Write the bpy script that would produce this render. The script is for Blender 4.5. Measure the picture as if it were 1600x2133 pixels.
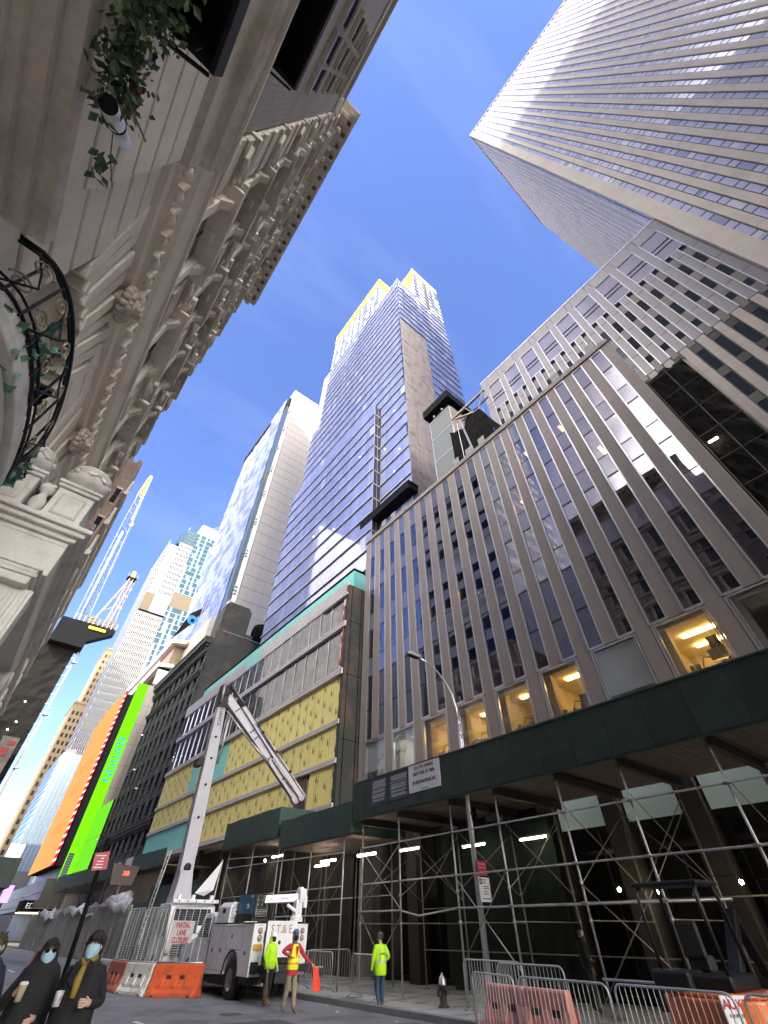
import bpy, bmesh, math, random
from mathutils import Vector, Matrix
random.seed(7)
for _o in list(bpy.data.objects): bpy.data.objects.remove(_o, do_unlink=True)
SC = bpy.context.scene
COL = SC.collection
# world axes: X = north (right side of the street), Y = west (down the street), Z = up, metres
# ---------------------------------------------------------------- camera
R_ = math.radians
cam = bpy.data.objects.new('camera', bpy.data.cameras.new('camera'))
COL.objects.link(cam); SC.camera = cam
yaw, pitch = R_(38.831), R_(45.099)
_f = Vector((math.sin(yaw)*math.cos(pitch), math.cos(yaw)*math.cos(pitch), math.sin(pitch)))
_r = Vector((math.cos(yaw), -math.sin(yaw), 0)); _u = _r.cross(_f)
cam.matrix_world = Matrix(((_r.x,_u.x,-_f.x,0),(_r.y,_u.y,-_f.y,0),(_r.z,_u.z,-_f.z,1.85),(0,0,0,1)))
cam.data.sensor_fit = 'HORIZONTAL'; cam.data.sensor_width = 36; cam.data.lens = 19.512
cam.data.clip_end = 3000; cam.data.clip_start = .05
SC.cycles.max_bounces = 10; SC.cycles.diffuse_bounces = 6; SC.cycles.glossy_bounces = 5; SC.cycles.transparent_max_bounces = 12; SC.cycles.sample_clamp_indirect = 8
SC.render.resolution_x = 768; SC.render.resolution_y = 1024
# ---------------------------------------------------------------- sky, sun, exposure
SUN_EL = R_(37.0); SUN_DIR = Vector((-math.cos(R_(43))*math.cos(SUN_EL), -math.sin(R_(43))*math.cos(SUN_EL), math.sin(SUN_EL)))
CLOUD_FILL = 38.0  # brightness of the added cloud, raised to fill the shaded street
W = bpy.data.worlds.new('World'); SC.world = W; W.use_nodes = True
_nt = W.node_tree; _bg = _nt.nodes['Background']
_sky = _nt.nodes.new('ShaderNodeTexSky'); _sky.sky_type = 'NISHITA'; _sky.sun_disc = False
_sky.sun_elevation = SUN_EL; _sky.sun_rotation = math.atan2(SUN_DIR.x, SUN_DIR.y)
_sky.air_density = 0.8; _sky.dust_density = 0.4; _sky.ozone_density = 3.5; _sky.altitude = 20
def _w(t,**k):
    n=_nt.nodes.new(t)
    for a,b in k.items(): setattr(n,a,b)
    return n
_tc=_w('ShaderNodeTexCoord').outputs['Generated']      # world direction
_tint=_w('ShaderNodeMix',data_type='RGBA',blend_type='MULTIPLY'); _tint.inputs[0].default_value=1; _tint.inputs[7].default_value=(.84,.82,1.03,1); _nt.links.new(_sky.outputs[0],_tint.inputs[6])
# bright south-east cloud and veil added out of view as fill light, thin wisps elsewhere
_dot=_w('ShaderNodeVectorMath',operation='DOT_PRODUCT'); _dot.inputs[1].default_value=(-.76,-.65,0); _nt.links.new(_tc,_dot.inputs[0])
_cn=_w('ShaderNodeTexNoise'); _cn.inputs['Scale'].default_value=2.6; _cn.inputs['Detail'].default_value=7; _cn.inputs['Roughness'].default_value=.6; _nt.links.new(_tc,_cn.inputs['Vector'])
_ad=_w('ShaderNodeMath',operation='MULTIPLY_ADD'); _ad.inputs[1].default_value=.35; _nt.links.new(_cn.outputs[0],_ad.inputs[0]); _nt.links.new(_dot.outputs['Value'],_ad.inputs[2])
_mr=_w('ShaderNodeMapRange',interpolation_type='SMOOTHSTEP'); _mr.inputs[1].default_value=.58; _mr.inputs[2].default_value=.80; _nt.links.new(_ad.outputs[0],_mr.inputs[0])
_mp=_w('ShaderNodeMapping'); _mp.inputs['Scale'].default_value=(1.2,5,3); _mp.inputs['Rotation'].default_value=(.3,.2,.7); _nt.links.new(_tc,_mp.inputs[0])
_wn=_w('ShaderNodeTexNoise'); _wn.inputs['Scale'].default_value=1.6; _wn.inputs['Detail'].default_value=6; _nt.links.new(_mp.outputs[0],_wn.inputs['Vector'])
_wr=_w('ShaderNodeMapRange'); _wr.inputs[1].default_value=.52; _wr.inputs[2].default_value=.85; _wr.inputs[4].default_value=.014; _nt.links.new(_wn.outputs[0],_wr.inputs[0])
_mw=_w('ShaderNodeMix',data_type='RGBA'); _nt.links.new(_wr.outputs[0],_mw.inputs[0]); _nt.links.new(_tint.outputs[2],_mw.inputs[6]); _mw.inputs[7].default_value=(CLOUD_FILL*.5,CLOUD_FILL*.5,CLOUD_FILL*.52,1)
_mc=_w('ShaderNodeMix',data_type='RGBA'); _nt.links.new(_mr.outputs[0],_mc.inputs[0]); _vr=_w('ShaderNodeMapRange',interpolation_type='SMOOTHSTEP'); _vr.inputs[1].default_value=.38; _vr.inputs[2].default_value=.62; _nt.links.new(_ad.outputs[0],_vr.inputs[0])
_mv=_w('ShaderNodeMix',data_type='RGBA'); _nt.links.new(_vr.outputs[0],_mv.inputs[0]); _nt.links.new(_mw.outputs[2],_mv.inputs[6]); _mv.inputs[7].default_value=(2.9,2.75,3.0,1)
_nt.links.new(_mv.outputs[2],_mc.inputs[6]); _mc.inputs[7].default_value=(CLOUD_FILL*1.04,CLOUD_FILL*1.0,CLOUD_FILL*.92,1)
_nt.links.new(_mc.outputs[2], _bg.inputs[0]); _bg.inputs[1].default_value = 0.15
_l = bpy.data.lights.new('sun', 'SUN'); _l.energy = 2.9; _l.angle = R_(.53); _l.color = (1, .93, .80)
sun = bpy.data.objects.new('sun', _l); COL.objects.link(sun); sun.rotation_euler = SUN_DIR.to_track_quat('Z', 'Y').to_euler()
SC.view_settings.view_transform = 'Standard'; SC.view_settings.look = 'None'; SC.view_settings.gamma = 1; SC.view_settings.exposure = 1.72
# ---------------------------------------------------------------- mesh helper
class MB:
    def __init__(s): s.v=[]; s.f=[]; s.mi=[]; s.m=0; s.sm=[]; s.smooth=False
    def add(s, vs, fs):
        b=len(s.v); s.v += [tuple(p) for p in vs]
        for f in fs: s.f.append([b+i for i in f]); s.mi.append(s.m); s.sm.append(s.smooth)
        return s
    def hexa(s, p):   # 4 bottom ccw then 4 top
        return s.add(p, [(3,2,1,0),(4,5,6,7),(0,1,5,4),(1,2,6,5),(2,3,7,6),(3,0,4,7)])
    def box(s, x0,x1,y0,y1,z0,z1):
        if x0>x1:x0,x1=x1,x0
        if y0>y1:y0,y1=y1,y0
        if z0>z1:z0,z1=z1,z0
        return s.hexa([(x0,y0,z0),(x1,y0,z0),(x1,y1,z0),(x0,y1,z0),(x0,y0,z1),(x1,y0,z1),(x1,y1,z1),(x0,y1,z1)])
    def quad(s, *p): return s.add(p, [tuple(range(len(p)))])
    def prism(s, pts, ax, a0, a1):   # polygon in the plane across axis ax
        n=len(pts); g={'x':lambda p,a:(a,p[0],p[1]),'y':lambda p,a:(p[0],a,p[1]),'z':lambda p,a:(p[0],p[1],a)}[ax]
        return s.add([g(p,a0) for p in pts]+[g(p,a1) for p in pts],
            [tuple(range(n))[::-1], tuple(range(n,2*n))]+[(i,(i+1)%n,n+(i+1)%n,n+i) for i in range(n)])
    def tube(s, pts, r, n=8, cap=True):
        pts=[Vector(p) for p in pts]; rs = r if isinstance(r,(list,tuple)) else [r]*len(pts)
        vs=[]; k=len(pts); ref=None
        for i,p in enumerate(pts):
            d=(pts[min(i+1,k-1)]-pts[max(i-1,0)]).normalized()
            if ref is None:
                ref = Vector((0,0,1)) if abs(d.z)<.9 else Vector((1,0,0))
            u=d.cross(ref).normalized(); w=u.cross(d).normalized(); ref=w
            for j in range(n):
                a=2*math.pi*j/n; vs.append(p+(u*math.cos(a)+w*math.sin(a))*rs[i])
        fs=[(i*n+j,(i+1)*n+j,(i+1)*n+(j+1)%n,i*n+(j+1)%n) for i in range(k-1) for j in range(n)]
        o=s.smooth; s.smooth = n>6; b0=len(s.v); s.add(vs, fs); s.smooth=False
        if cap:
            for f in (range(n), range((k-1)*n, k*n)): s.f.append([b0+j for j in f]); s.mi.append(s.m); s.sm.append(False)
        s.smooth=o
        return s
    def bar(s, a, b, w, h=None):   # square bar
        h=h or w; a=Vector(a); b=Vector(b); d=(b-a).normalized()
        ref=Vector((0,0,1)) if abs(d.z)<.95 else Vector((1,0,0)); u=d.cross(ref).normalized()*w/2; t=u.cross(d).normalized()*h/2
        return s.hexa([a-u-t,a+u-t,b+u-t,b-u-t,a-u+t,a+u+t,b+u+t,b-u+t])
    def lathe(s, prof, c, n=20, ax='z', a0=0, a1=2*math.pi):
        full = abs(a1-a0-2*math.pi)<1e-6; k=n if full else n+1; vs=[]
        for r,h in prof:
            for j in range(k):
                a=a0+(a1-a0)*j/n; p=(r*math.cos(a), r*math.sin(a), h)
                if ax=='y': p=(p[0],p[2],p[1])
                if ax=='x': p=(p[2],p[0],p[1])
                vs.append((c[0]+p[0],c[1]+p[1],c[2]+p[2]))
        fs=[(i*k+j,i*k+(j+1)%k,(i+1)*k+(j+1)%k,(i+1)*k+j) for i in range(len(prof)-1) for j in range(n if full else n)]
        o=s.smooth; s.smooth=True; s.add(vs, fs); s.smooth=o
        return s
    def ball(s, c, r, n=10, m=7):
        rx,ry,rz = r if isinstance(r,(tuple,list)) else (r,r,r)
        vs=[(c[0]+rx*math.sin(math.pi*i/m)*math.cos(2*math.pi*j/n), c[1]+ry*math.sin(math.pi*i/m)*math.sin(2*math.pi*j/n), c[2]+rz*math.cos(math.pi*i/m)) for i in range(m+1) for j in range(n)]
        o=s.smooth; s.smooth=True
        s.add(vs,[(i*n+j,(i+1)*n+j,(i+1)*n+(j+1)%n,i*n+(j+1)%n) for i in range(m) for j in range(n)]); s.smooth=o
        return s
    def xf(s, M, i0=0):
        s.v[i0:] = [tuple(M @ Vector(p)) for p in s.v[i0:]]; return s
def wloc(o):
    v=Vector((0,0,0))
    while o: v = v + o.location; o=o.parent
    return v
def obj(name, mb, mats, parent=None, loc=None, bevel=0, seg=2, sub=0, recalc=True):
    """link the mesh as ONE object; coordinates are world ones, re-based on the parent's (or own) base point"""
    me=bpy.data.meshes.new(name)
    base = wloc(parent) if parent else Vector(loc or (0,0,0))
    me.from_pydata([tuple(Vector(p)-base) for p in mb.v], [], mb.f)
    for m in (mats if isinstance(mats,(list,tuple)) else [mats]): me.materials.append(m)
    me.polygons.foreach_set('material_index', mb.mi); me.polygons.foreach_set('use_smooth', mb.sm)
    if recalc:
        bm=bmesh.new(); bm.from_mesh(me); bmesh.ops.recalc_face_normals(bm, faces=bm.faces[:]); bm.to_mesh(me); bm.free()
    me.update()
    o=bpy.data.objects.new(name, me); COL.objects.link(o)
    if parent: o.parent=parent
    elif loc: o.location=loc
    if bevel:
        b=o.modifiers.new('bevel','BEVEL'); b.width=bevel; b.segments=seg; b.limit_method='ANGLE'; b.angle_limit=R_(40)
    if sub:
        b=o.modifiers.new('sub','SUBSURF'); b.levels=sub; b.render_levels=sub
    return o
def thing(name, label, cat, loc=(0,0,0), group=None, rz=0):
    o=bpy.data.objects.new(name,None); COL.objects.link(o); o.location=loc; o.rotation_euler.z=rz
    o.empty_display_size=.2
    return tag(o,label,cat,group)
def tag(o,label,cat,group=None):
    o['label']=label; o['category']=cat
    if group: o['group']=group
    return o
def struct(o): o['kind']='structure'; return o
def dup(root, loc, rz=0, label=None, group=None):
    r=root.copy(); COL.objects.link(r); r.location=loc; r.rotation_euler.z=rz
    if label: r['label']=label
    if group: r['group']=group
    for ch in list(root.children):
        c=ch.copy(); COL.objects.link(c); c.parent=r
        for g in ch.children:
            d=g.copy(); COL.objects.link(d); d.parent=c
    return r
def text(name, s, size, org, right, up, mat, parent=None, ext=.002, align='CENTER', xs=1.0, bold=0, spacing=1.0):
    cu=bpy.data.curves.new('t','FONT'); cu.body=s; cu.size=size; cu.align_x=align; cu.align_y='CENTER'; cu.extrude=ext; cu.offset=bold; cu.space_character=spacing; cu.resolution_u=3
    t=bpy.data.objects.new('t',cu); COL.objects.link(t); bpy.context.view_layer.update()
    me=bpy.data.meshes.new_from_object(t.evaluated_get(bpy.context.evaluated_depsgraph_get()))
    bpy.data.objects.remove(t); bpy.data.curves.remove(cu)
    r=Vector(right).normalized(); u=Vector(up).normalized(); n=r.cross(u); base=wloc(parent) if parent else Vector((0,0,0))
    O=Vector(org)-base
    for v in me.vertices: v.co = O + r*v.co.x*xs + u*v.co.y + n*v.co.z
    me.materials.clear(); me.materials.append(mat); me.name=name
    o=bpy.data.objects.new(name,me); COL.objects.link(o)
    if parent: o.parent=parent
    return o
# ---------------------------------------------------------------- materials
def _new(name):
    m=bpy.data.materials.new(name); m.use_nodes=True; nt=m.node_tree
    return m, nt, nt.nodes['Principled BSDF'], nt.nodes['Material Output']
def _n(nt, t, **kw):
    n=nt.nodes.new(t)
    for k,v in kw.items():
        if k in n.bl_rna.properties: setattr(n,k,v)
    return n
def _noise(nt, vec, scale, detail=4, rough=.55):
    n=_n(nt,'ShaderNodeTexNoise'); n.inputs['Scale'].default_value=scale; n.inputs['Detail'].default_value=detail; n.inputs['Roughness'].default_value=rough
    nt.links.new(vec, n.inputs['Vector']); return n.outputs[0]
def _mix(nt, fac, a, b, blend='MIX'):
    n=_n(nt,'ShaderNodeMix'); n.data_type='RGBA'; n.blend_type=blend
    for i,v in ((0,fac),(6,a),(7,b)):
        if hasattr(v,'links') : nt.links.new(v,n.inputs[i])
        else: n.inputs[i].default_value = v if i==0 else (*v[:3],1)
    return n.outputs[2]
def _ramp(nt, v, a, b):
    n=_n(nt,'ShaderNodeMapRange'); n.inputs[1].default_value=a; n.inputs[2].default_value=b; nt.links.new(v,n.inputs[0]); return n.outputs[0]
def M(name, col, rough=.7, metal=0, var=.12, scale=1.5, bump=0, bscale=30, streak=0, ior=1.45, coat=0, dirt=None, dscale=.6, spec=.5):
    """plain surface with large and small tone variation, optional vertical streaks, stains and bump"""
    m,nt,b,out=_new(name); L=nt.links
    tc=_n(nt,'ShaderNodeTexCoord').outputs['Object']
    c0=tuple(max(0,x*(1-var)) for x in col); c1=tuple(min(1,x*(1+var)) for x in col)
    c=_mix(nt, _ramp(nt,_noise(nt,tc,scale,6,.65),.3,.7), c0, c1)
    if var: c=_mix(nt, .35, c, _mix(nt,_ramp(nt,_noise(nt,tc,scale*14,3),.35,.65),c0,c1))
    if streak:
        mp=_n(nt,'ShaderNodeMapping'); mp.inputs['Scale'].default_value=(3,3,.12); L.new(tc,mp.inputs[0])
        s=_ramp(nt,_noise(nt,mp.outputs[0],1.2,5,.6),.5,.75); mu=_n(nt,'ShaderNodeMath',operation='MULTIPLY'); L.new(s,mu.inputs[0]); mu.inputs[1].default_value=streak
        c=_mix(nt, mu.outputs[0], c, tuple(x*.45 for x in col))
    if dirt:
        s=_ramp(nt,_noise(nt,tc,dscale,7,.7),.5,.66); c=_mix(nt,s,c,dirt)
    L.new(c,b.inputs['Base Color']); b.inputs['Metallic'].default_value=metal; b.inputs['IOR'].default_value=ior; b.inputs['Specular IOR Level'].default_value=spec
    r=_n(nt,'ShaderNodeMapRange'); L.new(_noise(nt,tc,scale*5,4),r.inputs[0]); r.inputs[3].default_value=max(.02,rough-.1); r.inputs[4].default_value=min(1,rough+.1); L.new(r.outputs[0],b.inputs['Roughness'])
    if coat: b.inputs['Coat Weight'].default_value=coat; b.inputs['Coat Roughness'].default_value=.1
    if bump:
        bn=_n(nt,'ShaderNodeBump'); bn.inputs['Strength'].default_value=bump; bn.inputs['Distance'].default_value=.02
        L.new(_noise(nt,tc,bscale,5,.6),bn.inputs['Height']); L.new(bn.outputs[0],b.inputs['Normal'])
    return m
def EM(name, col, s):
    m,nt,b,out=_new(name); b.inputs['Base Color'].default_value=(*[x*.04 for x in col],1); b.inputs['Specular IOR Level'].default_value=.1; b.inputs['Emission Color'].default_value=(*col,1); b.inputs['Emission Strength'].default_value=s; b.inputs['Roughness'].default_value=.6
    return m
def GL(name, dark, refl, tint=(1,1,1), rough=.015, wav=.0, wscale=.35, clear=0, var=.0, slope=.35):
    """window glass: mirror part (refl at normal incidence, more when grazing) over a dark body, or over clear glass"""
    m,nt,b,out=_new(name); L=nt.links; nt.nodes.remove(b)
    tc=_n(nt,'ShaderNodeTexCoord').outputs['Object']
    g=_n(nt,'ShaderNodeBsdfGlossy'); g.inputs['Color'].default_value=(*tint,1); g.inputs['Roughness'].default_value=rough
    if clear:
        d=_n(nt,'ShaderNodeBsdfTransparent'); d.inputs[0].default_value=(*[x for x in dark],1)
    else:
        d=_n(nt,'ShaderNodeBsdfDiffuse'); d.inputs[0].default_value=(*dark,1)
        if var: L.new(_mix(nt,_ramp(nt,_noise(nt,tc,.8,3),.4,.6),tuple(x*(1-var) for x in dark),tuple(x*(1+var) for x in dark)),d.inputs[0])
    fr=_n(nt,'ShaderNodeLayerWeight'); fr.inputs[0].default_value=.35
    mr=_n(nt,'ShaderNodeMapRange'); L.new(fr.outputs['Fresnel'],mr.inputs[0]); mr.inputs[3].default_value=refl; mr.inputs[4].default_value=min(1,refl+slope)
    mx=_n(nt,'ShaderNodeMixShader'); L.new(mr.outputs[0],mx.inputs[0]); L.new(d.outputs[0],mx.inputs[1]); L.new(g.outputs[0],mx.inputs[2]); L.new(mx.outputs[0],out.inputs[0])
    if wav:
        bn=_n(nt,'ShaderNodeBump'); bn.inputs['Strength'].default_value=wav; bn.inputs['Distance'].default_value=.05
        L.new(_noise(nt,tc,wscale,2,.4),bn.inputs['Height']); L.new(bn.outputs[0],g.inputs['Normal'])
    return m
def BRICK(name, c1, c2, mortar, size=1.0, rough=.85, bump=.4, bw=.22, bh=.075, ms=.012):
    m,nt,b,out=_new(name); L=nt.links
    tc=_n(nt,'ShaderNodeTexCoord').outputs['Object']; sp=_n(nt,'ShaderNodeSeparateXYZ'); L.new(tc,sp.inputs[0])
    ad=_n(nt,'ShaderNodeMath',operation='ADD'); L.new(sp.outputs[0],ad.inputs[0]); L.new(sp.outputs[1],ad.inputs[1])
    cb=_n(nt,'ShaderNodeCombineXYZ'); L.new(ad.outputs[0],cb.inputs[0]); L.new(sp.outputs[2],cb.inputs[1])
    t=_n(nt,'ShaderNodeTexBrick'); L.new(cb.outputs[0],t.inputs[0])
    t.inputs['Color1'].default_value=(*c1,1); t.inputs['Color2'].default_value=(*c2,1); t.inputs['Mortar'].default_value=(*mortar,1)
    t.inputs['Scale'].default_value=1/size; t.inputs['Mortar Size'].default_value=ms; t.inputs['Brick Width'].default_value=bw; t.inputs['Row Height'].default_value=bh
    c=_mix(nt,_ramp(nt,_noise(nt,tc,.5,6,.7),.35,.75),t.outputs[0],tuple(x*.55 for x in c1))
    L.new(c,b.inputs['Base Color']); b.inputs['Roughness'].default_value=rough
    bn=_n(nt,'ShaderNodeBump'); bn.inputs['Strength'].default_value=bump; bn.inputs['Distance'].default_value=.01; bn.invert=True
    L.new(t.outputs[1],bn.inputs['Height']); L.new(bn.outputs[0],b.inputs['Normal'])
    return m
# ---------------------------------------------------------------- material list
m_asphalt=M('asphalt',(.20,.20,.215),.85,var=.22,scale=.8,bump=.5,bscale=90,dirt=(.11,.11,.115),dscale=.35)
m_walk=M('sidewalk concrete',(.42,.41,.39),.85,var=.15,scale=1.2,bump=.25,bscale=60,dirt=(.16,.155,.15),dscale=.9)
m_kerb=M('kerb stone',(.24,.235,.23),.8,var=.2,scale=3,bump=.3)
m_line=M('road paint',(.70,.70,.68),.7,var=.2,scale=6,dirt=(.25,.25,.25),dscale=4)
m_pier=M('granite pier',(.30,.25,.232),.55,var=.10,scale=1.1,bump=.05,streak=.18)
m_pier2=M('granite pier brown',(.30,.255,.235),.6,var=.16,scale=.8,streak=.3)
m_tower=M('limestone pier',(.36,.315,.28),.7,var=.10,scale=.5,streak=.18,dirt=(.31,.27,.23),dscale=.12)
m_alu=M('aluminium frame',(.58,.57,.60),.35,metal=.85,var=.06)
m_alud=M('dark bronze frame',(.05,.045,.045),.4,metal=.5)
m_panel=M('pale metal panel',(.215,.20,.21),.42,metal=.3,var=.05,scale=.7)
m_spandrel=M('brown grey spandrel',(.16,.14,.13),.3,var=.1)
g_strip=GL('office glass',(.42,.40,.39),.20,(.80,.78,.93),.012,.10,.5,clear=1,slope=.30)
g_tower=GL('tower glass',(.36,.37,.50),.13,(.80,.82,1.0),.02,.10,.4,slope=.22)
g_dark=GL('dark window glass',(.012,.013,.015),.05,(.6,.65,.8),.04,.06,slope=.15)
g_far=GL('distant window glass',(.02,.022,.026),.01,(.5,.55,.6),.2,slope=.02)
g_top=GL('mechanical floor glass',(.20,.19,.235),.13,(.8,.8,1),.06,.06,.3)
g_clear=GL('clear window glass',(.92,.93,.92),.07,(1,1,1),.01,clear=1)
g_riu=GL('blue hotel glass',(.20,.22,.38),.17,(.74,.77,1),.03,.07,.6,slope=.25)
g_riu2=GL('pale blue hotel glass',(.23,.25,.41),.16,(.76,.80,1),.05,.07,.6,slope=.25)
g_ed=GL('rippled blue glass',(.20,.22,.34),.18,(.74,.79,1),.10,.06,.5,slope=.28)
g_green=GL('green tower glass',(.025,.05,.075),.03,(.3,.4,.5),.10,.2,.4,slope=.08)
g_yellowrow=GL('grey strip glass',(.09,.095,.10),.05,(.6,.62,.68),.03,.25,.5,var=.4)
g_mirrorblue=GL('mirror blue glass',(.03,.04,.10),.55,(.75,.78,1),.01,.6,.9)
m_white=M('white panel',(.58,.575,.56),.5,var=.04,scale=.6)
m_frit=M('blue grey frit panel',(.33,.35,.48),.25,var=.05)
m_wpanel=M('off white frit',(.42,.44,.48),.3,var=.06)
m_stripe=M('striped tower stone',(.14,.14,.132),.5,var=.05)
m_edwall=M('pale grey cladding',(.31,.275,.25),.45,metal=.25,var=.07,scale=.35,streak=.12)
m_joint=M('dark joint line',(.10,.095,.10),.8)  # dark colour of joints and seams
m_conc=M('bare concrete',(.29,.245,.23),.9,var=.22,scale=.8,streak=.45,bump=.15,dirt=(.16,.13,.12),dscale=.5)
m_yelframe=M('yellow crown paint',(.80,.60,.05),.5,var=.05)
m_sheath=M('yellow sheathing board',(.86,.73,.27),.75,var=.05,scale=.7,streak=.08)
m_print=M('printed mark',(.24,.21,.08),.8)
m_teal=M('teal membrane',(.24,.66,.60),.6,var=.06,scale=.7,streak=.12)
m_grey=M('grey cement band',(.55,.51,.52),.75,var=.12,scale=1.2,streak=.25)
m_black=M('black painted brick',(.022,.022,.022),.6,var=.3,scale=1.5,bump=.4,bscale=12)
m_blackwall=M('charcoal stucco',(.035,.036,.035),.75,var=.2,scale=.6,dirt=(.09,.06,.045),dscale=.35)
m_dark=M('near black metal',(.007,.007,.008),.8,var=.2,spec=.12)
m_net=M('black debris netting',(.013,.0125,.012),.95,spec=.05,var=.6,scale=2.5,bump=.6,bscale=8)
m_greenb=M('dark green plywood repainted',(.019,.040,.033),.6,var=.25,scale=1.2,streak=.3)
m_green=M('dark green plywood',(.013,.031,.024),.55,var=.2,scale=.9,streak=.35,bump=.1,bscale=20,dirt=(.024,.042,.036),dscale=1.3)
m_green2=M('green plywood',(.028,.062,.050),.6,var=.2,scale=.9,streak=.25)
m_deck=M('weathered shed deck planks',(.15,.105,.085),.85,var=.3,scale=2,streak=.1)
m_beam=M('rusty beam',(.05,.035,.028),.7,var=.3,scale=3)
m_pipe=M('galvanised pipe',(.46,.46,.47),.42,metal=.7,var=.14,scale=5,dirt=(.30,.26,.23),dscale=2.5)
m_piped=M('weathered pipe',(.27,.235,.20),.6,metal=.45,var=.2,scale=4)
e_warm=EM('warm ceiling light',(1,.60,.14),13)
e_tube=EM('fluorescent tube',(1,.93,.72),9)
e_bulb=EM('work bulb',(1,.86,.55),30)
m_ceil=M('office ceiling',(.72,.66,.50),.85,var=.04)
m_room=M('office wall',(.50,.45,.38),.9,var=.05)
m_blind=M('white roller blind',(.72,.76,.80),.8,var=.04)
m_dkroom=M('unlit interior',(.05,.042,.036),.9,var=.3,scale=1)
m_brown=M('brown brickwork',(.20,.145,.115),.85,var=.15)
# ---------------------------------------------------------------- ground and roadway
mb=MB(); mb.box(-700,900,-500,1500,-.6,-.02); struct(obj('ground',mb,M('ground',(.14,.135,.13),.9)))
mb=MB(); mb.box(2.4,12.62,-120,420,-.02,.0); mb.box(-300,300,170,215,-.021,-.001); road=struct(obj('road',mb,m_asphalt))
mb=MB(); mb.box(12.85,19.3,-120,168,-.02,.14)
for k in range(-10,70): mb.m=1; mb.box(12.86,19.2,k*2.4,k*2.4+.018,.14,.1435)
struct(obj('sidewalk_north',mb,[m_walk,m_joint]))
mb=MB(); mb.box(12.62,12.85,-120,168,-.02,.15); struct(obj('kerb_north',mb,m_kerb,bevel=.02))
mb=MB(); mb.box(-2.6,2.2,-120,168,-.02,.14); struct(obj('sidewalk_south',mb,m_walk))
mb=MB(); mb.box(2.2,2.4,-120,168,-.02,.15); struct(obj('kerb_south',mb,m_kerb,bevel=.02))
mb=MB()
for k in range(14): mb.box(6.1,6.25,16.3+9.2*k,19.0+9.2*k,.0,.004)
mb.box(9.55,9.65,6,13.4,.0,.004)
obj('lane_marking',mb,m_line,road)
# ================================================================ NORTH SIDE
# ---------------------------------------------------------------- office block with narrow strips (front block)
B=thing('office_building','brown grey stone office block of narrow window strips standing over the dark green sidewalk shed','office block',(18.5,12,0))
m_int=M('dim office interior',(.34,.28,.22),.9,var=.3,scale=.6); brnd=random.Random(12); g_span=GL('lavender spandrel glass',(.17,.165,.22),.13,(.85,.85,1),.03,.06,.5,slope=.25); m_blindg=M('grey office blind',(.34,.32,.33),.9,var=.1)
XF=18.5; yL=lambda k:24.93-2.82*k
ZL=[12.87,15.3,16.72,19.1,20.57,22.95,24.4,26.7]
for k in range(9):
    for j in range(2):
        a=yL(k)-1.41*j+.03; b=a-.72
        mb=MB(); mb.m=0; mb.box(XF+.03,XF+.05,b,a,10.9,28.75)
        mb.m=1
        for e in (a,b): mb.box(XF-.06,XF+.1,e-.03,e+.03,10.82,28.85)
        mb.box(XF-.05,XF+.1,b+.03,a-.03,28.75,28.85); mb.box(XF-.06,XF+.1,b+.03,a-.03,10.78,10.9)
        mb.m=2
        for z in ZL: mb.box(XF+.0,XF+.09,b+.03,a-.03,z-.035,z+.035)
        mb.m=3
        for f in range(5):
            t=brnd.random()
            if t<.45: mb.box(XF+.13,XF+.14,b+.05,a-.05,15.2+3.85*f-.1-2.2*brnd.choice((.3,.5,.8,1)),15.2+3.85*f-.1)
        mb.m=4
        for z0_,z1_ in ((15.34,16.68),(19.14,20.53),(22.99,24.36),(26.74,28.74)): mb.box(XF+.012,XF+.03,b+.03,a-.03,z0_,z1_)
        obj('window_strip',mb,[g_strip,m_alu,m_alud,m_blindg,g_span],B)
# piers (wide ones between bays run full height, narrow ones start above the large windows)
pw=[]
for k in range(9):
    pw.append((yL(k)-.69-.035,yL(k)-1.38+.035,10.80))
    if k<8: pw.append((yL(k)-2.10-.035,yL(k+1)+.03+.035,6.55))
pw += [(25.68,24.995,5.9),(.235,-.34,5.9)]
for a,b,z0 in pw:
    mb=MB(); mb.box(XF-.04,XF+.3,b,a,z0,28.9); mb.m=1
    for z in (6.2,10.78,13.4,16.0,18.6,21.2,23.8,26.4):
        if z>z0: mb.box(XF-.042,XF+.1,b-.001,a+.001,z,z+.014)
    obj('pier',mb,[m_pier,m_joint],B,bevel=.015,seg=1)
mb=MB(); mb.box(XF-.17,XF+.6,-.36,25.7,28.9,29.25); obj('coping',mb,m_pier,B)
mb=MB(); mb.box(XF+.35,27,25.5,25.7,0,28.9); mb.box(XF+.35,26.9,-.36,-.2,0,28.9); mb.box(XF+.3,26.9,-.2,25.5,28.3,28.88)
mb.box(24.5,24.7,-.2,25.5,0,28.3); obj('wall',mb,m_pier2,B)
mb=MB()
for f in range(6):
    z=10.75+3.85*f if f else 11.0
    mb.box(XF+.36,24.5,-.2,25.5,z-.35+.0,z+.12)
obj('floor_slab',mb,m_int,B)
for k,j,f,ln in [(1,1,4,2.0),(2,0,4,1.2),(3,0,3,1.4),(4,1,3,1.6),(5,0,4,.8),(5,1,2,1.5),(6,0,3,1.8),(6,1,4,1.2),(7,0,3,1.6),(4,0,2,.9),(3,1,1,1.3),(2,1,1,.8),(7,1,2,1.8),(8,0,3,2.2),(5,0,1,.9)]:
    y=yL(k)-1.41*j-.33; z=11.0+3.85*f+3.38-3.85*(f==0)*0
    mb=MB(); mb.box(XF+.5,XF+.5+ln,y-.10,y+.08,z-.14,z-.06); obj('ceiling_light',mb,e_warm,B)
mb=MB()
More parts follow.
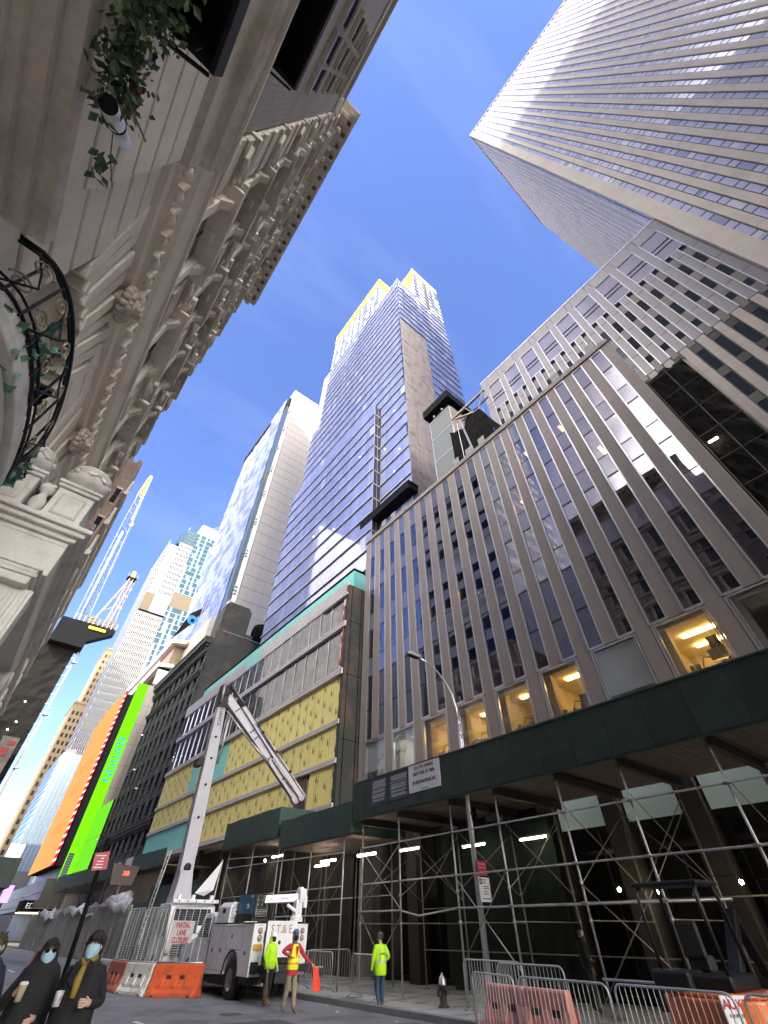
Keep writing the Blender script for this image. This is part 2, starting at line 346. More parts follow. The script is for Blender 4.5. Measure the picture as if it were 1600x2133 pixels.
for k in range(9):   # fit-out behind the strips: columns and partitions seen through the glass
    mb.box(XF+2.2,XF+2.6,yL(k)-1.4,yL(k)-.9,11,28.3); mb.box(XF+4.5,XF+4.6,yL(k)-2.8,yL(k)-1.0,11,28.3)
obj('partition',mb,m_int,B)
# large windows of the second floor, each with its room
for k in range(9):
    a=yL(k)+.0; b=yL(k)-2.07; z0,z1=8.55,10.75
    lit = k in (2,3,4,5,7); bl = k in (0,6)
    mb=MB(); mb.box(XF+.03,XF+.05,b,a,z0,z1); mb.m=1
    for e in (a,b): mb.box(XF-.05,XF+.08,e-.04,e+.04,z0,z1); mb.box(XF-.03,XF+.08,e+(-.12 if e==a else .08),e+(-.08 if e==a else .12),z0,z1)
    mb.box(XF-.05,XF+.08,b+.04,a-.04,z1-.07,z1); mb.box(XF-.05,XF+.08,b+.04,a-.04,z0,z0+.07)
    w=obj('office_window',mb,[g_clear,m_alu],B)
    mb=MB(); y0,y1=b-.3,a+.3
    mb.m=0; mb.box(XF+.34,XF+4,y0,y1,10.62,10.66)
    mb.m=1; mb.box(XF+3.9,XF+4,y0,y1,8,10.62); mb.box(XF+.34,XF+3.9,y0,y0+.06,8,10.62); mb.box(XF+.34,XF+3.9,y1-.06,y1,8,10.62); mb.box(XF+.34,XF+3.9,y0,y1,7.9,8.0)
    mb.box(XF+.35,XF+.75,y1-.62,y1-.06,8,10.62)
    mb.m=2; mb.box(XF+.5,XF+1.0,y0+.3,y1-.5,8.5,8.72); mb.box(XF+1.8,XF+1.86,b+.5,b+.9,9.6,10.4)
    obj('office_room',mb,[m_ceil,m_room,m_dark],w)
    if lit:
        rv=random.Random(k*7+1); q0=XF+rv.uniform(1.0,1.7)
        mb=MB(); mb.box(q0,q0+.2,b+rv.uniform(.1,.7),a-rv.uniform(.3,.6),10.535,10.6)
        if k!=4: mb.box(q0+1.3,q0+1.5,b+.25,a-rv.uniform(.4,.9),10.535,10.6)
        obj('ceiling_light',mb,EM('lit office fitting',(1,.60,.16),12),w)
        mb=MB(); rnd=random.Random(k)
        for q in range(7):
            y=b+.2+q*.22; mb.box(XF+.55,XF+.55+rnd.uniform(.1,.3),y,y+rnd.uniform(.1,.2),8.72,8.75+rnd.uniform(.08,.32))
        mb.box(XF+2.6,XF+3.0,b+rv.uniform(-.1,.5),b+rv.uniform(.7,1.2),8,rv.uniform(9.6,10.4))
        if k%2: mb.box(XF+.9,XF+.95,b+.3,b+.9,9.15,9.55)
        mb.tube([(XF+.6,b+1.3,8.7),(XF+.75,b+1.1,9.3),(XF+.9,b+.7,9.2)],.025,6)
        obj('desk_clutter',mb,M('desk things',(.28,.25,.22),.6,var=.7,scale=6),w)
    if bl:
        mb=MB(); mb.box(XF+.12,XF+.13,b+.05,a-.05,9.0 if k==0 else 8.75,z1-.08); obj('roller_blind',mb,m_blind,w)
    if k==1:
        mb=MB(); mb.box(XF+.12,XF+.13,b+.05,a-.05,10.15,z1-.08); obj('roller_blind',mb,m_blind,w)
        mb=MB(); mb.box(XF+.8,XF+2.6,b+.5,b+.62,10.5,10.58); mb.box(XF+.8,XF+2.6,b+1.1,b+1.22,10.5,10.58); obj('ceiling_light',mb,EM('cool fitting',(.9,.95,1),6),w)
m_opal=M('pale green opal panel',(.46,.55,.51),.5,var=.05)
m_opal.node_tree.nodes['Principled BSDF'].inputs['Emission Color'].default_value=(.55,.72,.62,1); m_opal.node_tree.nodes['Principled BSDF'].inputs['Emission Strength'].default_value=.025   # added glow in place of daylight falling on the panels
g_shop=GL('dim shop glass',(.015,.014,.012),.02,(.5,.5,.5),.05,slope=.06)
# ground floor behind the shed
mb=MB(); mb.box(XF+2.2,XF+2.4,-14,25.6,0,8.5); obj('storefront_wall',mb,m_dkroom,B)
mb=MB(); mb.box(XF+.0,XF+2.3,-14,25.6,6.6,8.5); obj('floor_edge',mb,m_spandrel,B)
for k in range(14):
    y=23.5-2.82*k
    mb=MB(); mb.box(XF-.1,XF+.6,y-.35,y+.35,.14,6.6); obj('column',mb,m_dkroom,B)
    mb=MB(); mb.box(XF+1.2,XF+1.23,y-2.4,y-.42,.2,3.9); mb.m=1
    for q in (y-2.44,y-1.42,y-.44): mb.box(XF+1.15,XF+1.28,q-.03,q+.03,.14,6.6)
    mb.box(XF+1.15,XF+1.28,y-2.4,y-.44,3.9,4.05); mb.box(XF+1.15,XF+1.28,y-2.4,y-.44,.14,.3)
    obj('shop_window',mb,[g_shop,m_alud],B)
    if k>=4: mb=MB(); mb.box(XF+.12,XF+.16,y-2.36,y-.46,4.62,6.3); obj('transom_panel',mb,m_opal,B)
# ---------------------------------------------------------------- set back block behind
S=thing('office_building','set back grey block of white edged vertical bands with wide grey panes under its roofline','office block',(27,0,0))
X=27.0; s=1.125; yb=lambda k:12.15-2.5*k
for k in range(9):
    a=yb(k); b=a-1.8
    if b<-9.8: break
    mb=MB(); mb.box(X+.1,X+.13,b,a,45.7,50.95); mb.m=1
    for e in (a,b): mb.box(X-.08,X+.15,e-.04,e+.04,45.6,51)
    mb.box(X-.05,X+.15,b+.04,a-.04,50.9,51); mb.box(X-.05,X+.15,b+.04,a-.04,45.6,45.7)
    mb.m=2; mb.box(X+.02,X+.15,b+.04,a-.04,47.6,47.68); mb.box(X+.02,X+.15,b+.04,a-.04,48.35,48.43)
    obj('louvre_window',mb,[g_top,m_alu,m_alud],S)
    for q in (0,1):
        a2=a-1.23*q; b2=a2-.57
        mb=MB(); mb.m=0; mb.box(X+.12,X+.14,b2,a2,2,45.5)
        mb.m=2; z=45.0
        while z>34.2: mb.box(X+.10,X+.16,b2,a2,z-1.6,z); z-=3.62
        mb.box(X+.10,X+.16,b2,a2,33.7,35.2)
        mb.m=1
        for e in (a2,b2): mb.box(X-.10,X+.16,e-.035,e+.035,34.0,45.55)
        mb.m=3
        z=33.6
        while z>3: mb.box(X+.08,X+.15,b2,a2,z-.9,z); z-=3.62
        for e in (a2,b2): mb.box(X-.03,X+.16,e-.02,e+.02,2,34.0)
        obj('window_strip',mb,[g_dark,m_alu,m_spandrel,m_alud],S)
    for a3,b3,zt in ((b+1.8-.57-.035,b+.57+.035,45.6),(b-.035,b-.7+.035,52.9)):
        mb=MB(); mb.box(X-.03,X+.3,b3,a3,34.0,zt); mb.m=1; mb.box(X-.05,X+.3,b3+.02,a3-.02,2,33.9)
        mb.m=2
        for z in (37,40.6,44.2,30.4,26.8,23.2,19.6): mb.box(X-.055,X+.1,b3+.001,a3-.001,z,z+.02)
        obj('pier',mb,[m_panel,m_pier2,m_joint],S)
mb=MB(); mb.box(X-.06,X+.3,12.18,13.05,2,52.9); mb.m=0
for k in range(9): mb.box(X-.06,X+.3,yb(k)-1.8,yb(k),51.0,52.9)
obj('parapet_panel',mb,m_panel,S)
mb=MB(); mb.box(X-.1,X+14,-10.4,13.08,52.9,53.15); mb.m=1; mb.box(X+.3,X+14,12.9,13.05,2,52.9); mb.box(X+.3,X+.4,-10.4,12.9,2,52.9)
obj('roof',mb,[m_alu,m_panel],S)
# ---------------------------------------------------------------- skyscraper
T=thing('skyscraper','very tall office tower of pale stone piers and glass strips, its top band in sunlight','tower',(26.8,-20,0))
X=26.8; ZT=179.4; trnd=random.Random(21)
g_tower2=GL('tower glass with blind',(.46,.46,.52),.10,(.8,.82,1),.04,slope=.2); g_tower3=GL('tower glass dim',(.22,.23,.36),.16,(.8,.82,1),.02,slope=.22)
ys=[-11.8-1.375*k for k in range(34)]
def zl(z0,z1):
    z=50.5-3.62*13; r=[]
    while z<z1:
        for q in (z,z+2.3):
            if z0<q<z1: r.append(q)
        z+=3.62
    return r
for i,a in enumerate(ys):
    b=a-.58
    mb=MB(); mb.box(X+.0,X+.03,b,a,4,ZT-.8); mb.m=1
    for z in zl(22,ZT-2): mb.box(X-.03,X+.04,b,a,z-.05,z+.05)
    for e in (a,b): mb.box(X-.05,X+.04,e-.02,e+.02,4,ZT-.8)
    zz_=zl(22,ZT-2)
    for q in range(len(zz_)-1):
        t=trnd.random()
        if t<.22: mb.m=2 if t<.13 else 3; h=(zz_[q+1]-zz_[q]); mb.box(X-.004,X+.001,b+.03,a-.03,zz_[q+1]-.05-(h-.1)*trnd.choice((1,1,.55,.35)),zz_[q+1]-.05)
    obj('window_strip',mb,[g_tower,m_alud,g_tower2,g_tower3],T)
    p0=a-.58-.02; p1=a-1.375+.02
    mb=MB(); mb.prism([(X+.1,p1),(X-.10,p1+.05),(X-.10,p0-.05),(X+.1,p0)],'z',4,ZT); mb.m=1
    for z in range(26,int(ZT),7): mb.prism([(X+.1,p1-.002),(X-.103,p1+.048),(X-.103,p0-.048),(X+.1,p0+.002)],'z',z+.6*(i%3),z+.6*(i%3)+.03)
    obj('pier',mb,[m_tower,m_joint],T)
mb=MB(); mb.box(X-.14,X+.3,-11.78,-10.42,4,ZT); obj('corner_pier',mb,m_tower,T)
xs=[28.0+1.5*k for k in range(24)]
for x in xs:
    mb=MB(); mb.box(x,x+.72,-10.62,-10.6,40,ZT-.8); mb.m=1
    for z in zl(60,ZT-2): mb.box(x,x+.72,-10.62,-10.58,z-.06,z+.06)
    obj('window_strip',mb,[g_tower,m_alud],T)
    mb=MB(); mb.prism([(x+.73,-10.7),(x+.78,-10.5),(x+1.45,-10.5),(x+1.49,-10.7)],'z',40,ZT); obj('pier',mb,m_tower,T)
mb=MB(); mb.box(X+.12,64.0,-66,-10.7,2,ZT-.9); mb.box(X-.31,64.2,-66,-10.28,ZT,ZT+.5); obj('core',mb,m_tower,T)
# ---------------------------------------------------------------- netted scaffold in the recess
N=thing('scaffold_tower','tall scaffold wrapped in black debris netting in the recess between window strip block and skyscraper','scaffold',(22,-1.6,0))
def netface(x,y0,y1,z0,z1,seed,n=14,m=40,amp=.12):
    r=random.Random(seed); mb=MB()
    P=[[(x+r.uniform(-amp,amp), y0+(y1-y0)*i/n+r.uniform(-.05,.05)*(0<i<n), z0+(z1-z0)*j/m+(r.uniform(-.3,.25) if j==m else 0)) for i in range(n+1)] for j in range(m+1)]
    mb.add([p for row in P for p in row],[(j*(n+1)+i,j*(n+1)+i+1,(j+1)*(n+1)+i+1,(j+1)*(n+1)+i) for j in range(m) for i in range(n)]); return mb
a=netface(22,-2.75,.9,3,27.6,3); c=netface(22,-2.75,.9,3,27.6,3,); obj('netting',a,m_net,N)
mb=MB(); mb.prism([(22.1,-2.7),(24.2,-2.7),(24.2,.6),(22.1,.6)],'z',26.9,27.0)
for y in (-2.7,-1.6,-.5,.6):
    for x in (21.85,23.8): mb.tube([(x,y,0.14),(x,y,27.3)],.03,6)
for z in range(3,28,2):
    mb.tube([(21.82,-2.8,z),(21.82,.8,z)],.028,6)
obj('frame',mb,M('dark scaffold tube',(.05,.045,.042),.7,var=.4,scale=3),N)
for i,(z,y) in enumerate(((20.2,-.9),(18.5,.1))):
    mb=MB(); mb.box(21.7,21.78,y-.25,y+.2,z,z+.08); obj('work_lamp',mb,e_tube,N)
mb=MB(); mb.prism([(-2.80,26.5),(-2.62,26.9),(-2.72,22),(-2.84,16)],'x',21.66,21.70); obj('torn_sheet',mb,m_piped,N)

Z=thing('green_netting','dark green mesh curtain hanging behind the scaffold near the fire hydrant','netting',(17.9,15,2))
mb=MB(); mb.smooth=True; n,m=30,8
mb.add([(17.9+.09*math.sin(i*1.1)+.04*math.sin(i*.37),11.8+6.2*i/n,.3+4.9*j/m) for j in range(m+1) for i in range(n+1)],[(j*(n+1)+i,j*(n+1)+i+1,(j+1)*(n+1)+i+1,(j+1)*(n+1)+i) for j in range(m) for i in range(n)])
obj('sheet',mb,M('green debris mesh',(.006,.014,.009),.95,var=.4,scale=3),Z)

m_patch=M('fresh asphalt patch',(.10,.10,.105),.9,var=.2,scale=2,bump=.5,bscale=80); m_tar=M('tar crack seal',(.025,.025,.026),.5,var=.2)
mb=MB(); mb.prism([(7.0,14.6),(9.4,14.2),(9.6,16.8),(7.3,17.1)],'z',.0,.003); mb.prism([(10.2,9.5),(12.2,9.3),(12.3,13.9),(10.4,14.1)],'z',.0,.003); mb.prism([(3.2,22),(5.4,22.1),(5.3,30),(3.1,29.9)],'z',.0,.003); obj('road_patch',mb,m_patch,road)
rr=random.Random(4); mb=MB()
for (x,y,dx,dy,n) in ((5.2,9,.25,.55,22),(8.4,10.5,.45,.3,14),(9.9,13,-.1,.6,14),(6.6,19.6,.5,.12,12),(10.9,15.2,.05,.6,10)):
    for i in range(n):
        a=(x,y); x+=dx*.5+rr.uniform(-.12,.12); y+=dy*.5+rr.uniform(-.1,.1); w=rr.uniform(.012,.03)
        mb.add([(a[0]-w,a[1]-w*.4,.0045),(a[0]+w,a[1]+w*.4,.0045),(x+w,y+w*.4,.0045),(x-w,y-w*.4,.0045)],[(0,1,2,3)])
obj('road_crack',mb,m_tar,road)
t=thing('manhole_cover','round iron manhole cover in the road left of the workers','manhole cover',(8.9,18.6,0)); mb=MB(); mb.lathe([(0,.006),(.34,.006),(.36,.004),(.38,.001)],(8.9,18.6,0),28)
for q in range(-4,5): mb.box(8.9-.28,8.9+.28,18.6+q*.065-.012,18.6+q*.065+.012,.006,.011)
obj('plate',mb,M('worn iron',(.09,.085,.08),.5,metal=.5,var=.3,scale=8),t)
for i,(x,y,c) in enumerate(((9.6,14.9,(.6,.6,.58)),(11.9,14.2,(.5,.45,.36)),(11.7,16.9,(.62,.6,.6)),(7.6,16.4,(.55,.5,.45)),(12.3,18.4,(.4,.36,.3)))):
    t=thing('paper_scrap',('white scrap by the road patch','brown scrap near the hydrant kerb','white scrap at the kerb beside the walking worker','pale scrap in the middle of the road','dirty scrap at the kerb by the truck')[i],'litter',(x,y,0),'litter on the road'); mb=MB(); mb.add([(x-.06,y-.04,.006),(x+.05,y-.05,.012),(x+.07,y+.03,.03),(x-.03,y+.06,.02)],[(0,1,2,3)]); obj('scrap',mb,M('scrap %d'%i,c,.9),t)
# ---------------------------------------------------------------- hotel tower with yellow crown
H=thing('hotel_tower','blue glass hotel tower under a yellow painted crown, its upper floors in sunlight','tower',(27,45,0))
X=27.0; FP=3.32; rn=random.Random(4)
def band(mb,ax,fix,a0,a1,z0,h,cell,out,pr=(.70,.28)):
    """one storey of panels along axis ax; out = outward sign"""
    n=max(1,round((a1-a0)/cell)); w=(a1-a0)/n
    def bx(q0,q1,d0,d1,zz0,zz1):
        f0,f1=fix+out*d0,fix+out*d1
        if ax=='y': mb.box(f0,f1,q0,q1,zz0,zz1)
        else: mb.box(q0,q1,f0,f1,zz0,zz1)
    for i in range(n):
        q=a0+i*w; t=(i*.381966+.13*math.floor(z0/9)+.25*rn.random())%1
        mb.m = 0 if t<pr[0] else (1 if t<pr[0]+pr[1] else 2)
        bx(q+.03,q+w-.03,-.05,.0+.012*mb.m,z0+.36,z0+h)
        if mb.m==0: mb.m=1; bx(q+.03,q+w-.03,.0,.012,z0+1.25,z0+1.29)
        mb.m=1; bx(q-.028,q+.028,-.05,.018,z0+.36,z0+h)
    mb.m=4; bx(a0,a1,-.05,.22,z0+.24,z0+.38)
    mb.m=5; bx(a0,a1,-.05,.02,z0,z0+.25)
m_toplit=M('sunlit top panel',(.62,.64,.60),.3,var=.05)  # paler panel for the top floors, sunlight put into the colour
mats=[g_riu,g_riu2,m_frit,m_alu,m_wpanel,m_alud]; matsT=[g_riu,g_riu2,m_toplit,m_alu,m_wpanel,m_alud]
z=27.9; zs=[]
while z<165: zs.append(z); z+=FP
for z in zs:
    mb=MB()
    if z<72: band(mb,'y',X-1.5,34.5,66.1,z,FP,1.25,-1); band(mb,'y',X,27.3,34.4,z,FP,1.25,-1); mb.m=5; mb.box(X-1.46,X-.02,34.47,34.5,z+.3,z+FP); mb.m=3; mb.box(X-1.5,X-1.42,34.42,34.5,z,z+FP); mb.box(X-.75,X-.7,34.42,34.5,z,z+FP); mb.box(X-1.5,X,34.40,34.52,z,z+.22)
    elif z<134: band(mb,'y',X,27.3,66.1 if z<98 else 62.3,z,FP,1.25,-1)
    elif z<155: band(mb,'y',X,36.2,62.3,z,FP,1.25,-1,(.36,.10))  # larger share of pale panels, standing in for sun on the facade
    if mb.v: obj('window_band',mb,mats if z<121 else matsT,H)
    mb=MB()
    if z<44: pass
    elif z<106: band(mb,'x',27.3,35.4,46.0,z,FP,1.5,-1,(.1,.75))
    elif z<134: band(mb,'x',27.3,27.06,46.0,z,FP,1.5,-1,(.1,.6))
    elif z<163: band(mb,'x',27.3,34.4,46.0,z,FP,1.5,-1,(.12,.2))
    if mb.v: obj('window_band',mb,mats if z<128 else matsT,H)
mb=MB(); mb.box(27.0,35.4,27.24,27.6,30,107); mb.m=1
for k in range(23): mb.box(27.0,35.4,27.235,27.5,32+FP*k,32.06+FP*k)
for x in (29.1,31.4,33.4): mb.box(x,x+.05,27.236,27.5,32,107)
obj('concrete_wall',mb,[m_conc,m_joint],H)
mb=MB(); mb.box(27.02,45.9,27.36,66,0,134.6); mb.box(27.02,45.9,36.3,62.2,134.6,156.2); mb.box(34.5,45.9,27.4,36.3,134.6,164); obj('core',mb,m_wpanel,H)
mb=MB(); mb.box(26.93,45,36.1,62.4,156.2,162.6); obj('crown',mb,m_yelframe,H)
mb=MB(); mb.box(34.3,34.5,27.28,36,153,165); mb.m=1; mb.box(34.3,46.1,27.2,27.4,163.6,166.5); mb.m=2; mb.box(34.3,46.1,27.22,27.38,162.6,163.6)
obj('penthouse_frame',mb,[m_yelframe,m_white,m_yelframe],H)
mb=MB(); mb.box(39,40.4,27.22,27.35,138,162); obj('dark_slot',mb,m_joint,H)
mb=MB(); mb.box(27,34.4,27.25,36.3,137.2,138.2); mb.box(26.95,27.2,27.2,36.2,136.6,138.4); obj('parapet',mb,m_alu,H)
mb=MB(); mb.box(25.4,27.2,26.4,37.2,43.3,44.4); mb.m=1; mb.box(25.35,27.2,26.3,37.25,44.4,44.6); obj('canopy',mb,[m_dark,m_dark],H)
TZ=29.0; mb=MB(); mb.box(26.3,26.6,38,66,20,27.8); mb.m=1; mb.box(20.0,25.4,29.9,76,26,TZ); mb.m=2; mb.box(19.9,25.5,29.8,76,TZ,TZ+.2)
obj('base',mb,[g_riu,m_teal,m_dark],H)
for y,z in ((31,52),(38.5,62),(52,52.2),(45,49),(33.2,60),(29.5,56.2),(30.6,69)):
    mb=MB(); mb.ball((X-1.55 if y>34.5 else X-.05,y,z),.075,8,6); obj('room_lamp',mb,e_tube,H)
# ---------------------------------------------------------------- glazed stair block + roof rig between hotel and set back block
Q=thing('stair_block','grey glazed bulkhead with overhanging dark roof between concrete wall and office block','bulkhead',(25,19,28))
mb=MB(); mb.box(25,30,17.3,20.9,28,51); mb.m=1
for z in (34,38,42.4,46.8,50.9): mb.box(24.94,30,17.22,20.95,z,z+.2)
for y in (17.28,20.9): mb.box(24.94,25.1,y-.06,y+.08,28,51)
obj('glazing',mb,[GL('milky glass',(.16,.17,.165),.07,(1,1,1),.25,slope=.1),m_alu],Q)
mb=MB(); mb.box(24.3,31.5,16.7,21.4,52.3,53.9); mb.m=1; mb.box(25.3,30,17.6,20.6,51,52.3); obj('roof',mb,[m_dark,m_dkroom],Q)
for x in (26,27.5,29,30.5): mb=MB(); mb.box(x,x+.25,16.8,21.3,52.05,52.3); obj('roof_beam',mb,m_dark,Q)
mb=MB(); mb.box(25.06,30,17.1,17.3,28,51); obj('side_wall',mb,m_conc,Q)
for y in (18.4,19.9): mb=MB(); mb.ball((24.85,y,51.6),.16,7,5); obj('flood_lamp',mb,m_white,Q)
Q=thing('roof_scaffold','black netted roof scaffold box with steel outrigger beams beside the glazed bulkhead','scaffold',(21.5,13,29))
r=random.Random(9); n,m=20,14
tops=lambda t: 39.2-1.0*math.sin(t*math.pi*1.0)*(t<.45)-.2*t-2.8*max(0,(t-.8)/.2)**1.5
mb=MB(); mb.add([(21.4+r.uniform(-.08,.08),15.35-4.85*i/n,29.2+(tops(i/n)-29.2)*j/m+r.uniform(-.04,.04)) for j in range(m+1) for i in range(n+1)],[(j*(n+1)+i,j*(n+1)+i+1,(j+1)*(n+1)+i+1,(j+1)*(n+1)+i) for j in range(m) for i in range(n)])
b0=len(mb.v); mb.add([(21.4+.5*i,10.5+r.uniform(-.1,.1),29.2+(36.4-29.2)*j/m) for j in range(m+1) for i in range(7)],[(j*7+i,j*7+i+1,(j+1)*7+i+1,(j+1)*7+i) for j in range(m) for i in range(6)])
b0=len(mb.v); mb.add([(21.4+.5*i,15.35,29.2+(39.0-29.2)*j/m) for j in range(m+1) for i in range(7)],[(j*7+i,j*7+i+1,(j+1)*7+i+1,(j+1)*7+i) for j in range(m) for i in range(6)]); obj('netting',mb,m_net,Q)
mb=MB(); mb.bar((21.5,14.9,41.3),(21.5,10.2,41.3),.22,.3); mb.bar((21.5,14.5,40.9),(21.5,11.9,39.2),.18,.18); mb.bar((21.5,10.5,41.2),(21.5,11.4,39.1),.12); mb.bar((21.5,12.9,41.2),(21.5,12.2,39.4),.10); mb.bar((21.5,14.9,41.2),(21.5,13.8,39.7),.12); mb.bar((22.3,14.4,41),(22.3,10.4,41),.14)
for y in (11,12.5,14,15): mb.tube([(21.55,y,29),(21.55,y,38.8)],.05,6)
for z in (40.1,40.7): mb.tube([(23,10.3,z),(23,13.4,z)],.03,5)
obj('steel_beam',mb,m_piped,Q)
mb=MB(); mb.tube([(21.3,14.2,39.6),(21.3,14.2,29)],.03,5); mb.tube([(21.3,13.8,39.6),(21.3,12.6,29)],.03,5); mb.tube([(21.3,13.7,39.6),(21.3,12.45,29)],.03,5); obj('cable',mb,m_alu,Q)
# ---------------------------------------------------------------- low block under construction with yellow sheathing
Y=thing('construction_building','low block under construction with yellow sheathing boards below two rows of grey windows','building site',(17,45,0))
X=17.0; y0,y1=26.05,65.4
mb=MB(); mb.box(X+.1,27,y0+.15,y1,7.2,23.6); mb.box(X+.1,X+6,y0+.15,y1,6.9,7.2); obj('wall',mb,m_grey,Y)
mb=MB(); mb.box(X-.12,27,25.82,y0+.15,5,23.55); mb.m=1
for q in range(9): mb.box(X+.2+q*1.0,X+.26+q*1.0,25.80,25.83,5,23.5)
for z in (11,15.5,20): mb.box(X,27,25.81,25.83,z,z+.05)
obj('party_wall',mb,[m_blackwall,m_dark],Y)
for z,h,d in ((7.05,.32,.25),(9.55,.3,.22),(11.98,.3,.22),(15.5,.45,.3),(19.5,.5,.28)):
    mb=MB(); mb.box(X-d,X+.1,y0-.1,y1,z,z+h); mb.m=1; mb.box(X-d-.004,X+.1,y0-.1,y1,z+h*.55,z+h*.6); obj('cement_band',mb,[m_grey,m_joint],Y)
mb=MB(); mb.box(X-.1,X+.15,y0+.1,y1+.2,22.75,24.1); mb.box(X-.28,X+.1,y0-.1,30.0,22.55,22.8); obj('parapet',mb,m_grey,Y)
mb=MB(); mb.box(X-.104,X+.1,43.0,46.6,22.9,23.95); obj('teal_patch',mb,m_teal,Y)
r=random.Random(2); m_tape=M('pale sealing tape',(.78,.72,.45),.6,var=.1)
def sheath(ya,yb_,za,zb,tealr=()):
    mb=MB(); mb.box(X-.02,X+.1,ya,yb_,za,zb); mb.m=1
    y=ya+.5; row=0
    while y<yb_-.2:
        zz=za+.35+(.55 if row%2 else 0)
        while zz<zb-.45:
            if not any(t0-.2<y<t1+.2 for t0,t1 in tealr):
                q=y+r.uniform(-.16,.16); zz+=r.uniform(-.10,.10)
                mb.add([(X-.025,q,zz),(X-.025,q-.22,zz+.12),(X-.025,q-.16,zz+.22),(X-.025,q,zz+.55)],[(0,1,2,3)])
                mb.box(X-.026,X-.02,q-.33,q-.30,zz-.05,zz+.55)
                mb.box(X-.026,X-.02,q-.28,q-.26,zz-.2,zz+.2)
            zz+=1.12
        y+=.95; row+=1
    mb.m=2
    yy=ya+2.44
    while yy<yb_: mb.box(X-.0235,X-.02,yy,yy+.022,za,zb); yy+=1.22
    mb.m=3
    for t0,t1 in tealr: mb.box(X-.03,X-.015,t0,t1,za,zb)
    mb.m=4
    for _ in range(int((yb_-ya)*.35)):
        q=r.uniform(ya+.3,yb_-1); zz=r.uniform(za+.1,zb-.5)
        if not any(t0-1<q<t1+.3 for t0,t1 in tealr): mb.box(X-.024,X-.02,q,q+r.uniform(.3,1.6),zz,zz+.07) if r.random()<.6 else mb.box(X-.024,X-.02,q,q+.07,zz,min(zb,zz+r.uniform(.4,1.5)))
    obj('sheathing',mb,[m_sheath,m_print,m_joint,m_teal,m_tape],Y)
sheath(y0,y1,12.28,15.5,[(45.9,50.6),(53.4,55.6)]); sheath(y0,y1,9.85,11.98); sheath(31.2,50.2,7.4,9.55); sheath(y0,29.4,7.4,9.55)
mb=MB(); mb.box(X-.02,X+.1,50.3,y1,7.4,9.55); obj('teal_board',mb,m_teal,Y)
mb=MB(); mb.box(X+.05,X+.08,29.4,31.2,7.4,9.55); mb.m=1
for q in range(5): mb.box(X-.0,X+.05,29.75+.3*q,29.9+.3*q,7.4,9.55)
mb.m=2; mb.box(X-.02,X+.0,29.5,29.56,7.6,9.2); obj('boarded_opening',mb,[m_dark,M('timber studs',(.24,.17,.13),.8,var=.3),m_white],Y)
for row,(za,zb) in enumerate(((15.95,19.5),(20.0,22.75))):
    q=y0+.55; i=0
    while q<y1-.6:
        w=1.86; e=min(q+w,y1)
        mb=MB(); mb.box(X+.0,X+.03,q,e,za,zb); mb.m=1
        mb.box(X-.06,X+.05,q-.03,q+.03,za,zb); mb.box(X-.05,X+.05,q+.03,e-.03,zb-.06,zb); mb.box(X-.05,X+.05,q+.03,e-.03,za,za+.06)
        obj('window',mb,[g_mirrorblue if q>53.5 else g_yellowrow,m_alu],Y); q+=w; i+=1
mb=MB(); mb.box(X-.05,X+.1,y0+.05,y0+.5,15.95,22.5); mb.m=1
pts=[(X-.1,y0+.3+.08*math.sin(q*1.3),16.3+q*.33) for q in range(17)]; mb.tube(pts,[.1+.06*math.sin(q*2.1) for q in range(17)],7)
obj('red_wrap_strip',mb,[m_white,M('faded red wrap',(.30,.07,.05),.8,var=.3)],Y)
mb=MB(); mb.box(X+1.5,X+1.7,y0,y1,.14,7); mb.m=1
for q in range(8): mb.box(X+.3,X+.7,y0+1+q*5.2,y0+1.4+q*5.2,.14,7)
obj('ground_floor',mb,[m_dkroom,m_beam],Y)
for y in (29.5,36,44,50): mb=MB(); mb.ball((X+.9,y,4.6 if y>40 else 5.4),.07,8,6); obj('work_bulb',mb,e_bulb,Y)
# ---------------------------------------------------------------- black painted loft building
K=thing('loft_building','black painted masonry loft building with deep small windows and heavy cornice','building',(18.5,82,0))
X=18.5
mb=MB(); mb.box(X+.25,34,71.0,99.0,0,37.0); obj('wall',mb,m_blackwall,K)
cols=9; pw_=28/cols
for f in range(9):
    z=5.2+3.45*f
    for c in range(cols):
        q=71.0+c*pw_
        mb=MB(); mb.box(X+.22,X+.24,q+.9,q+2.2,z+.8,z+2.7); mb.m=1
        mb.box(X-.1,X+.25,q+.75,q+2.35,z+.62,z+.8); mb.box(X-.08,X+.25,q+.8,q+2.3,z+2.7,z+2.9); mb.box(X+.15,X+.25,q+.9,q+2.2,z+1.72,z+1.78)
        obj('window',mb,[g_dark,m_black],K)
mb=MB()
for c in range(cols+1):
    q=71+c*pw_; mb.box(X,X+.25,max(71,q-.72),min(99,q+.88),4.5,35.5)
for f in range(10): mb.box(X+.06,X+.25,71,99,5.2+3.45*f-.55,5.2+3.45*f+.6)
obj('facade',mb,m_black,K)
for z,d,h in ((35.3,.45,.5),(36.9,.9,.9),(31.6,.3,.35),(11.6,.35,.4)):
    mb=MB(); mb.box(X-d,X+.3,70.95,99.05,z,z+h); mb.box(X-d-.15,X+.3,70.9,99.1,z+h,z+h+.16)
    for q in range(28): mb.box(X-d*.7,X,71.3+q,71.65+q,z-.45,z)
    obj('cornice',mb,m_black,K)
mb=MB(); mb.box(X+.5,33,70.98,98.9,37,39.5); mb.box(X+1,26,72,84,39.4,41); obj('parapet',mb,m_blackwall,K)
K2=thing('water_tank_house','dark boxy tank housing on the black loft building roof','rooftop tank',(23,76,39))
mb=MB(); mb.prism([(19.8,40.2),(25.0,40.2),(25.2,46.2),(24.5,47.1),(20.6,47.1),(19.9,46.4)],'y',73.2,77.6); obj('housing',mb,m_blackwall,K2)
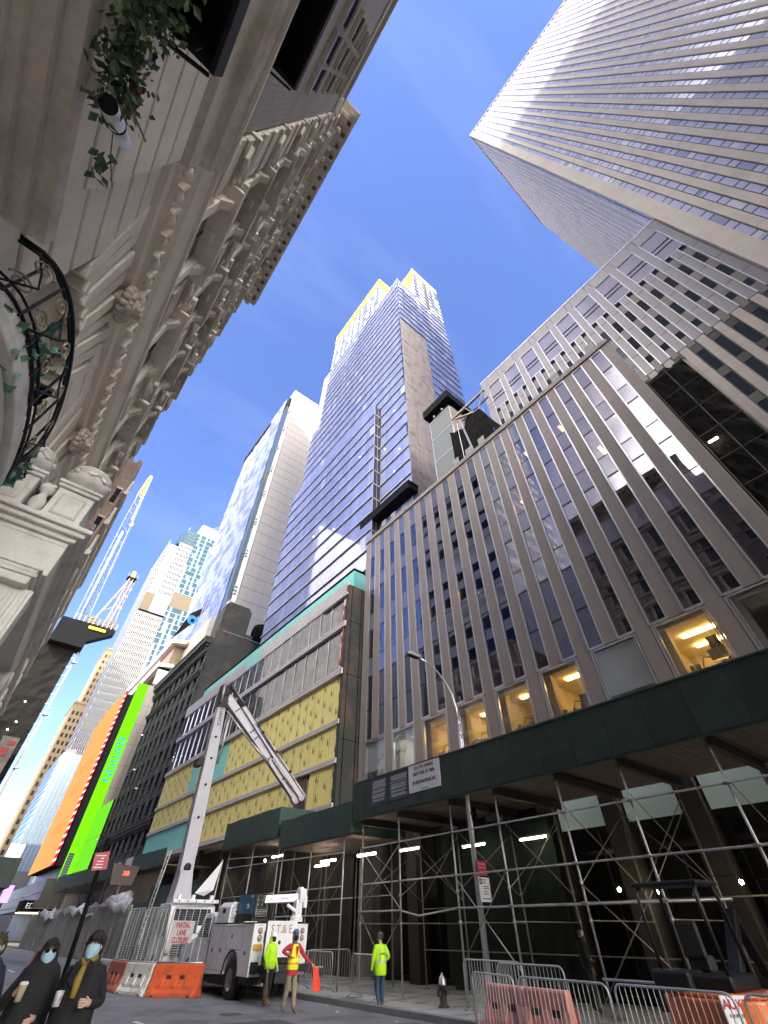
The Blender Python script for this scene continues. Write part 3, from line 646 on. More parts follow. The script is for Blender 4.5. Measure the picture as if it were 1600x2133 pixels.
mb=MB(); mb.lathe([(0,40.2),(2.0,40.2),(2.1,43.4),(1.9,44.6),(1.2,45.0),(0,45)],(28.6,74.4,0),14); mb.box(26.6,27.6,72.8,75,40,43.6); mb.box(29.8,31.4,73,75,40.5,42.2)
for q in range(4): mb.tube([(26,72.4+q*.3,40.6+q*.8),(32,72.2,40.2+q*.7)],.08,5)
obj('tank',mb,m_dark,K2)
mb=MB(); mb.tube([(20,70.8,39.7),(25,70.8,39.6),(33,70.8,39.2)],.07,6); obj('pipe',mb,m_alu,K2)
# ---------------------------------------------------------------- corner block carrying the big screens
L=thing('screen_building','grey clad corner block rising behind the lit green blade screen','building',(19,120,0))
mb=MB(); mb.box(18.6,34,111.2,170,0,42.6); mb.m=1
for z in range(6,42,4): mb.box(18.59,34,111.19,111.3,z,z+.06)
for x in range(20,33,3): mb.box(x,x+.06,111.19,111.3,0,42.6)
obj('wall',mb,[m_edwall,m_joint],L)
mb=MB(); mb.box(14.8,18.7,112.1,168,4.4,8.2); mb.m=1
for z in (5,6.4): mb.box(14.7,14.8,112,168,z,z+.12)
obj('base_fascia',mb,[m_alud,m_piped],L)
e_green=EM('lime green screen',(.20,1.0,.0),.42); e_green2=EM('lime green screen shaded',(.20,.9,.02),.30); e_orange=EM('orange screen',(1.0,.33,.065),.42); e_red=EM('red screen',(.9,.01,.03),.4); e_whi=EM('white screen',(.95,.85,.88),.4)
e_blue=EM('screen lettering',(.0,.42,.60),.4); e_or2=EM('screen faint lettering',(.72,.24,.055),.38)
G=thing('led_screen','tall narrow lime green blade screen with blue EDITION lettering','screen',(17,111.5,8))
mb=MB(); mb.box(16.25,18.55,111.4,112.0,7.8,42.6); obj('casing',mb,m_dark,G)
mb=MB(); mb.box(16.25,18.55,111.36,111.4,7.8,42.6); obj('display',mb,e_green,G)
text('lettering','EDITION',2.15,(17.4,111.34,27.0),(0,0,-1),(1,0,0),e_blue,G,xs=.98)
mb=MB(); mb.box(16.42,17.35,111.32,111.35,8.2,11.7); mb.m=1
for q in range(9): mb.box(16.55,17.2,111.31,111.33,8.5+q*.35,8.6+q*.35)
mb.m=0; mb.box(17.5,17.56,111.32,111.35,7.8,16.5); mb.bar((16.3,111.33,14.6),(17.5,111.33,12.6),.07,.04); obj('inset_panel',mb,[EM('dark inset',(.10,.11,.10),.3),EM('inset lines',(.3,.34,.3),.3)],G)
G=thing('led_screen','short wide lime green screen on the facade right of the green blade','screen',(18.4,105,8))
mb=MB(); mb.box(18.1,18.4,99.2,111.2,8.3,18.3); obj('casing',mb,m_dark,G)
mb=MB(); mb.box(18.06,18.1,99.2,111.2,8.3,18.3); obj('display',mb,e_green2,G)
mb=MB()
for q in range(12): mb.box(18.05,18.06,99.6+q,99.66+q,8.3,18.3)
mb.box(18.05,18.06,99.2,111.2,13.2,13.3); obj('seam',mb,EM('screen seam',(.13,.5,.02),.3),G)
G=thing('led_screen','huge orange street screen edged by a striped red and white strip','screen',(16.5,158,11))
mb=MB(); mb.prism([(127,11.0),(157.5,11.0),(157.5,43.2),(130.2,45.2),(127,45.0)],'x',16.5,18.5); obj('casing',mb,m_dark,G)
mb=MB(); mb.prism([(127.4,11.0),(157.5,11.0),(157.5,44.2),(148,46.2),(127.4,45.6)],'x',16.44,16.5); obj('display',mb,e_orange,G)
for s_,yy,zz,sz in (('ACTION',141,31,3.6),('FOCUS',143,26,3.4),('BEYOND',141,18,3.4)): text('faint_lettering',s_,sz,(16.42,yy,zz),(0,-1,0),(0,0,1),e_or2,G)
mb=MB()
for q in range(1,9): mb.box(16.435,16.44,127.4+q*3.4,127.44+q*3.4,11.2,44)
for q in range(1,8): mb.box(16.435,16.44,127.6,157.3,11+q*4.2,11.04+q*4.2)
obj('panel_seam',mb,e_or2,G)
mb=MB(); mb.box(16.4,16.75,126.6,127.3,11,45.6); mb.m=1
for q in range(26): mb.prism([(16.36,11.4+q*1.3),(16.77,11.7+q*1.3),(16.77,12.2+q*1.3),(16.36,11.9+q*1.3)],'y',126.58,127.32)
obj('striped_edge',mb,[e_red,e_whi],G)
# marquee at the foot
G=thing('hotel_marquee','black hotel marquee with pale EDITION lettering over the entrance','marquee',(15,117,4))
mb=MB(); mb.box(13.2,18.6,116,121,4.0,5.5); obj('canopy',mb,m_dark,G)
mb=MB(); mb.box(13.3,18.4,116.2,120.8,3.85,3.98); obj('soffit_light',mb,EM('soffit light',(1,.75,.4),1.5),G)
text('lettering','EDITION',1.0,(15.8,115.97,4.75),(1,0,0),(0,0,1),m_alu,G)
# terraces of the hotel above the screen block
L=thing('terrace_building','brown terraced hotel storeys with pale zigzag parapets and planted balconies','building',(22,118,42))
mb=MB(); mb.box(21.6,34,115.5,160,42.4,56.5); obj('wall',mb,m_brown,L)
mb=MB(); mb.box(19.0,21.7,111.0,111.3,43,47.2); mb.box(24.1,24.5,111.0,111.3,43,47.2); mb.box(19.0,24.5,111.0,111.3,46.6,47.2); mb.m=1
for q in range(4): mb.box(20.2+q*1.05,20.3+q*1.05,111.1,111.2,43,46.6)
mb.box(19.5,24.1,111.1,111.2,44.6,44.7); mb.m=2; mb.box(19.6,24.1,111.4,111.5,43,46.6); obj('lobby_box',mb,[m_white,m_alud,g_dark],L)
for i,(z,dx) in enumerate(((48.4,0),(55.2,1.2))):
    mb=MB(); mb.prism([(19.2+dx,160),(19.2+dx,114),(22.3+dx,112.5),(23.5+dx,114.5),(27.5+dx,111.6),(33,111.6),(33,160)],'z',z,z+.9); mb.m=1
    mb.prism([(20.2+dx,160),(20.2+dx,115),(22.6+dx,114.2),(23.6+dx,116.4),(27.5+dx,113.4),(33,113.4),(33,160)],'z',z-.3,z)
    mb.m=2
    for q in range(22): mb.box(19.18+dx,19.24+dx,114.5+q*2,115.6+q*2,z+.9,z+1.7)
    obj('terrace',mb,[m_grey,m_brown,m_white],L)
mb=MB(); mb.box(21.2,26,120,160,58.6,59.2); mb.m=1; mb.box(22.5,26,122,160,56.1,58.6); obj('roof',mb,[m_grey,m_brown],L)
m_shrub=M('autumn shrub leaves',(.17,.17,.03),.7,var=.5,scale=3)
def shrub(c,r,h,label,n=170,mat=None,grp='plants on the hotel terraces'):
    rr=random.Random(int(c[1]*10+c[2])); mb=MB()
    for _ in range(n):
        t=rr.random(); a=rr.uniform(0,6.28); rad=r*(1-.8*t)*rr.uniform(.3,1); p=Vector((c[0]+rad*math.cos(a),c[1]+rad*math.sin(a),c[2]+h*t))
        d=Vector((rr.uniform(-1,1),rr.uniform(-1,1),rr.uniform(0,1.2))).normalized(); w=d.cross(Vector((rr.uniform(-1,1),rr.uniform(-1,1),.3))).normalized(); s_=r*.28
        mb.add([p,p+d*s_*.5+w*s_*.35,p+d*s_,p+d*s_*.5-w*s_*.35],[(0,1,2,3)])
    t=thing('shrub',label,'shrub',c,grp)
    obj('foliage',mb,mat or m_shrub,t,recalc=False); mb=MB(); mb.tube([c,(c[0],c[1],c[2]+h*.5)],r*.07,5); obj('stem',mb,m_brown,t)
shrub((21.6,113.2,47.2),1.1,2.6,'yellow green shrub on the lower terrace above the white framed box'); shrub((23.5,113.4,47.2),.8,1.9,'smaller dark shrub beside it on the lower hotel terrace')
shrub((23.2,114.6,49.3),1.1,3.6,'tall pointed shrub on the middle terrace'); shrub((24.6,115.0,49.3),1.0,3.0,'bushy shrub in a pale pot on the middle hotel terrace'); shrub((21.0,118,49.3),.7,1.6,'low shrub near the middle terrace railing')
G=thing('round_logo_sign','dark slanted panel with a round blue emblem beside the mirrored tower','sign',(23,125,64))
mb=MB(); mb.prism([(20.7,120,0),(24.8,120,0)][:0] or [(21.6,61),(25.4,67),(28.2,74.5),(24.0,70)],'y',124,124.4); obj('panel',mb,m_dark,G)
mb=MB(); mb.lathe([(0,123.9),(1.45,123.9),(1.45,123.95)],(25.0,0,68.2),24,'y'); obj('emblem',mb,EM('blue emblem',(.05,.25,.55),.6),G)
mb=MB(); mb.lathe([(0,123.85),(.6,123.85),(.6,123.9)],(25.2,0,68.0),16,'y'); obj('emblem_core',mb,m_dark,G)
# ---------------------------------------------------------------- mirrored hotel tower with pale blank end wall
E=thing('mirror_tower','slim tower with rippled blue glass flank and blank pale grey end wall, sunlit on top','tower',(28,100,0))
X=28.0; ZE=177.0
mb=MB(); mb.box(X+1.4,43.4,100,146,0,ZE-13); mb.m=1
z=8
while z<ZE-14: mb.box(X+1.4,43.4,99.97,100.1,z,z+.09); z+=4.1
for x in (31.2,33.6,36,38.4,40.8): mb.box(x,x+.025,99.985,100.1,0,ZE-13)
obj('end_wall',mb,[m_edwall,m_joint],E)
mb=MB(); mb.box(X+.2,43.4,100.0,118,ZE-13,ZE); mb.m=1
for q in range(14): mb.box(X+.9+q*1.1,X+.97+q*1.1,99.96,100.1,ZE-13,ZE)
mb.box(X+.2,43.4,99.95,100.1,ZE-13.1,ZE-12.8); obj('crown',mb,[m_white,m_joint],E)
mb=MB(); mb.box(X+.25,X+1.2,99.9,101,63,ZE-10); mb.m=1
for z in (66+13*q for q in range(8)):
    for d in (0,1.0,2.2): mb.box(X-.1,X+.5,99.6,99.95,z+d,z+d+.4)
obj('corner_fin',mb,[m_white,m_joint],E)
mb=MB(); mb.box(X-1.1,X+.25,100.8,104,58,ZE-14); obj('corner_slot',mb,GL('slot glass',(.05,.06,.06),.25,(.9,1,1),.05),E)
for i in range(32):
    z=55+3.7*i; mb=MB()
    for q in range(14):
        y=104+q*2.9; mb.m=q%2; t=random.Random(i*40+q).uniform(-.12,.12)
        mb.add([(X-1.2+t,y+.03,z+.1),(X-1.2-t,y+2.87,z+.1),(X-1.2-t*.5,y+2.87,z+3.65),(X-1.2+t*.4,y+.03,z+3.65)],[(0,1,2,3)])
    mb.m=2; mb.box(X-1.1,X-.9,104,144.6,z,z+.12)
    obj('glass_band',mb,[g_ed,g_ed,m_alud],E)
mb=MB(); mb.box(X-.8,X+1.4,101,144.6,0,ZE-6); obj('core',mb,m_dark,E)
mb=MB(); mb.box(24.2,43.4,99.3,140,0,57.5); mb.box(27.2,31,99.25,104,57.5,63.5); mb.m=1
for z in (30,34,38,42,46,50,54): mb.box(24.19,43.4,99.27,99.4,z,z+.07)
obj('base',mb,[m_edwall,m_joint],E)
mb=MB()
for q in range(18): mb.box(X-1.6,X-1.3,118+q*1.55,119.1+q*1.55,ZE-9-(q%3)*.3,ZE-6.2)
mb.box(X-1.3,X-1.1,117,146,ZE-8.8,ZE-8.5); obj('roof_lettering',mb,m_dark,E)
mb=MB(); mb.tube([(33,104,ZE),(33,104,ZE+8)],.1,5); mb.bar((31,103,ZE),(36,103,ZE+3),.2); obj('mast',mb,m_alud,E)
# ---------------------------------------------------------------- striped tower across the avenue
V=thing('striped_tower','distant tower with white stone bands beside a green glass half','tower',(33,300,0))
zt=221
for i in range(46):
    z=222-4.35*i
    if z<14: break
    hi=z>176; xa=31.6 if hi else 24.4
    if 160<z<172: continue
    mb=MB(); mb.box(xa,41.6,299.9,302,z-2.3,z); mb.m=1; mb.box(xa,41.6,300.1,302,z-4.35,z-2.3)
    mb.m=2
    n=9 if hi else 16
    for q in range(n+1): mb.box(xa+(41.6-xa)*q/n-.09,xa+(41.6-xa)*q/n+.09,300.0,300.2,z-4.35,z-2.3)
    obj('storey_band',mb,[m_stripe,g_far,m_alu],V)
mb=MB(); mb.box(24.4,41.6,300,340,172-.0,173.5); mb.box(31.0,41.6,299.95,302,158.3,173); mb.m=1
for q in range(10): mb.box(31+q*1.1,31.1+q*1.1,299.9,300,158.3,173)
for q in range(6): mb.box(31,41.6,299.9,300,159+q*2.4,159.12+q*2.4)
mb.m=2; mb.box(24.4,31,299.97,302,158.3,172)
obj('plant_floor',mb,[m_stripe,m_alu,M('tan louvre',(.10,.075,.045),.7,var=.1)],V)
for i in range(56):
    z=232-4.1*i
    if z<10: break
    mb=MB(); band(mb,'x',299.6,41.7,58.6,z-.1,4.1,1.7,-1,(.6,.36)) if not 163<z<175 else (mb.box(41.7,58.6,299.6,300,z,z+4.1))
    obj('glass_band',mb,[g_green,GL('green spandrel',(.07,.12,.12),.08,(.8,1,1),.2,slope=.1) if i==0 else bpy.data.materials['green spandrel'],m_stripe,m_alu,m_alu,m_alud] if not 163<z<175 else [bpy.data.materials['tan louvre']],V)
mb=MB(); mb.box(42,58.6,299.5,330,236,247); mb.m=1
for q in range(13): mb.box(42+q*1.35,42.1+q*1.35,299.4,299.6,236,247)
for q in range(4): mb.box(42,58.6,299.4,299.6,237+q*3,237.15+q*3)
obj('crown',mb,[M('pale green crown',(.14,.20,.17),.4,var=.05),m_stripe],V)
mb=MB(); mb.box(34,41.9,302,330,222,238); mb.box(29.8,34,303,330,222,233); mb.m=1
for q in range(7): mb.box(34+q*1.2,34.1+q*1.2,301.9,302.1,222,238)
for q in range(5): mb.box(34,42,301.9,302.1,223+q*3.2,223.2+q*3.2)
obj('upper_glass',mb,[g_green,m_stripe],V)
mb=MB(); mb.box(24.4,31.5,303,340,172,219); mb.m=1
for q in range(11): mb.box(24.0,25.5,302.5,304,176+q*4.2,178+q*4.2)
obj('notch_glass',mb,[g_ed,m_stripe],V)
mb=MB(); mb.box(24.6,58.4,302.2,340,0,171.5); mb.box(31.7,58.4,302.2,340,171.5,222); obj('core',mb,m_dark,V)
for i in range(44):
    z=218-4.9*i
    if z<4: break
    mb=MB(); mb.box(24.2,24.5,300.2,350,z,z+2.6); mb.m=1; mb.box(24.35,24.5,300.2,350,z-2.3,z); obj('side_band',mb,[m_stripe,g_ed],V)
mb=MB(); mb.bar((50,300,247),(56,300,252),.4); mb.bar((58,300,247),(56,300,252),.4); mb.bar((52,300,248.6),(57.6,300,248.2),.3); mb.tube([(56,300,247),(56,300,253)],.25,5)
mb.tube([(34,303,238),(34,303,241),(35.5,303,242.2)],.25,6); obj('roof_rig',mb,m_stripe,V)
# ---------------------------------------------------------------- old tan tower farther down
O=thing('tan_tower','far stepped tan brick tower with sunlit upper floors behind the striped tower','tower',(21,345,0))
m_tan=M('tan brick',(.24,.17,.10),.85,var=.12,scale=.3)
for x0,x1,yy,z0,z1 in ((17.8,26,330,0,102),(20.6,26.5,334,102,140)):
    mb=MB(); mb.box(x0,x1,yy,yy+30,z0,z1); mb.box(x0-.4,x1+.2,yy-.4,yy+30,z1,z1+1.2); mb.m=1
    z=z0+3
    while z<z1-3:
        for q in range(3): mb.box(x0+.8+q*2.3,x0+2.0+q*2.3,yy-.05,yy+.2,z,z+2.2)
        z+=4.2
    obj('tower_stage',mb,[m_tan,g_far],O)
O=thing('glass_building','low blue white mirror glass block beside the orange screen, far down the street','building',(20,225,0))
mb=MB(); mb.box(16.6,30,225,262,16,52); mb.m=1; rr=random.Random(8)
for q in range(14): mb.box(16.5,16.6,225,262,17+q*2.5,18.3+q*2.5)
mb.m=2
for q in range(9): mb.box(17+q*1.4,17.1+q*1.4,224.9,225,16,52)
mb.m=3; mb.box(16.4,30,224.5,262,0,16); obj('glass_wall',mb,[GL('sky mirror',(.25,.32,.38),.2,(.9,1,1),.1,.3,.2),m_wpanel,m_alu,m_spandrel],O)
O=thing('office_building','grey office block with square dark windows behind the orange screen','building',(24,262,0))
mb=MB(); mb.box(20,24.3,262,296,0,62); mb.m=1
for z in range(20,60,6):
    mb.box(20.8,23.6,261.9,262.1,z,z+3.6)
obj('wall',mb,[m_edwall,g_dark],O)
# ================================================================ SOUTH SIDE
m_stone=M('weathered limestone',(.84,.765,.65),.85,var=.08,scale=1.6,bump=.2,bscale=70,streak=.2,dirt=(.68,.61,.50),dscale=.8)
m_stone2=M('sooty limestone',(.66,.595,.495),.85,var=.14,scale=1.4,bump=.3,bscale=40,streak=.3,dirt=(.44,.39,.32),dscale=1.1)
m_stone3=M('pale portico stone',(.70,.68,.63),.8,var=.07,scale=2,bump=.15,bscale=50,dirt=(.5,.48,.44),dscale=1.5)
m_carve=M('carved stone',(.50,.44,.36),.85,var=.3,scale=6,bump=.8,bscale=18)
m_gbrick=BRICK('grey buff brick',(.50,.44,.38),(.38,.33,.28),(.25,.23,.2),1,.9,.5)
m_bbrick=BRICK('tan brown brick',(.52,.36,.29),(.40,.27,.21),(.4,.33,.28),1,.9,.3)
m_awn=M('dark brown awning cloth',(.018,.012,.012),.9,var=.2)
m_iron=M('black wrought iron',(.012,.012,.013),.45,metal=.4)
m_gold=M('worn gilt scroll',(.38,.31,.20),.5,metal=.3,var=.25,scale=20)
m_leaf=M('dark vine leaves',(.075,.12,.045),.6,var=.6,scale=8)
m_leafb=M('blue green artificial ivy',(.12,.28,.20),.5,var=.5,scale=12)
m_red=M('red petals',(.45,.03,.03),.6)
m_wpaint=M('white enamel',(.72,.73,.74),.35,var=.05)
WX=-1.6
g_left=M('dusty window glass',(.12,.115,.11),.3,var=.2)
# ---------------------------------------------------------------- near neighbour
A=thing('brick_building','brick house with dark awnings above a banded stone base, next to the ornate stone building','building',(-1.5,0,0))
X=-1.5
mb=MB(); mb.box(-14,X-.12,-6,1.86,0,8.3); obj('wall',mb,m_stone,A)
zz=[5.08]+[5.46+.433*k for k in range(7)]
for i in range(len(zz)-1):
    mb=MB(); z0,z1=zz[i],zz[i+1]-.045; mb.box(X-.13,X+.02,-4,1.85,z0,z1); mb.m=1; mb.box(X-.13,X-.03,-4,1.84,z1,z1+.045); obj('stone_course',mb,[m_stone,m_stone2],A,bevel=.008,seg=1)
mb=MB()
for k,(d,z0,z1) in enumerate(((.22,4.95,5.08),(.13,4.88,4.95),(.04,4.82,4.88))): mb.box(X-.7,X+d,-4,1.86+d*.6-.1,z0,z1)
for k in range(4): mb.box(X-.6+.17*k,X-.52+.17*k,-4,1.72,4.78,4.82)
mb.box(X-.9,X-.7,-4,1.7,3,4.9)
obj('window_hood',mb,m_stone2,A)
mb=MB(); mb.prism([(-1.55,8.05),(-1.42,8.15),(-1.40,8.5),(-1.30,8.62),(-1.24,8.9),(-1.24,8.98),(-1.6,8.98)],'y',-6,1.9); mb.m=1; mb.box(-1.6,-1.19,-6,1.92,8.98,9.06); obj('belt_ledge',mb,[m_stone2,m_stone],A)
mb=MB(); mb.box(-14,X-.1,-6,1.86,9.06,31.6); obj('brick_wall',mb,m_gbrick,A)
mb=MB(); mb.box(-14,X+.05,-6,1.86,31.6,31.9); obj('coping',mb,m_stone2,A)
for x0,x1,y0,y1,z0,z1 in ((0,0,1.56,1.86,9.06,31.6),):
    mb=MB(); mb.box(X-.1,X+.0,1.3,1.86,29.4,31.6); mb.box(X-.1,X-.02,-6,1.86,28.6,29.2); obj('brick_band',mb,m_stone2,A)
for z in (16.6,20.2,23.8,27.0):
    for ya,yb in ((-.95,-.35),(-.15,.45),(.62,1.1)):
        mb=MB(); mb.box(X-.12,X-.08,ya,yb,z,z+1.9); mb.m=1; mb.box(X-.12,X+.02,ya-.04,yb+.04,z-.12,z); mb.box(X-.1,X-.02,ya-.04,yb+.04,z+1.9,z+2.0); obj('window',mb,[g_dark,m_stone2],A)
for z,zo,ye in ((6.85,6.05,.63),(10.75,9.7,.68)):
    mb=MB(); mb.hexa([(X-.08,-3.5,z-.03),(X+.55,-3.5,zo-.03),(X+.55,ye,zo-.03),(X-.08,ye-.02,z-.03),(X-.08,-3.5,z),(X+.55,-3.5,zo),(X+.55,ye,zo),(X-.08,ye-.02,z)]); mb.box(X+.53,X+.56,-3.5,ye,zo-.22,zo)
    mb.hexa([(X-.05,ye-.03,zo-.02),(X+.54,ye-.03,zo-.2),(X+.54,ye,zo-.2),(X-.05,ye,zo-.02),(X-.05,ye-.03,z-.02),(X+.54,ye-.03,zo),(X+.54,ye,zo),(X-.05,ye,z-.02)])
    obj('awning',mb,m_awn,A)
    mb=MB(); mb.tube([(X-.1,ye+.04,zo-.5),(X+.5,ye+.04,zo-.08)],.015,6); obj('awning_arm',mb,m_iron,A)
# window box with vines
def leaves(mb,pts,n,sz,rr,spread,up=0):
    for _ in range(n):
        c=rr.choice(pts); p=Vector((c[0]+rr.gauss(0,spread[0]),c[1]+rr.gauss(0,spread[1]),c[2]+rr.gauss(0,spread[2])))
        d=Vector((rr.uniform(-1,1),rr.uniform(-1,1),rr.uniform(-1,.8)+up)).normalized(); w=d.cross(Vector((rr.uniform(-1,1),rr.uniform(-1,1),rr.uniform(-1,1)))).normalized(); s=sz*rr.uniform(.6,1.3); n_=d.cross(w)
        mb.add([p,p+d*s*.45+w*s*.32+n_*s*.08,p+d*s,p+d*s*.45-w*s*.32+n_*s*.08,p+d*s*.5-n_*s*.04],[(0,1,4),(1,2,4),(2,3,4),(3,0,4)])
rr=random.Random(11)
P_=thing('window_planter','trailing vine with a red flower spilling over the stone hood above the white lamp','plant',(-1.2,.5,5.1))
mb=MB(); leaves(mb,[(-1.22,-.9+.2*i,5.35+.1*math.sin(i)) for i in range(8)],1700,.058,rr,(.09,.12,.13)); leaves(mb,[(-1.2,.55+.06*i,5.18+.012*i) for i in range(9)],560,.052,rr,(.05,.05,.07)); leaves(mb,[(-1.15,.96,4.98),(-1.2,.8,5.0)],60,.07,rr,(.05,.05,.04)); leaves(mb,[(-1.18,1.28,5.22),(-1.19,1.36,5.2)],12,.09,rr,(.015,.04,.03)); leaves(mb,[(-1.25,.62,5.95),(-1.28,.7,6.05)],40,.06,rr,(.03,.06,.06))
obj('foliage',mb,m_leaf,P_,recalc=False)
for q in range(26):
    a=Vector((-1.2+rr.gauss(0,.05),rr.uniform(-.6,.95),5.2+rr.gauss(0,.06))); mb=MB(); mb.tube([a,a+Vector((rr.gauss(0,.06),rr.uniform(-.05,.22),rr.uniform(-.05,.2)))],.006,4); obj('stem',mb,m_brown,P_)
mb=MB(); mb.tube([(-1.2,1.0,5.25),(-1.18,1.3,5.3),(-1.17,1.5,5.42)],.004,4); obj('stem',mb,m_brown,P_)
mb=MB(); mb.ball((-1.16,.90,5.35),(.025,.035,.03),8,6); leaves(mb,[(-1.16,.90,5.35)],26,.05,rr,(.015,.02,.02)); obj('flower',mb,m_red,P_)
mb=MB(); mb.box(-1.42,-1.22,-1.2,.72,5.08,5.24); mb.box(-1.4,-1.24,.9,1.0,5.08,5.16); mb.m=1; mb.box(-1.2,-1.16,.72,.78,5.52,5.57); obj('trough',mb,[m_stone2,m_wpaint],P_)
P_=thing('wall_lamp','white cylinder lamp with dark end pointing out below the trailing vine','lamp',(-1.28,1.08,5.38))
a=Vector((-1.1,.92,4.88)); b=Vector((-1.12,1.15,5.26))
d_=(b-a); mb=MB(); mb.tube([a,a+d_*.45],.047,24); mb.m=1; mb.tube([a-d_*.01,a],.046,24); mb.tube([a+d_*.45,a+d_*.5],.0485,24); mb.m=0; mb.tube([a+d_*.5,b],.040,24); mb.m=1; mb.tube([a+d_*.2+Vector((0,0,.03)),a+Vector((-.06,-.05,.16))],.012,6)
obj('housing',mb,[m_wpaint,m_dark],P_)
# ---------------------------------------------------------------- ornate stone building
A=thing('stone_building','ornate grey stone building with lion heads, rounded balcony and heavy bracketed cornice','building',(-1.6,8,0))
Y0,Y1=1.88,14.7; BAY=[3.73,6.6,9.5,12.4]
mb=MB(); mb.box(-16,WX-.16,Y0,Y1,0,33.6); obj('wall',mb,m_stone2,A)
mb=MB(); mb.prism([(-1.62,7.9),(-1.52,7.95),(-1.52,8.14),(-1.46,8.2),(-1.43,8.5),(-1.36,8.62),(-1.30,8.9),(-1.30,8.98),(-1.7,8.98)],'y',Y0,Y1+.2); mb.m=1; mb.box(-1.7,-1.25,Y0-.0,Y1+.25,8.98,9.06); obj('belt_ledge',mb,[m_stone,m_stone],A)
mb=MB()   # egg and dart
y=Y0+.1; 
while y<Y1:
    mb.ball((-1.45,y,8.31),(.06,.085,.12),10,7); mb.prism([(y+.11,8.22),(y+.155,8.44),(y+.20,8.22),(y+.155,8.14)],'x',-1.46,-1.39)
    mb.tube([(-1.43,y-.11,8.40),(-1.41,y,8.47),(-1.43,y+.11,8.40)],.022,6); y+=.31
obj('egg_and_dart',mb,m_stone,A)
# ground storey: piers of banded stone, flared voussoirs, openings
edges=[(Y0,BAY[0]-.95)]+[(BAY[i]+.95,BAY[i+1]-.95) for i in range(3)]+[(BAY[3]+.95,Y1)]
for a,b in edges:
    z=.2
    while z<7.85:
        h=min(.433,7.9-z); mb=MB(); mb.box(WX-.2,WX+.02,a,b,z,z+h-.045); mb.m=1; mb.box(WX-.2,WX-.05,a+.01,b-.01,z+h-.045,z+h)
        if z>1.9: obj('stone_course',mb,[m_stone,m_stone2],A,bevel=.012,seg=1)
        z+=.433
for c in BAY:
    mb=MB()
    for i in range(-4,5):
        y0=c+i*.2; f=.10*i; hgt=.0 if i else .0
        mb.prism([(y0-.095,6.9-abs(i)*.06),(y0+.095,6.9-abs(i)*.06),(y0+.095+f*1.0,7.88),(y0-.095+f*1.0,7.88)],'x',WX-.25,WX+.03-.02*(abs(i)%2))
        mb.prism([(y0-.095,6.9-abs(i)*.06),(y0,6.78-abs(i)*.06),(y0+.095,6.9-abs(i)*.06)],'x',WX-.5,WX+.05)
    obj('voussoir',mb,m_stone,A,bevel=.015)
    mb=MB(); mb.box(WX-.34,WX-.3,c-.95,c+.95,2.2,6.9); mb.m=1
    for q in (-.95,0,.93): mb.box(WX-.3,WX-.22,c+q-.03,c+q+.05,2.2,6.9)
    for z in (2.2,4.6,6.1): mb.box(WX-.3,WX-.22,c-.95,c+.95,z,z+.08)
    mb.m=2; mb.box(WX-.36,WX+.0,c-1.0,c-.95,.2,6.9); mb.box(WX-.36,WX+.0,c+.95,c+1.0,.2,6.9); obj('window',mb,[g_dark,m_alud,m_stone2],A)
    mb=MB()   # lion head keystone
    L0=len(mb.v); mb.ball((0,0,0),(.15,.15,.17),12,9); mb.ball((.11,0,-.05),(.09,.09,.075),10,7); mb.ball((.17,0,-.085),(.04,.05,.035),8,6); mb.ball((.16,0,-.01),(.03,.04,.025),8,6)
    for s in (-1,1): mb.ball((.12,.06*s,.05),(.03,.03,.025),6,5); mb.ball((.03,.13*s,.13),(.04,.04,.05),6,5); mb.ball((.13,.06*s,-.07),(.05,.04,.04),8,6)
    for i in range(16):
        t=2*math.pi*i/16; mb.ball((.02,.17*math.sin(t),.17*math.cos(t)),(.06,.05+.02*(i%2),.055),7,5)
        t+=.2; mb.ball((-.03,.23*math.sin(t),.22*math.cos(t)-.01),(.06,.05,.06),7,5)
    mb.box(-.2,-.02,-.10,.10,-.14,.2)
    mb.xf(Matrix.Translation((WX+.16,c,7.82))); obj('lion_head',mb,m_carve,A)
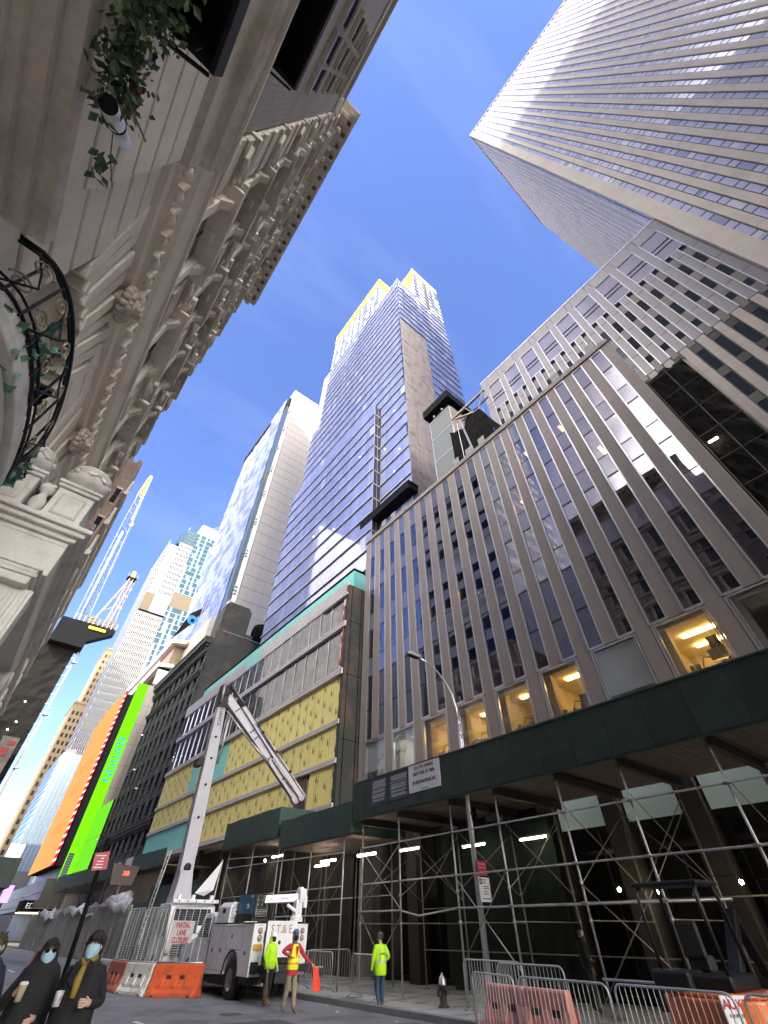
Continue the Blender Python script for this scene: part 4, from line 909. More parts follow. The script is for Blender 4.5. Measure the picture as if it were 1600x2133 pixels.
# upper storeys
FL=[9.1+3.5*k for k in range(7)]
mb=MB(); mb.box(WX-.16,WX-.04,Y0,Y1,9.06,33.6); obj('upper_face',mb,m_stone2,A)
rr=random.Random(3)
for fi,z in enumerate(FL):
    d=.0
    for c in BAY:
        mb=MB(); mb.box(WX-.05,WX-.02,c-.55,c+.55,z+.45,z+2.5); mb.m=1
        mb.box(WX-.06,WX+.0,c-.03,c+.03,z+.45,z+2.5); mb.box(WX-.06,WX+.0,c-.55,c+.55,z+1.45,z+1.52)
        w=obj('window',mb,[g_left,m_alud],A)
        mb=MB(); mb.m=0
        mb.box(WX-.06,WX+.10,c-.78,c-.55,z+.3,z+2.6); mb.box(WX-.06,WX+.10,c+.55,c+.78,z+.3,z+2.6)
        mb.box(WX-.055,WX+.24,c-.95,c+.95,z+.12,z+.31); mb.box(WX-.065,WX+.14,c-.85,c+.85,z+.30,z+.42)
        for s in (-1,1):
            y=c+s*.72; mb.prism([(WX-.05,z-.25),(WX+.06,z-.2),(WX+.2,z+.105),(WX-.05,z+.105)],'y',y-.09,y+.09)
            mb.ball((WX+.13,y,z+.05),(.07,.09,.07),8,6)
            mb.prism([(WX-.05,z+2.2),(WX+.10,z+2.25),(WX+.28,z+2.605),(WX-.05,z+2.605)],'y',y-.09,y+.09); mb.lathe([(0,-.1),(.07,-.1),(.07,.1),(0,.1)],(WX+.20,y,z+2.58),8,'y')
        if fi%2==0: mb.prism([(c-1.0,z+2.69),(c+1.0,z+2.69),(c+1.0,z+2.78),(c,z+3.15),(c-1.0,z+2.78)],'x',WX-.05,WX+.30); mb.box(WX-.05,WX+.36,c-1.05,c+1.05,z+2.62,z+2.7)
        else: mb.box(WX-.045,WX+.34,c-1.0,c+1.0,z+2.62,z+2.80); mb.box(WX-.055,WX+.26,c-.9,c+.9,z+2.79,z+2.9)
        mb.prism([(WX-.05,z+2.5),(WX+.16,z+2.5),(WX+.32,z+3.0),(WX-.05,z+3.0)],'y',c-.11,c+.11)
        obj('surround',mb,m_stone2 if (fi+int(c))%3 else m_stone,w,bevel=.012,seg=1)
    for i,(a,b) in enumerate(edges):
        m_=(a+b)/2; mb=MB()
        wq=min(.42,(b-a)/2-.02)
        for q in range(6): mb.box(WX-.06,WX+.06+.04*(q%2),m_-wq-.0*(q%2),m_+wq,z+.1+q*.5,z+.1+q*.5+.44)
        mb.box(WX-.06,WX+.2,m_-wq-.05,m_+wq+.05,z+3.05,z+3.22)
        mb.ball((WX+.12,m_,z+2.8),(.1,.2,.2),8,6); mb.tube([(WX+.14,m_-.3,z+2.9),(WX+.16,m_-.15,z+2.6),(WX+.16,m_+.15,z+2.6),(WX+.14,m_+.3,z+2.9)],.05,6)
        obj('pilaster',mb,m_stone2,A,bevel=.012,seg=1)
    mb=MB(); mb.box(WX-.06,WX+.16,Y0,Y1+.1,z+3.22,z+3.4); mb.box(WX-.06,WX+.09,Y0,Y1+.05,z+3.12,z+3.22); obj('string_course',mb,m_stone2,A)
# top cornice with coffers
ZC=34.2
mb=MB(); mb.box(-16,WX+.18,Y0,Y1+.2,33.5,ZC-.45); mb.box(-16,-.64,Y0-.5,Y1-.25,ZC,ZC+.35); mb.box(-16,-.60,Y0-.52,Y1-.22,ZC+.35,ZC+.5); mb.box(-16,WX+.55,Y0-.1,Y1-.4,ZC-.45,ZC)
y=Y0-.3; 
while y<Y1-.8:
    mb.box(WX+.55,-.70,y,y+.2,ZC-.16,ZC); mb.box(WX+.5,-.9,y+.02,y+.18,ZC-.34,ZC-.16); y+=.62
y=Y0
while y<Y1-.4: mb.box(WX+.3,WX+.62,y,y+.1,ZC-.62,ZC-.45); y+=.2
obj('cornice',mb,m_stone2,A)
m_coffer=M('dark coffer stone',(.15,.135,.12),.9,var=.3,scale=4)  # coffer panels coloured darker than the cornice stone
y=Y0+.1
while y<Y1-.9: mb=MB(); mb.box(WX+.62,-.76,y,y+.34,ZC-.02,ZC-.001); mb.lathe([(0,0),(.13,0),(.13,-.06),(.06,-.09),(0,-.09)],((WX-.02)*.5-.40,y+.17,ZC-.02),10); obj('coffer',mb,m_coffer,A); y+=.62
mb=MB()
for i,y in enumerate((2.6,3.6,4.2,6.6,7.3,9.6,11,12.2,13.6)): mb.lathe([(0,-.13),(.09,-.1),(.12,0),(.09,.1),(0,.13)],(WX+.42,y,ZC-.75+.04*(i%3)),10,'x')
obj('rosette',mb,m_stone3,A)
# bowed balcony
Bc=3.42; arc=[(WX+.50*math.cos(t)**.6 if math.cos(t)>1e-6 else WX, Bc+1.22*math.sin(t)) for t in [math.pi*(-.5+i/24) for i in range(25)]]
mb=MB()
for k,(sc_,z0,z1) in enumerate(((1.0,4.66,4.78),(1.05,4.54,4.66),(.96,4.36,4.54),(.84,4.14,4.36),(.62,3.85,4.14))):
    mb.prism([(WX-.3,Bc-1.22*sc_)]+[(WX+(x-WX)*sc_,Bc+(y-Bc)*sc_) for x,y in arc]+[(WX-.3,Bc+1.22*sc_)],'z',z0,z1)
obj('balcony_slab',mb,m_stone3,A,bevel=.02)
mb=MB()
for z,r in ((4.809,.014),(5.37,.024),(5.327,.012),(4.895,.01)): mb.tube([(x,y,z) for x,y in arc],r,8)
for i in range(0,25,2): x,y=arc[i]; mb.tube([(x,y,4.78),(x,y,5.37)],.011,6)
for i in range(1,24,4):
    x,y=arc[i]; x2,y2=arc[i+1]; mb.tube([(x,y,4.809),(x2+.10,y2,4.989),(x2+.03,y2,5.169),(x,y,5.349)],.009,6)
R=obj('balcony_railing',mb,m_iron,A)
def spiral(mb,c,tan,r,turns,flip,rad):
    pts=[]
    for i in range(int(14*turns)+1):
        t=i/14*2*math.pi; q=r*(1-.8*i/(14*turns)); pts.append(Vector(c)+Vector(tan)*(q*math.cos(t)*flip)+Vector((0,0,1))*(q*math.sin(t)))
    mb.tube(pts,rad,6)
for i in range(2,23,3):
    x,y=arc[i]; tx,ty=arc[i+1][0]-arc[i-1][0],arc[i+1][1]-arc[i-1][1]; l=math.hypot(tx,ty); tn=(tx/l,ty/l,0)
    mb=MB(); spiral(mb,(x+.015,y,5.226),tn,.08,1.6,1,.009); obj('gilt_scroll',mb,m_gold,R); mb=MB(); spiral(mb,(x+.015,y,4.953),tn,.085,1.7,-1,.009); obj('gilt_scroll',mb,m_gold,R)

for i,(j,lab) in enumerate(((7,'ivy sprig in the upper half of the rounded balcony railing'),(17,'ivy sprig in the lower half of the rounded balcony railing'))):
    x,y=arc[j]; t=thing('ivy_plant',lab,'plant',(x-.06,y,4.809),'ivy on the balcony'); mb=MB(); leaves(mb,[(x-.08,y+.05*q,4.895+.07*q) for q in range(-3,5)],110,.11,random.Random(j),(.05,.09,.10)); obj('foliage',mb,m_leafb,t,recalc=False)
    mb=MB(); mb.lathe([(0,4.78),(.07,4.78),(.09,4.895)],(x-.12,y,0),10); obj('pot',mb,m_wpaint,t)
# portico (0.82 of the size first drawn, standing 1.05 m nearer)
def por(name,mb,mat,par,**k):
    mb.v=[(p[0]*.82,p[1]*.82,(p[2]*.82+.333) if p[2]>.2 else .14) for p in mb.v]; return obj(name,mb,mat,par,**k)
PY0,PY1=6.75,11.8
mb=MB(); mb.box(-2.2,-.72,PY0+.12,PY1,5.45,5.98); mb.m=0
for d,z0,z1 in ((.0,5.98,6.06),(.06,6.06,6.14),(.14,6.14,6.22),(.20,6.22,6.3),(-.02,5.8,5.86),(-.04,5.62,5.66)): mb.box(-2.2,-.72+d,PY0+.12-d,PY1+d,z0,z1)
por('portico_entablature',mb,m_stone3,A,bevel=.01,seg=1)
mb=MB(); mb.box(-1.6,-.8,PY0+.2,PY1-.1,6.98,7.05)   # balustrade rail
for x0,x1 in ((-2.25,-1.56),(-1.28,-.76)):
    mb.box(x0,x1,PY0+.02,PY0+.5,6.3,6.92); mb.m=1; mb.box(x0+.08,x1-.08,PY0+.005,PY0+.03,6.40,6.82); mb.m=0; mb.box(x0+.11,x1-.11,PY0-.0,PY0+.02,6.43,6.79)
    mb.box(x0-.04,x1+.04,PY0-.03,PY0+.54,6.92,6.98); mb.box(x0-.06,x1+.06,PY0-.06,PY0+.57,6.98,7.04); mb.box(x0-.02,x1+.02,PY0-.01,PY0+.5,6.3,6.37)
mb.box(-.98,-.76,PY0+.5,PY1,6.3,7.0)
por('balustrade',mb,[m_stone3,m_stone2],A,bevel=.008,seg=1)
mb=MB(); mb.lathe([(0,6.3),(.12,6.3),(.12,6.36),(.07,6.39),(.06,6.44),(.115,6.56),(.10,6.66),(.055,6.74),(.06,6.8),(.11,6.84),(.12,6.92),(0,6.92)],(-1.42,PY0+.2,0),18); por('baluster',mb,m_stone3,A)
for i,(x,y,lab) in enumerate(((-1.9,PY0+.3,'carved stone urn on the portico pedestal nearer the wall, by the balcony'),(-1.02,PY0+.3,'carved stone urn on the outer corner pedestal of the portico'))):
    t=thing('stone_urn',lab,'urn',(x*.82,y*.82,6.106),'stone urns on the portico')
    mb=MB(); mb.lathe([(0,7.04),(.13,7.04),(.15,7.08),(.09,7.13),(.13,7.17),(.25,7.22),(.315,7.31),(.325,7.38),(.29,7.46),(.26,7.49),(.30,7.52),(.31,7.55),(.28,7.58),(.1,7.62),(.05,7.7),(0,7.72)],(x,y,0),28)
    por('bowl',mb,m_stone3,t)
    mb=MB()
    for q in range(10):
        a=q*.628; a2=a+.314; mb.tube([(x+.335*math.cos(a),y+.335*math.sin(a),7.42),(x+.34*math.cos(a2),y+.34*math.sin(a2),7.35),(x+.335*math.cos(a+.628),y+.335*math.sin(a+.628),7.42)],.014,5); mb.ball((x+.30*math.cos(a),y+.30*math.sin(a),7.47),(.035,.035,.03),7,5)
    por('garland',mb,m_stone3,t)
mb=MB()
for k,(w,z0,z1) in enumerate(((.26,5.30,5.36),(.24,5.36,5.42),(.21,5.18,5.30),(.28,5.42,5.46))): mb.box(-1.06-w,-1.06+w,PY0+.02-w*.4+.05,PY0+.5,z0,z1)
for k in range(6): mb.box(-1.36+.105*k,-1.30+.105*k,PY0+.1,PY0+.2,4.35,5.1); 
mb.box(-1.42,-.74,PY0+.15,PY0+.6,4.2,5.2); mb.box(-1.5,-.70,PY0+.1,PY0+.62,4.0,4.22); mb.box(-1.45,-.72,PY0+.15,PY0+.6,.14,4.0)
for k in range(5): mb.box(-1.3+.1*k,-1.25+.1*k,PY0+.08,PY0+.12,4.06,4.1)
por('portico_pilaster',mb,m_stone3,A,bevel=.008,seg=1)
mb=MB()
mb.lathe([(.26,.14),(.22,.3),(.21,4.6),(.26,4.75),(.3,4.9)],(-1.0,PY1-.5,0),18); mb.box(-1.36,-.68,PY1-.85,PY1-.1,4.88,5.45)
por('portico_column',mb,m_stone3,A)
mb=MB()
for q in range(9): mb.prism([(-1.58,5.4-.42*q),(-1.42,5.32-.42*q),(-1.46,5.12-.42*q),(-1.58,5.0-.42*q)],'y',PY1,Y1-.1)
por('carved_panel',mb,m_carve,A,bevel=.03)
# ---------------------------------------------------------------- tan brick house and its row
C=thing('brick_house','tan brown brick building with stepped parapet and window air conditioner behind the stone one','building',(-2,26,0))
mb=MB(); mb.box(-14,-1.8,25,40,0,24.6); mb.box(-2.12,-1.8,25.002,27,24.6,25.3); mb.box(-14,-2.42,25.002,26,24.6,25.3); mb.box(-2.42,-2.12,25.01,25.2,24.6,24.9); obj('wall',mb,m_bbrick,C)
for z in (20.9,18.35,15.8,13.2):
    mb=MB(); mb.box(-2.22,-1.96,24.96,25.02,z,z+1.25); mb.m=1; mb.box(-2.27,-1.91,24.90,25.02,z+1.25,z+1.4); mb.box(-2.24,-1.94,24.93,25.02,z-.08,z); mb.m=2; mb.box(-2.22,-1.96,24.94,24.97,z+.6,z+.66); mb.box(-2.10,-2.08,24.945,24.97,z,z+1.25)
    w=obj('window',mb,[g_dark,m_stone,m_alud],C)
    if z==18.35: mb=MB(); mb.box(-2.17,-2.01,24.55,24.97,z+.02,z+.36); mb.m=1; [mb.box(-2.15,-2.03,24.54,24.56,z+.06+.06*q,z+.09+.06*q) for q in range(5)]; obj('air_conditioner',mb,[m_wpaint,m_dark],w)
for z in (22.3,19.6,17.2,14.6,12,9.4):
    mb=MB(); mb.box(-1.8,-1.55,25.3,39,z,z+.3); mb.box(-1.8,-1.62,25.1,39,z-.2,z)
    for q in range(5): mb.box(-1.8,-1.66,26+q*2.6,27.4+q*2.6,z+.3,z+1.9)
    obj('string_course',mb,m_stone,C)
mb=MB(); mb.tube([(-2.4,25.1,25.5),(-2.75,25.1,25.5)],.015,4); mb.tube([(-2.6,25.1,24.6),(-2.6,25.1,25.5)],.015,4); obj('roof_rail',mb,m_alu,C)
# ---------------------------------------------------------------- netted site building with hoist and cranes
Nn=thing('netted_building','tall black netted construction building with a hoist mast and a crane deck on top','building site',(-10,150,0))
mb=netface(0,0,1,0,1,1); mb=MB(); r=random.Random(6)
n,m=20,34; PP=[[(-30+31.6*i/n,150+r.uniform(-.25,.25),4+58*j/m) for i in range(n+1)] for j in range(m+1)]
mb.add([p for row in PP for p in row],[(j*(n+1)+i,j*(n+1)+i+1,(j+1)*(n+1)+i+1,(j+1)*(n+1)+i) for j in range(m) for i in range(n)]); mb.box(-30,1.3,150.4,190,0,62); obj('netting',mb,m_net,Nn)
mb=MB(); mb.box(-6,3.0,146.5,152,61,63.5); mb.m=1; mb.prism([(-6,63.5),(3.2,63.5),(9.0,67.6),(9.0,69.2),(-6,68.8)],'y',147,150); mb.m=2; mb.box(1.6,6.4,146.7,146.95,67.2,68.0)
obj('crane_deck',mb,[m_dark,m_dark,M('yellow steel',(.65,.45,.03),.5,var=.2)],Nn)
mb=MB()
for z in (69.6,70.6): mb.tube([(-4,147,z),(9,147,z+.4),(9,150,z+.4)],.06,4)
for q in range(10): mb.tube([(-3+1.3*q,147,68.8),(-3+1.3*q,147,70.9)],.05,4)
obj('deck_rail',mb,m_alu,Nn)
mb=MB()
mb.bar((2.55,149.2,20),(2.55,149.2,60.5),.55,.5); mb.m=1
for q in range(15): mb.bar((1.5,149.3,22+2.6*q),(2.4,149.3,22.4+2.6*q),.12)
mb.m=0
for z in (30,42.5,57): mb.box(2.2,3.5,148.2,149,z,z+.3); mb.tube([(3.5,148.2,z),(3.5,148.2,z+2.4),(2.2,148.2,z+2.4)],.06,4); mb.tube([(3.5,148.2,z+1.2),(2.2,148.2,z+1.2)],.05,4)
obj('hoist_mast',mb,[m_panel,m_white],Nn)
for q,(x,z) in enumerate(((-3.2,38),(-2.4,40),(-1.6,36),(-4.8,33),(-2.6,33),(-3.0,45),(-4.4,29),(-5.8,27))): mb=MB(); mb.ball((x,149.5,z),.18,6,5); obj('site_lamp',mb,e_tube,Nn)
mb=MB(); mb.box(-3.2,.4,147,147.3,24,36); mb.m=1; mb.box(-2.4,-.8,146.9,147,31.8,33.6); mb.box(-1.5,-.2,146.9,147,34.2,35.2); mb.m=2; mb.lathe([(.75,0),(1.0,0)],(-2.2,146.95,28.4),16,'y',.8,5.0)
obj('hoarding_sign',mb,[m_blackwall,M('faded red letters',(.10,.015,.015),.9),m_white],Nn)
def lattice(mb,a,b,w,n,r=.08,up=Vector((0,1,0))):
    a=Vector(a);b=Vector(b);d=(b-a).normalized();u=d.cross(up).normalized();v=u.cross(d).normalized()
    ws=w if isinstance(w,tuple) else (w,w)
    cs=[[a+(b-a)*i/n+(u*su+v*sv)*((ws[0]+(ws[1]-ws[0])*i/n)/2) for su,sv in((-1,-1),(1,-1),(1,1),(-1,1))] for i in range(n+1)]
    for k in range(4): mb.tube([cs[i][k] for i in (0,n)],r,5)
    for i in range(n):
        for k in range(4):
            mb.tube([cs[i][k],cs[i+1][(k+1)%4]] if i%2 else [cs[i][(k+1)%4],cs[i+1][k]],r*.6,4); mb.tube([cs[i+1][k],cs[i+1][(k+1)%4]],r*.55,4)
Cc=thing('luffing_crane','luffing tower crane with lattice boom and yellow tip standing on the netted building','crane',(-1,160,68))
m_cw=M('crane steel shaded blue',(.22,.235,.28),.5,metal=.2); m_cy=M('crane yellow steel',(.75,.50,.03),.5)  # white crane steel with blue shade put into its colour
mb=MB(); lattice(mb,(-1.1,160,70),(-4.4,160,118),(3.8,3.0),17,.10); lattice(mb,(-4.4,160,118),(-5.4,160,133),(3.0,2.0),6,.11); obj('boom',mb,m_cw,Cc)
mb=MB(); lattice(mb,(-5.4,160,133),(-5.8,160,145),(2.2,.8),6,.2); mb.box(-6.2,-5.2,159.4,160.6,143,145.6); mb.tube([(-5.6,160,144),(-4.4,160,131),(-3.6,160,120)],.14,5); obj('boom_tip',mb,m_cy,Cc)
mb=MB(); mb.tube([(-5.4,159,144),(-3.2,159,118)],.07,4); mb.tube([(-5.0,159,144),(-2.6,159,118)],.07,4); mb.box(-3.4,-2.2,158.6,159.6,116,118); mb.tube([(-2.7,159,116),(-1.2,159,93)],.05,4); mb.tube([(-2.2,159,116),(-.6,159,93)],.05,4); obj('hoist_rope',mb,m_cw,Cc)
mb=MB(); mb.tube([(-1.6,161,72),(-4.1,161,114)],.5,8); obj('boom_tube',mb,M('crane tube lilac grey',(.26,.26,.33),.6),Cc)
Cd=thing('derrick_crane','tan derrick crane mast with back stays and small lookout platform on the crane deck','crane',(6,148,69))
mb=MB(); lattice(mb,(5.6,148,69),(6.0,148,88),1.2,8,.16); mb.tube([(1.8,148,70),(5.7,148,88)],.28,6); mb.tube([(7.8,148,70),(6.3,148,88)],.14,6); mb.tube([(2.4,148,74),(5.6,148,77)],.12,5); mb.tube([(3.6,148,79),(5.7,148,81)],.12,5); obj('mast',mb,M('rusty tan steel',(.36,.23,.15),.7,var=.3,scale=.5),Cd)
mb=MB(); mb.box(4.6,7.6,147,149.4,88,88.5); mb.m=1
for z in (89.2,90): mb.tube([(4.6,147,z),(7.6,147,z),(7.6,149.4,z)],.06,4)
for x in (4.6,5.6,6.6,7.6): mb.tube([(x,147,88.4),(x,147,90)],.06,4)
mb.m=2; mb.box(5.4,6.6,147.6,148.4,88.5,91); obj('platform',mb,[m_dark,m_cw,m_cy],Cd)
mb=MB(); mb.tube([(7.4,147.5,88),(7.1,147.5,76)],.03,4); mb.ball((7.2,147.5,81),.4,8,6); mb.box(7.1,7.5,147.3,147.7,83.5,84.3); mb.prism([(6.6,77.2),(7.5,76.6),(7.0,76.2)],'y',147.4,147.6); obj('hook_block',mb,m_cy,Cd)
mb=MB(); mb.box(0,3,147.2,150,69,71.5); mb.box(3.4,5,147.4,150,69,70.6); mb.box(6,8.4,147.4,150,69.2,71.8); obj('winch_house',mb,M('winch machinery',(.12,.10,.08),.7,var=.5,scale=1),Cd)
# ---------------------------------------------------------------- unseen south side blocks, most placed and sized to shade street and towers
U=thing('office_tower','tall unseen office slab of the south side, shading the skyscraper opposite','tower',(-45,-60,0))
mb=MB(); mb.box(-62,-22,-170,-4,0,186); obj('wall',mb,M('slab cladding',(.62,.59,.55),.7,var=.2,scale=.1),U)  # pale cladding, lightened to bounce light into the street
U=thing('office_tower','narrow dark tower of the south side that the window strips mirror','tower',(-37,49,0))
mb=MB(); mb.box(-50,-24,36,62,0,214); mb.m=1
for k in range(45): mb.box(-23.98,-50,35.98,62.02,6+4.6*k,8.4+4.6*k)
obj('wall',mb,[bpy.data.materials['slab cladding'],g_dark],U)
U=thing('office_building','mid height grey block of the south side west of the mirrored tower','office block',(-37,100,0))
mb=MB(); mb.box(-50,-24,62.3,152,0,46); obj('wall',mb,bpy.data.materials['slab cladding'],U)
U=thing('office_building','mid height grey block of the south side behind the near stone building','office block',(-37,15,0))
mb=MB(); mb.box(-50,-24,-3.8,35.7,0,46); obj('wall',mb,bpy.data.materials['slab cladding'],U)
U=thing('office_tower','unseen very tall slab added south of the street to shade the hotel tower','tower',(-90,-40,0))
mb=MB(); mb.box(-112,-73,-60,-22,0,228); obj('wall',mb,bpy.data.materials['slab cladding'],U)  # sun blocker for the lower floors of the hotel tower
U=thing('row_houses','row of dark low buildings on the south side behind the camera','building',(-10,-40,0))
mb=MB(); r=random.Random(1)
for q in range(6): mb.box(-20,-2.6,-90+14*q,-76.1+14*q,0,r.uniform(20,44)); 
obj('wall',mb,m_gbrick,U)
U=thing('avenue_shade_block','broad unseen block added farther down the south side to shade the striped tower','building',(-60,240,0))
mb=MB(); mb.box(-90,-40,180,285,0,188); obj('wall',mb,bpy.data.materials['slab cladding'],U)  # keeps the sun off the lower floors of the striped tower
# ================================================================ SIDEWALK SHEDS, SCAFFOLD POSTS, STREET FURNITURE
m_navy=M('navy permit board',(.035,.05,.10),.5); m_signw=M('white sign vinyl',(.70,.70,.74),.5,var=.03); m_ink=M('black sign ink',(.02,.02,.025),.6); m_signr=M('red sign face',(.42,.03,.05),.4)
SH=thing('sidewalk_shed','large dark green sidewalk shed on galvanised scaffold posts before the office block','shed',(14,8,0))
mb=MB()
y=-7.0
while y<19.4:
    e=min(y+1.22,19.55); mb.m=0 if random.random()<.6 else 1; d_=random.uniform(0,.006); mb.box(13.86-d_,13.9,y+.005,e-.005,5.46,6.87); y+=1.22
mb.box(13.9,18.3,19.5,19.54,5.46,6.87); obj('fascia',mb,[m_green,m_greenb],SH)
mb=MB(); mb.box(13.83,13.95,-7,19.55,6.87,6.92); mb.box(13.88,13.96,-7,19.5,5.40,5.46); obj('fascia_trim',mb,m_green2,SH)
mb=MB(); y=-7
while y<19.4: mb.box(13.95,18.3,y,y+.235,5.50,5.55); y+=.25
mb.box(13.95,18.3,-7,19.5,5.55,5.6); obj('deck',mb,m_deck,SH)
PY=[18.95,16.45,13.43,11.2,8.65,6.5,4.0,1.6,-.8,-3.2]
for y in PY:
    mb=MB(); mb.box(13.98,18.2,y-.09,y+.09,5.47,5.49); mb.box(13.98,18.2,y-.012,y+.012,5.24,5.47); mb.box(13.98,18.2,y-.09,y+.09,5.22,5.24)
    obj('header_beam',mb,m_beam,SH)
    for x,m_ in ((14.05,m_pipe),(17.5,m_piped)):
        mb=MB(); mb.tube([(x,y,.2),(x,y,5.22)],.032,10); mb.box(x-.09,x+.09,y-.09,y+.09,.14,.16); mb.box(x-.12,x+.12,y-.12,y+.12,.1,.142)
        for z in (2.02,2.78): mb.tube([(x,y,z-.05),(x,y,z+.05)],.042,8); mb.box(x-.06,x-.03,y-.02,y+.02,z-.03,z+.03)
        mb.tube([(x-.03,y,5.0),(x-.10,y-.04,5.02)],.02,6)
        obj('post',mb,m_,SH)
def rail(pts,r=.026,m_=None,name='rail'):
    mb=MB(); mb.tube(pts,r,8); obj(name,mb,m_ or m_pipe,SH)
def coup(mb,p): mb.tube([(p[0],p[1]-.09,p[2]),(p[0],p[1]+.09,p[2])],.038,8)
for z in (4.39,3.19):
    rail([(13.99,19.0,z),(13.99,-6,z)])
rail([(13.99,18.98,2.36),(13.99,16.42,2.36),(13.96,15.35,2.20),(13.99,13.4,2.36),(13.99,5.0,2.33)])
rail([(13.99,8.7,.98),(13.99,6.3,.98)]); rail([(17.5,19,1.25),(17.5,-5,1.25)],.02,m_piped); rail([(17.5,19,2.5),(17.5,-5,2.5)],.02,m_piped)
for y in PY[:8]:
    for z in (4.39,3.19,2.36): mb=MB(); coup(mb,(13.99,y,z)); obj('coupler',mb,m_piped,SH)
for (ya,za,yb_,zb) in ((18.95,4.3,16.45,2.4),(16.45,4.3,18.95,2.6),(18.95,2.3,17.6,1.0),(16.45,2.2,18.2,.6),(13.43,3.1,11.2,1.0),(11.2,3.2,13.43,1.1),(8.65,2.75,6.3,.7),(6.5,2.75,8.8,.6),(4.0,2.8,1.7,.6)):
    rail([(14.03,ya,za),(14.03,yb_,zb)],.016,m_pipe if za>4.2 or za==3.1 else m_piped,'brace')
for y in PY[:9]:
    rail([(14.05,y,2.75),(17.5,y,4.6)],.014,m_piped,'brace'); rail([(17.5,y,2.7),(14.05,y,4.6)],.014,m_piped,'brace'); rail([(14.05,y,2.02),(17.5,y,2.02)],.014,m_piped,'brace')
for i in range(0,8,2):
    rail([(17.45,PY[i],2.7),(17.45,PY[i+1],4.8)],.014,m_piped,'brace'); rail([(17.45,PY[i],4.8),(17.45,PY[i+1],2.7)],.014,m_piped,'brace')
for y,x in ((17.6,15.6),(15,16.9),(12.2,17.2)):
    mb=MB(); mb.tube([(x,y-.6,4.35),(x,y+.6,4.35)],.035,8); mb.m=1; mb.box(x-.06,x+.06,y-.65,y+.65,4.38,4.43)
    obj('tube_light',mb,[e_tube,m_white],SH)
for y,x,z in ((9.2,17.0,2.75),(8.6,18.2,2.7),(5.6,16.8,2.75),(5.2,17.9,2.7)):
    mb=MB(); mb.ball((x,y,z),.055,8,6); mb.m=1; mb.tube([(x,y,z+.05),(x,y,z+.14)],.02,6); mb.tube([(x,y,z+.14),(x,y+.8,z+.16)],.008,4); obj('work_bulb',mb,[e_bulb,m_dark],SH)
# posters on the fascia
t=thing('notice_board','white address board on the green shed fascia reading 1211 6th Avenue','sign',(13.84,14.5,6.4))
mb=MB(); mb.box(13.835,13.855,13.60,15.50,5.88,6.92); obj('board',mb,m_signw,t)
for s_,z,sz in (('1211 6TH AVENUE',6.73,.17),('NEW YORK, NY 10036',6.51,.17),('JVS RESTORATIONS, INC',6.20,.165)): text('lettering',s_,sz,(13.832,14.55,z),(0,-1,0),(0,0,1),m_ink,t,xs=.86 if z>6.6 else .78,bold=.004)
text('small_lettering','24 HOUR CONTACT 212 555 0100'[:15],.05,(13.832,14.55,5.95),(0,-1,0),(0,0,1),m_ink,t)
rr=random.Random(5)
for i,(a,b,lab) in enumerate(((16.85,15.58,'dark navy permit board beside the white address board'),(18.15,17.02,'dark navy permit board nearest the shed corner'))):
    t=thing('permit_board',lab,'sign',(13.84,a,6.3),'permit boards on the shed'); mb=MB(); mb.box(13.84,13.855,b,a,5.80,6.80); obj('board',mb,m_navy,t)
    mb=MB(); z=6.7
    while z>5.88:
        q=a-.08-rr.uniform(0,.12)
        while q>b+.15: w=rr.uniform(.05,.22); mb.box(13.836,13.84,max(b+.06,q-w),q,z,z+.016); q-=w+.03
        z-=rr.choice((.04,.045,.08))
    obj('lettering',mb,m_signw,t)
# second shed before the yellow building
S2=thing('sidewalk_shed','lower green plywood shed with tube lights before the yellow sheathed building','shed',(14,28,0))
for y0,y1,z0,z1 in ((26.84,34.4,5.56,6.98),(19.62,26.5,4.98,6.22)):
    mb=MB(); y=y0
    while y<y1-.1: mb.box(13.84,13.88,y+.003,min(y+1.22,y1)-.003,z0,z1+.02*math.sin(y*3)); y+=1.22
    mb.box(13.88,17,y0,y0+.04,z0,z1); mb.box(13.88,17,y1-.04,y1,z0,z1); obj('fascia',mb,m_green2,S2)
    mb=MB(); mb.box(13.9,17.0,y0,y1,z0-.02,z0+.05); 
    for q in range(int((y1-y0)/.3)): mb.box(13.9,17,y0+.3*q,y0+.3*q+.27,z0-.06,z0-.02)
    obj('deck',mb,m_deck,S2)
for y,zt in ((33.4,5.5),(30,5.5),(26.7,5.5),(26.2,4.95),(23.3,4.95),(20.4,4.95)):
    for x,m_ in ((14.05,m_pipe),(16.9,m_piped)):
        mb=MB(); mb.tube([(x,y,.15),(x,y,zt)],.035,8); obj('post',mb,m_,S2)
for pts in ([(14,33.4,5.05),(14,26.7,4.75)],[(14,33.4,4.6),(14,20.4,4.36)],[(14,26.2,3.2),(14,20.4,3.2)],[(14,33.4,3.2),(14,26.7,3.2)],[(14,26.2,2.3),(14,20.4,2.3)],[(16.9,33,3),(16.9,20.4,3)]):
    mb=MB(); mb.tube(pts,.026,8); obj('rail',mb,m_pipe,S2)
for a,b in (((14.02,33.4,2.2),(14.02,30,4.4)),((14.02,30,2.2),(14.02,33.4,4.4)),((14.02,23.3,1.2),(14.02,20.4,3.4)),((14.02,26.2,3.2),(14.02,23.3,1)),((14.02,20.4,4.3),(14.02,23.3,2.2)),((16.9,23.3,2),(16.9,20.4,4.4)),((16.9,30,2),(16.9,26.7,4.4)),((16.9,26.7,2),(16.9,30,4.4))):
    mb=MB(); mb.tube([a,b],.017,6); obj('brace',mb,m_piped,S2)
for x,y,z in ((15.2,29,4.95),(14.9,23.0,4.3),(14.6,19.4,4.25),(15.8,25,4.3)):
    mb=MB(); mb.tube([(x,y-.65,z),(x,y+.65,z)],.045,8); obj('tube_light',mb,e_tube,S2)
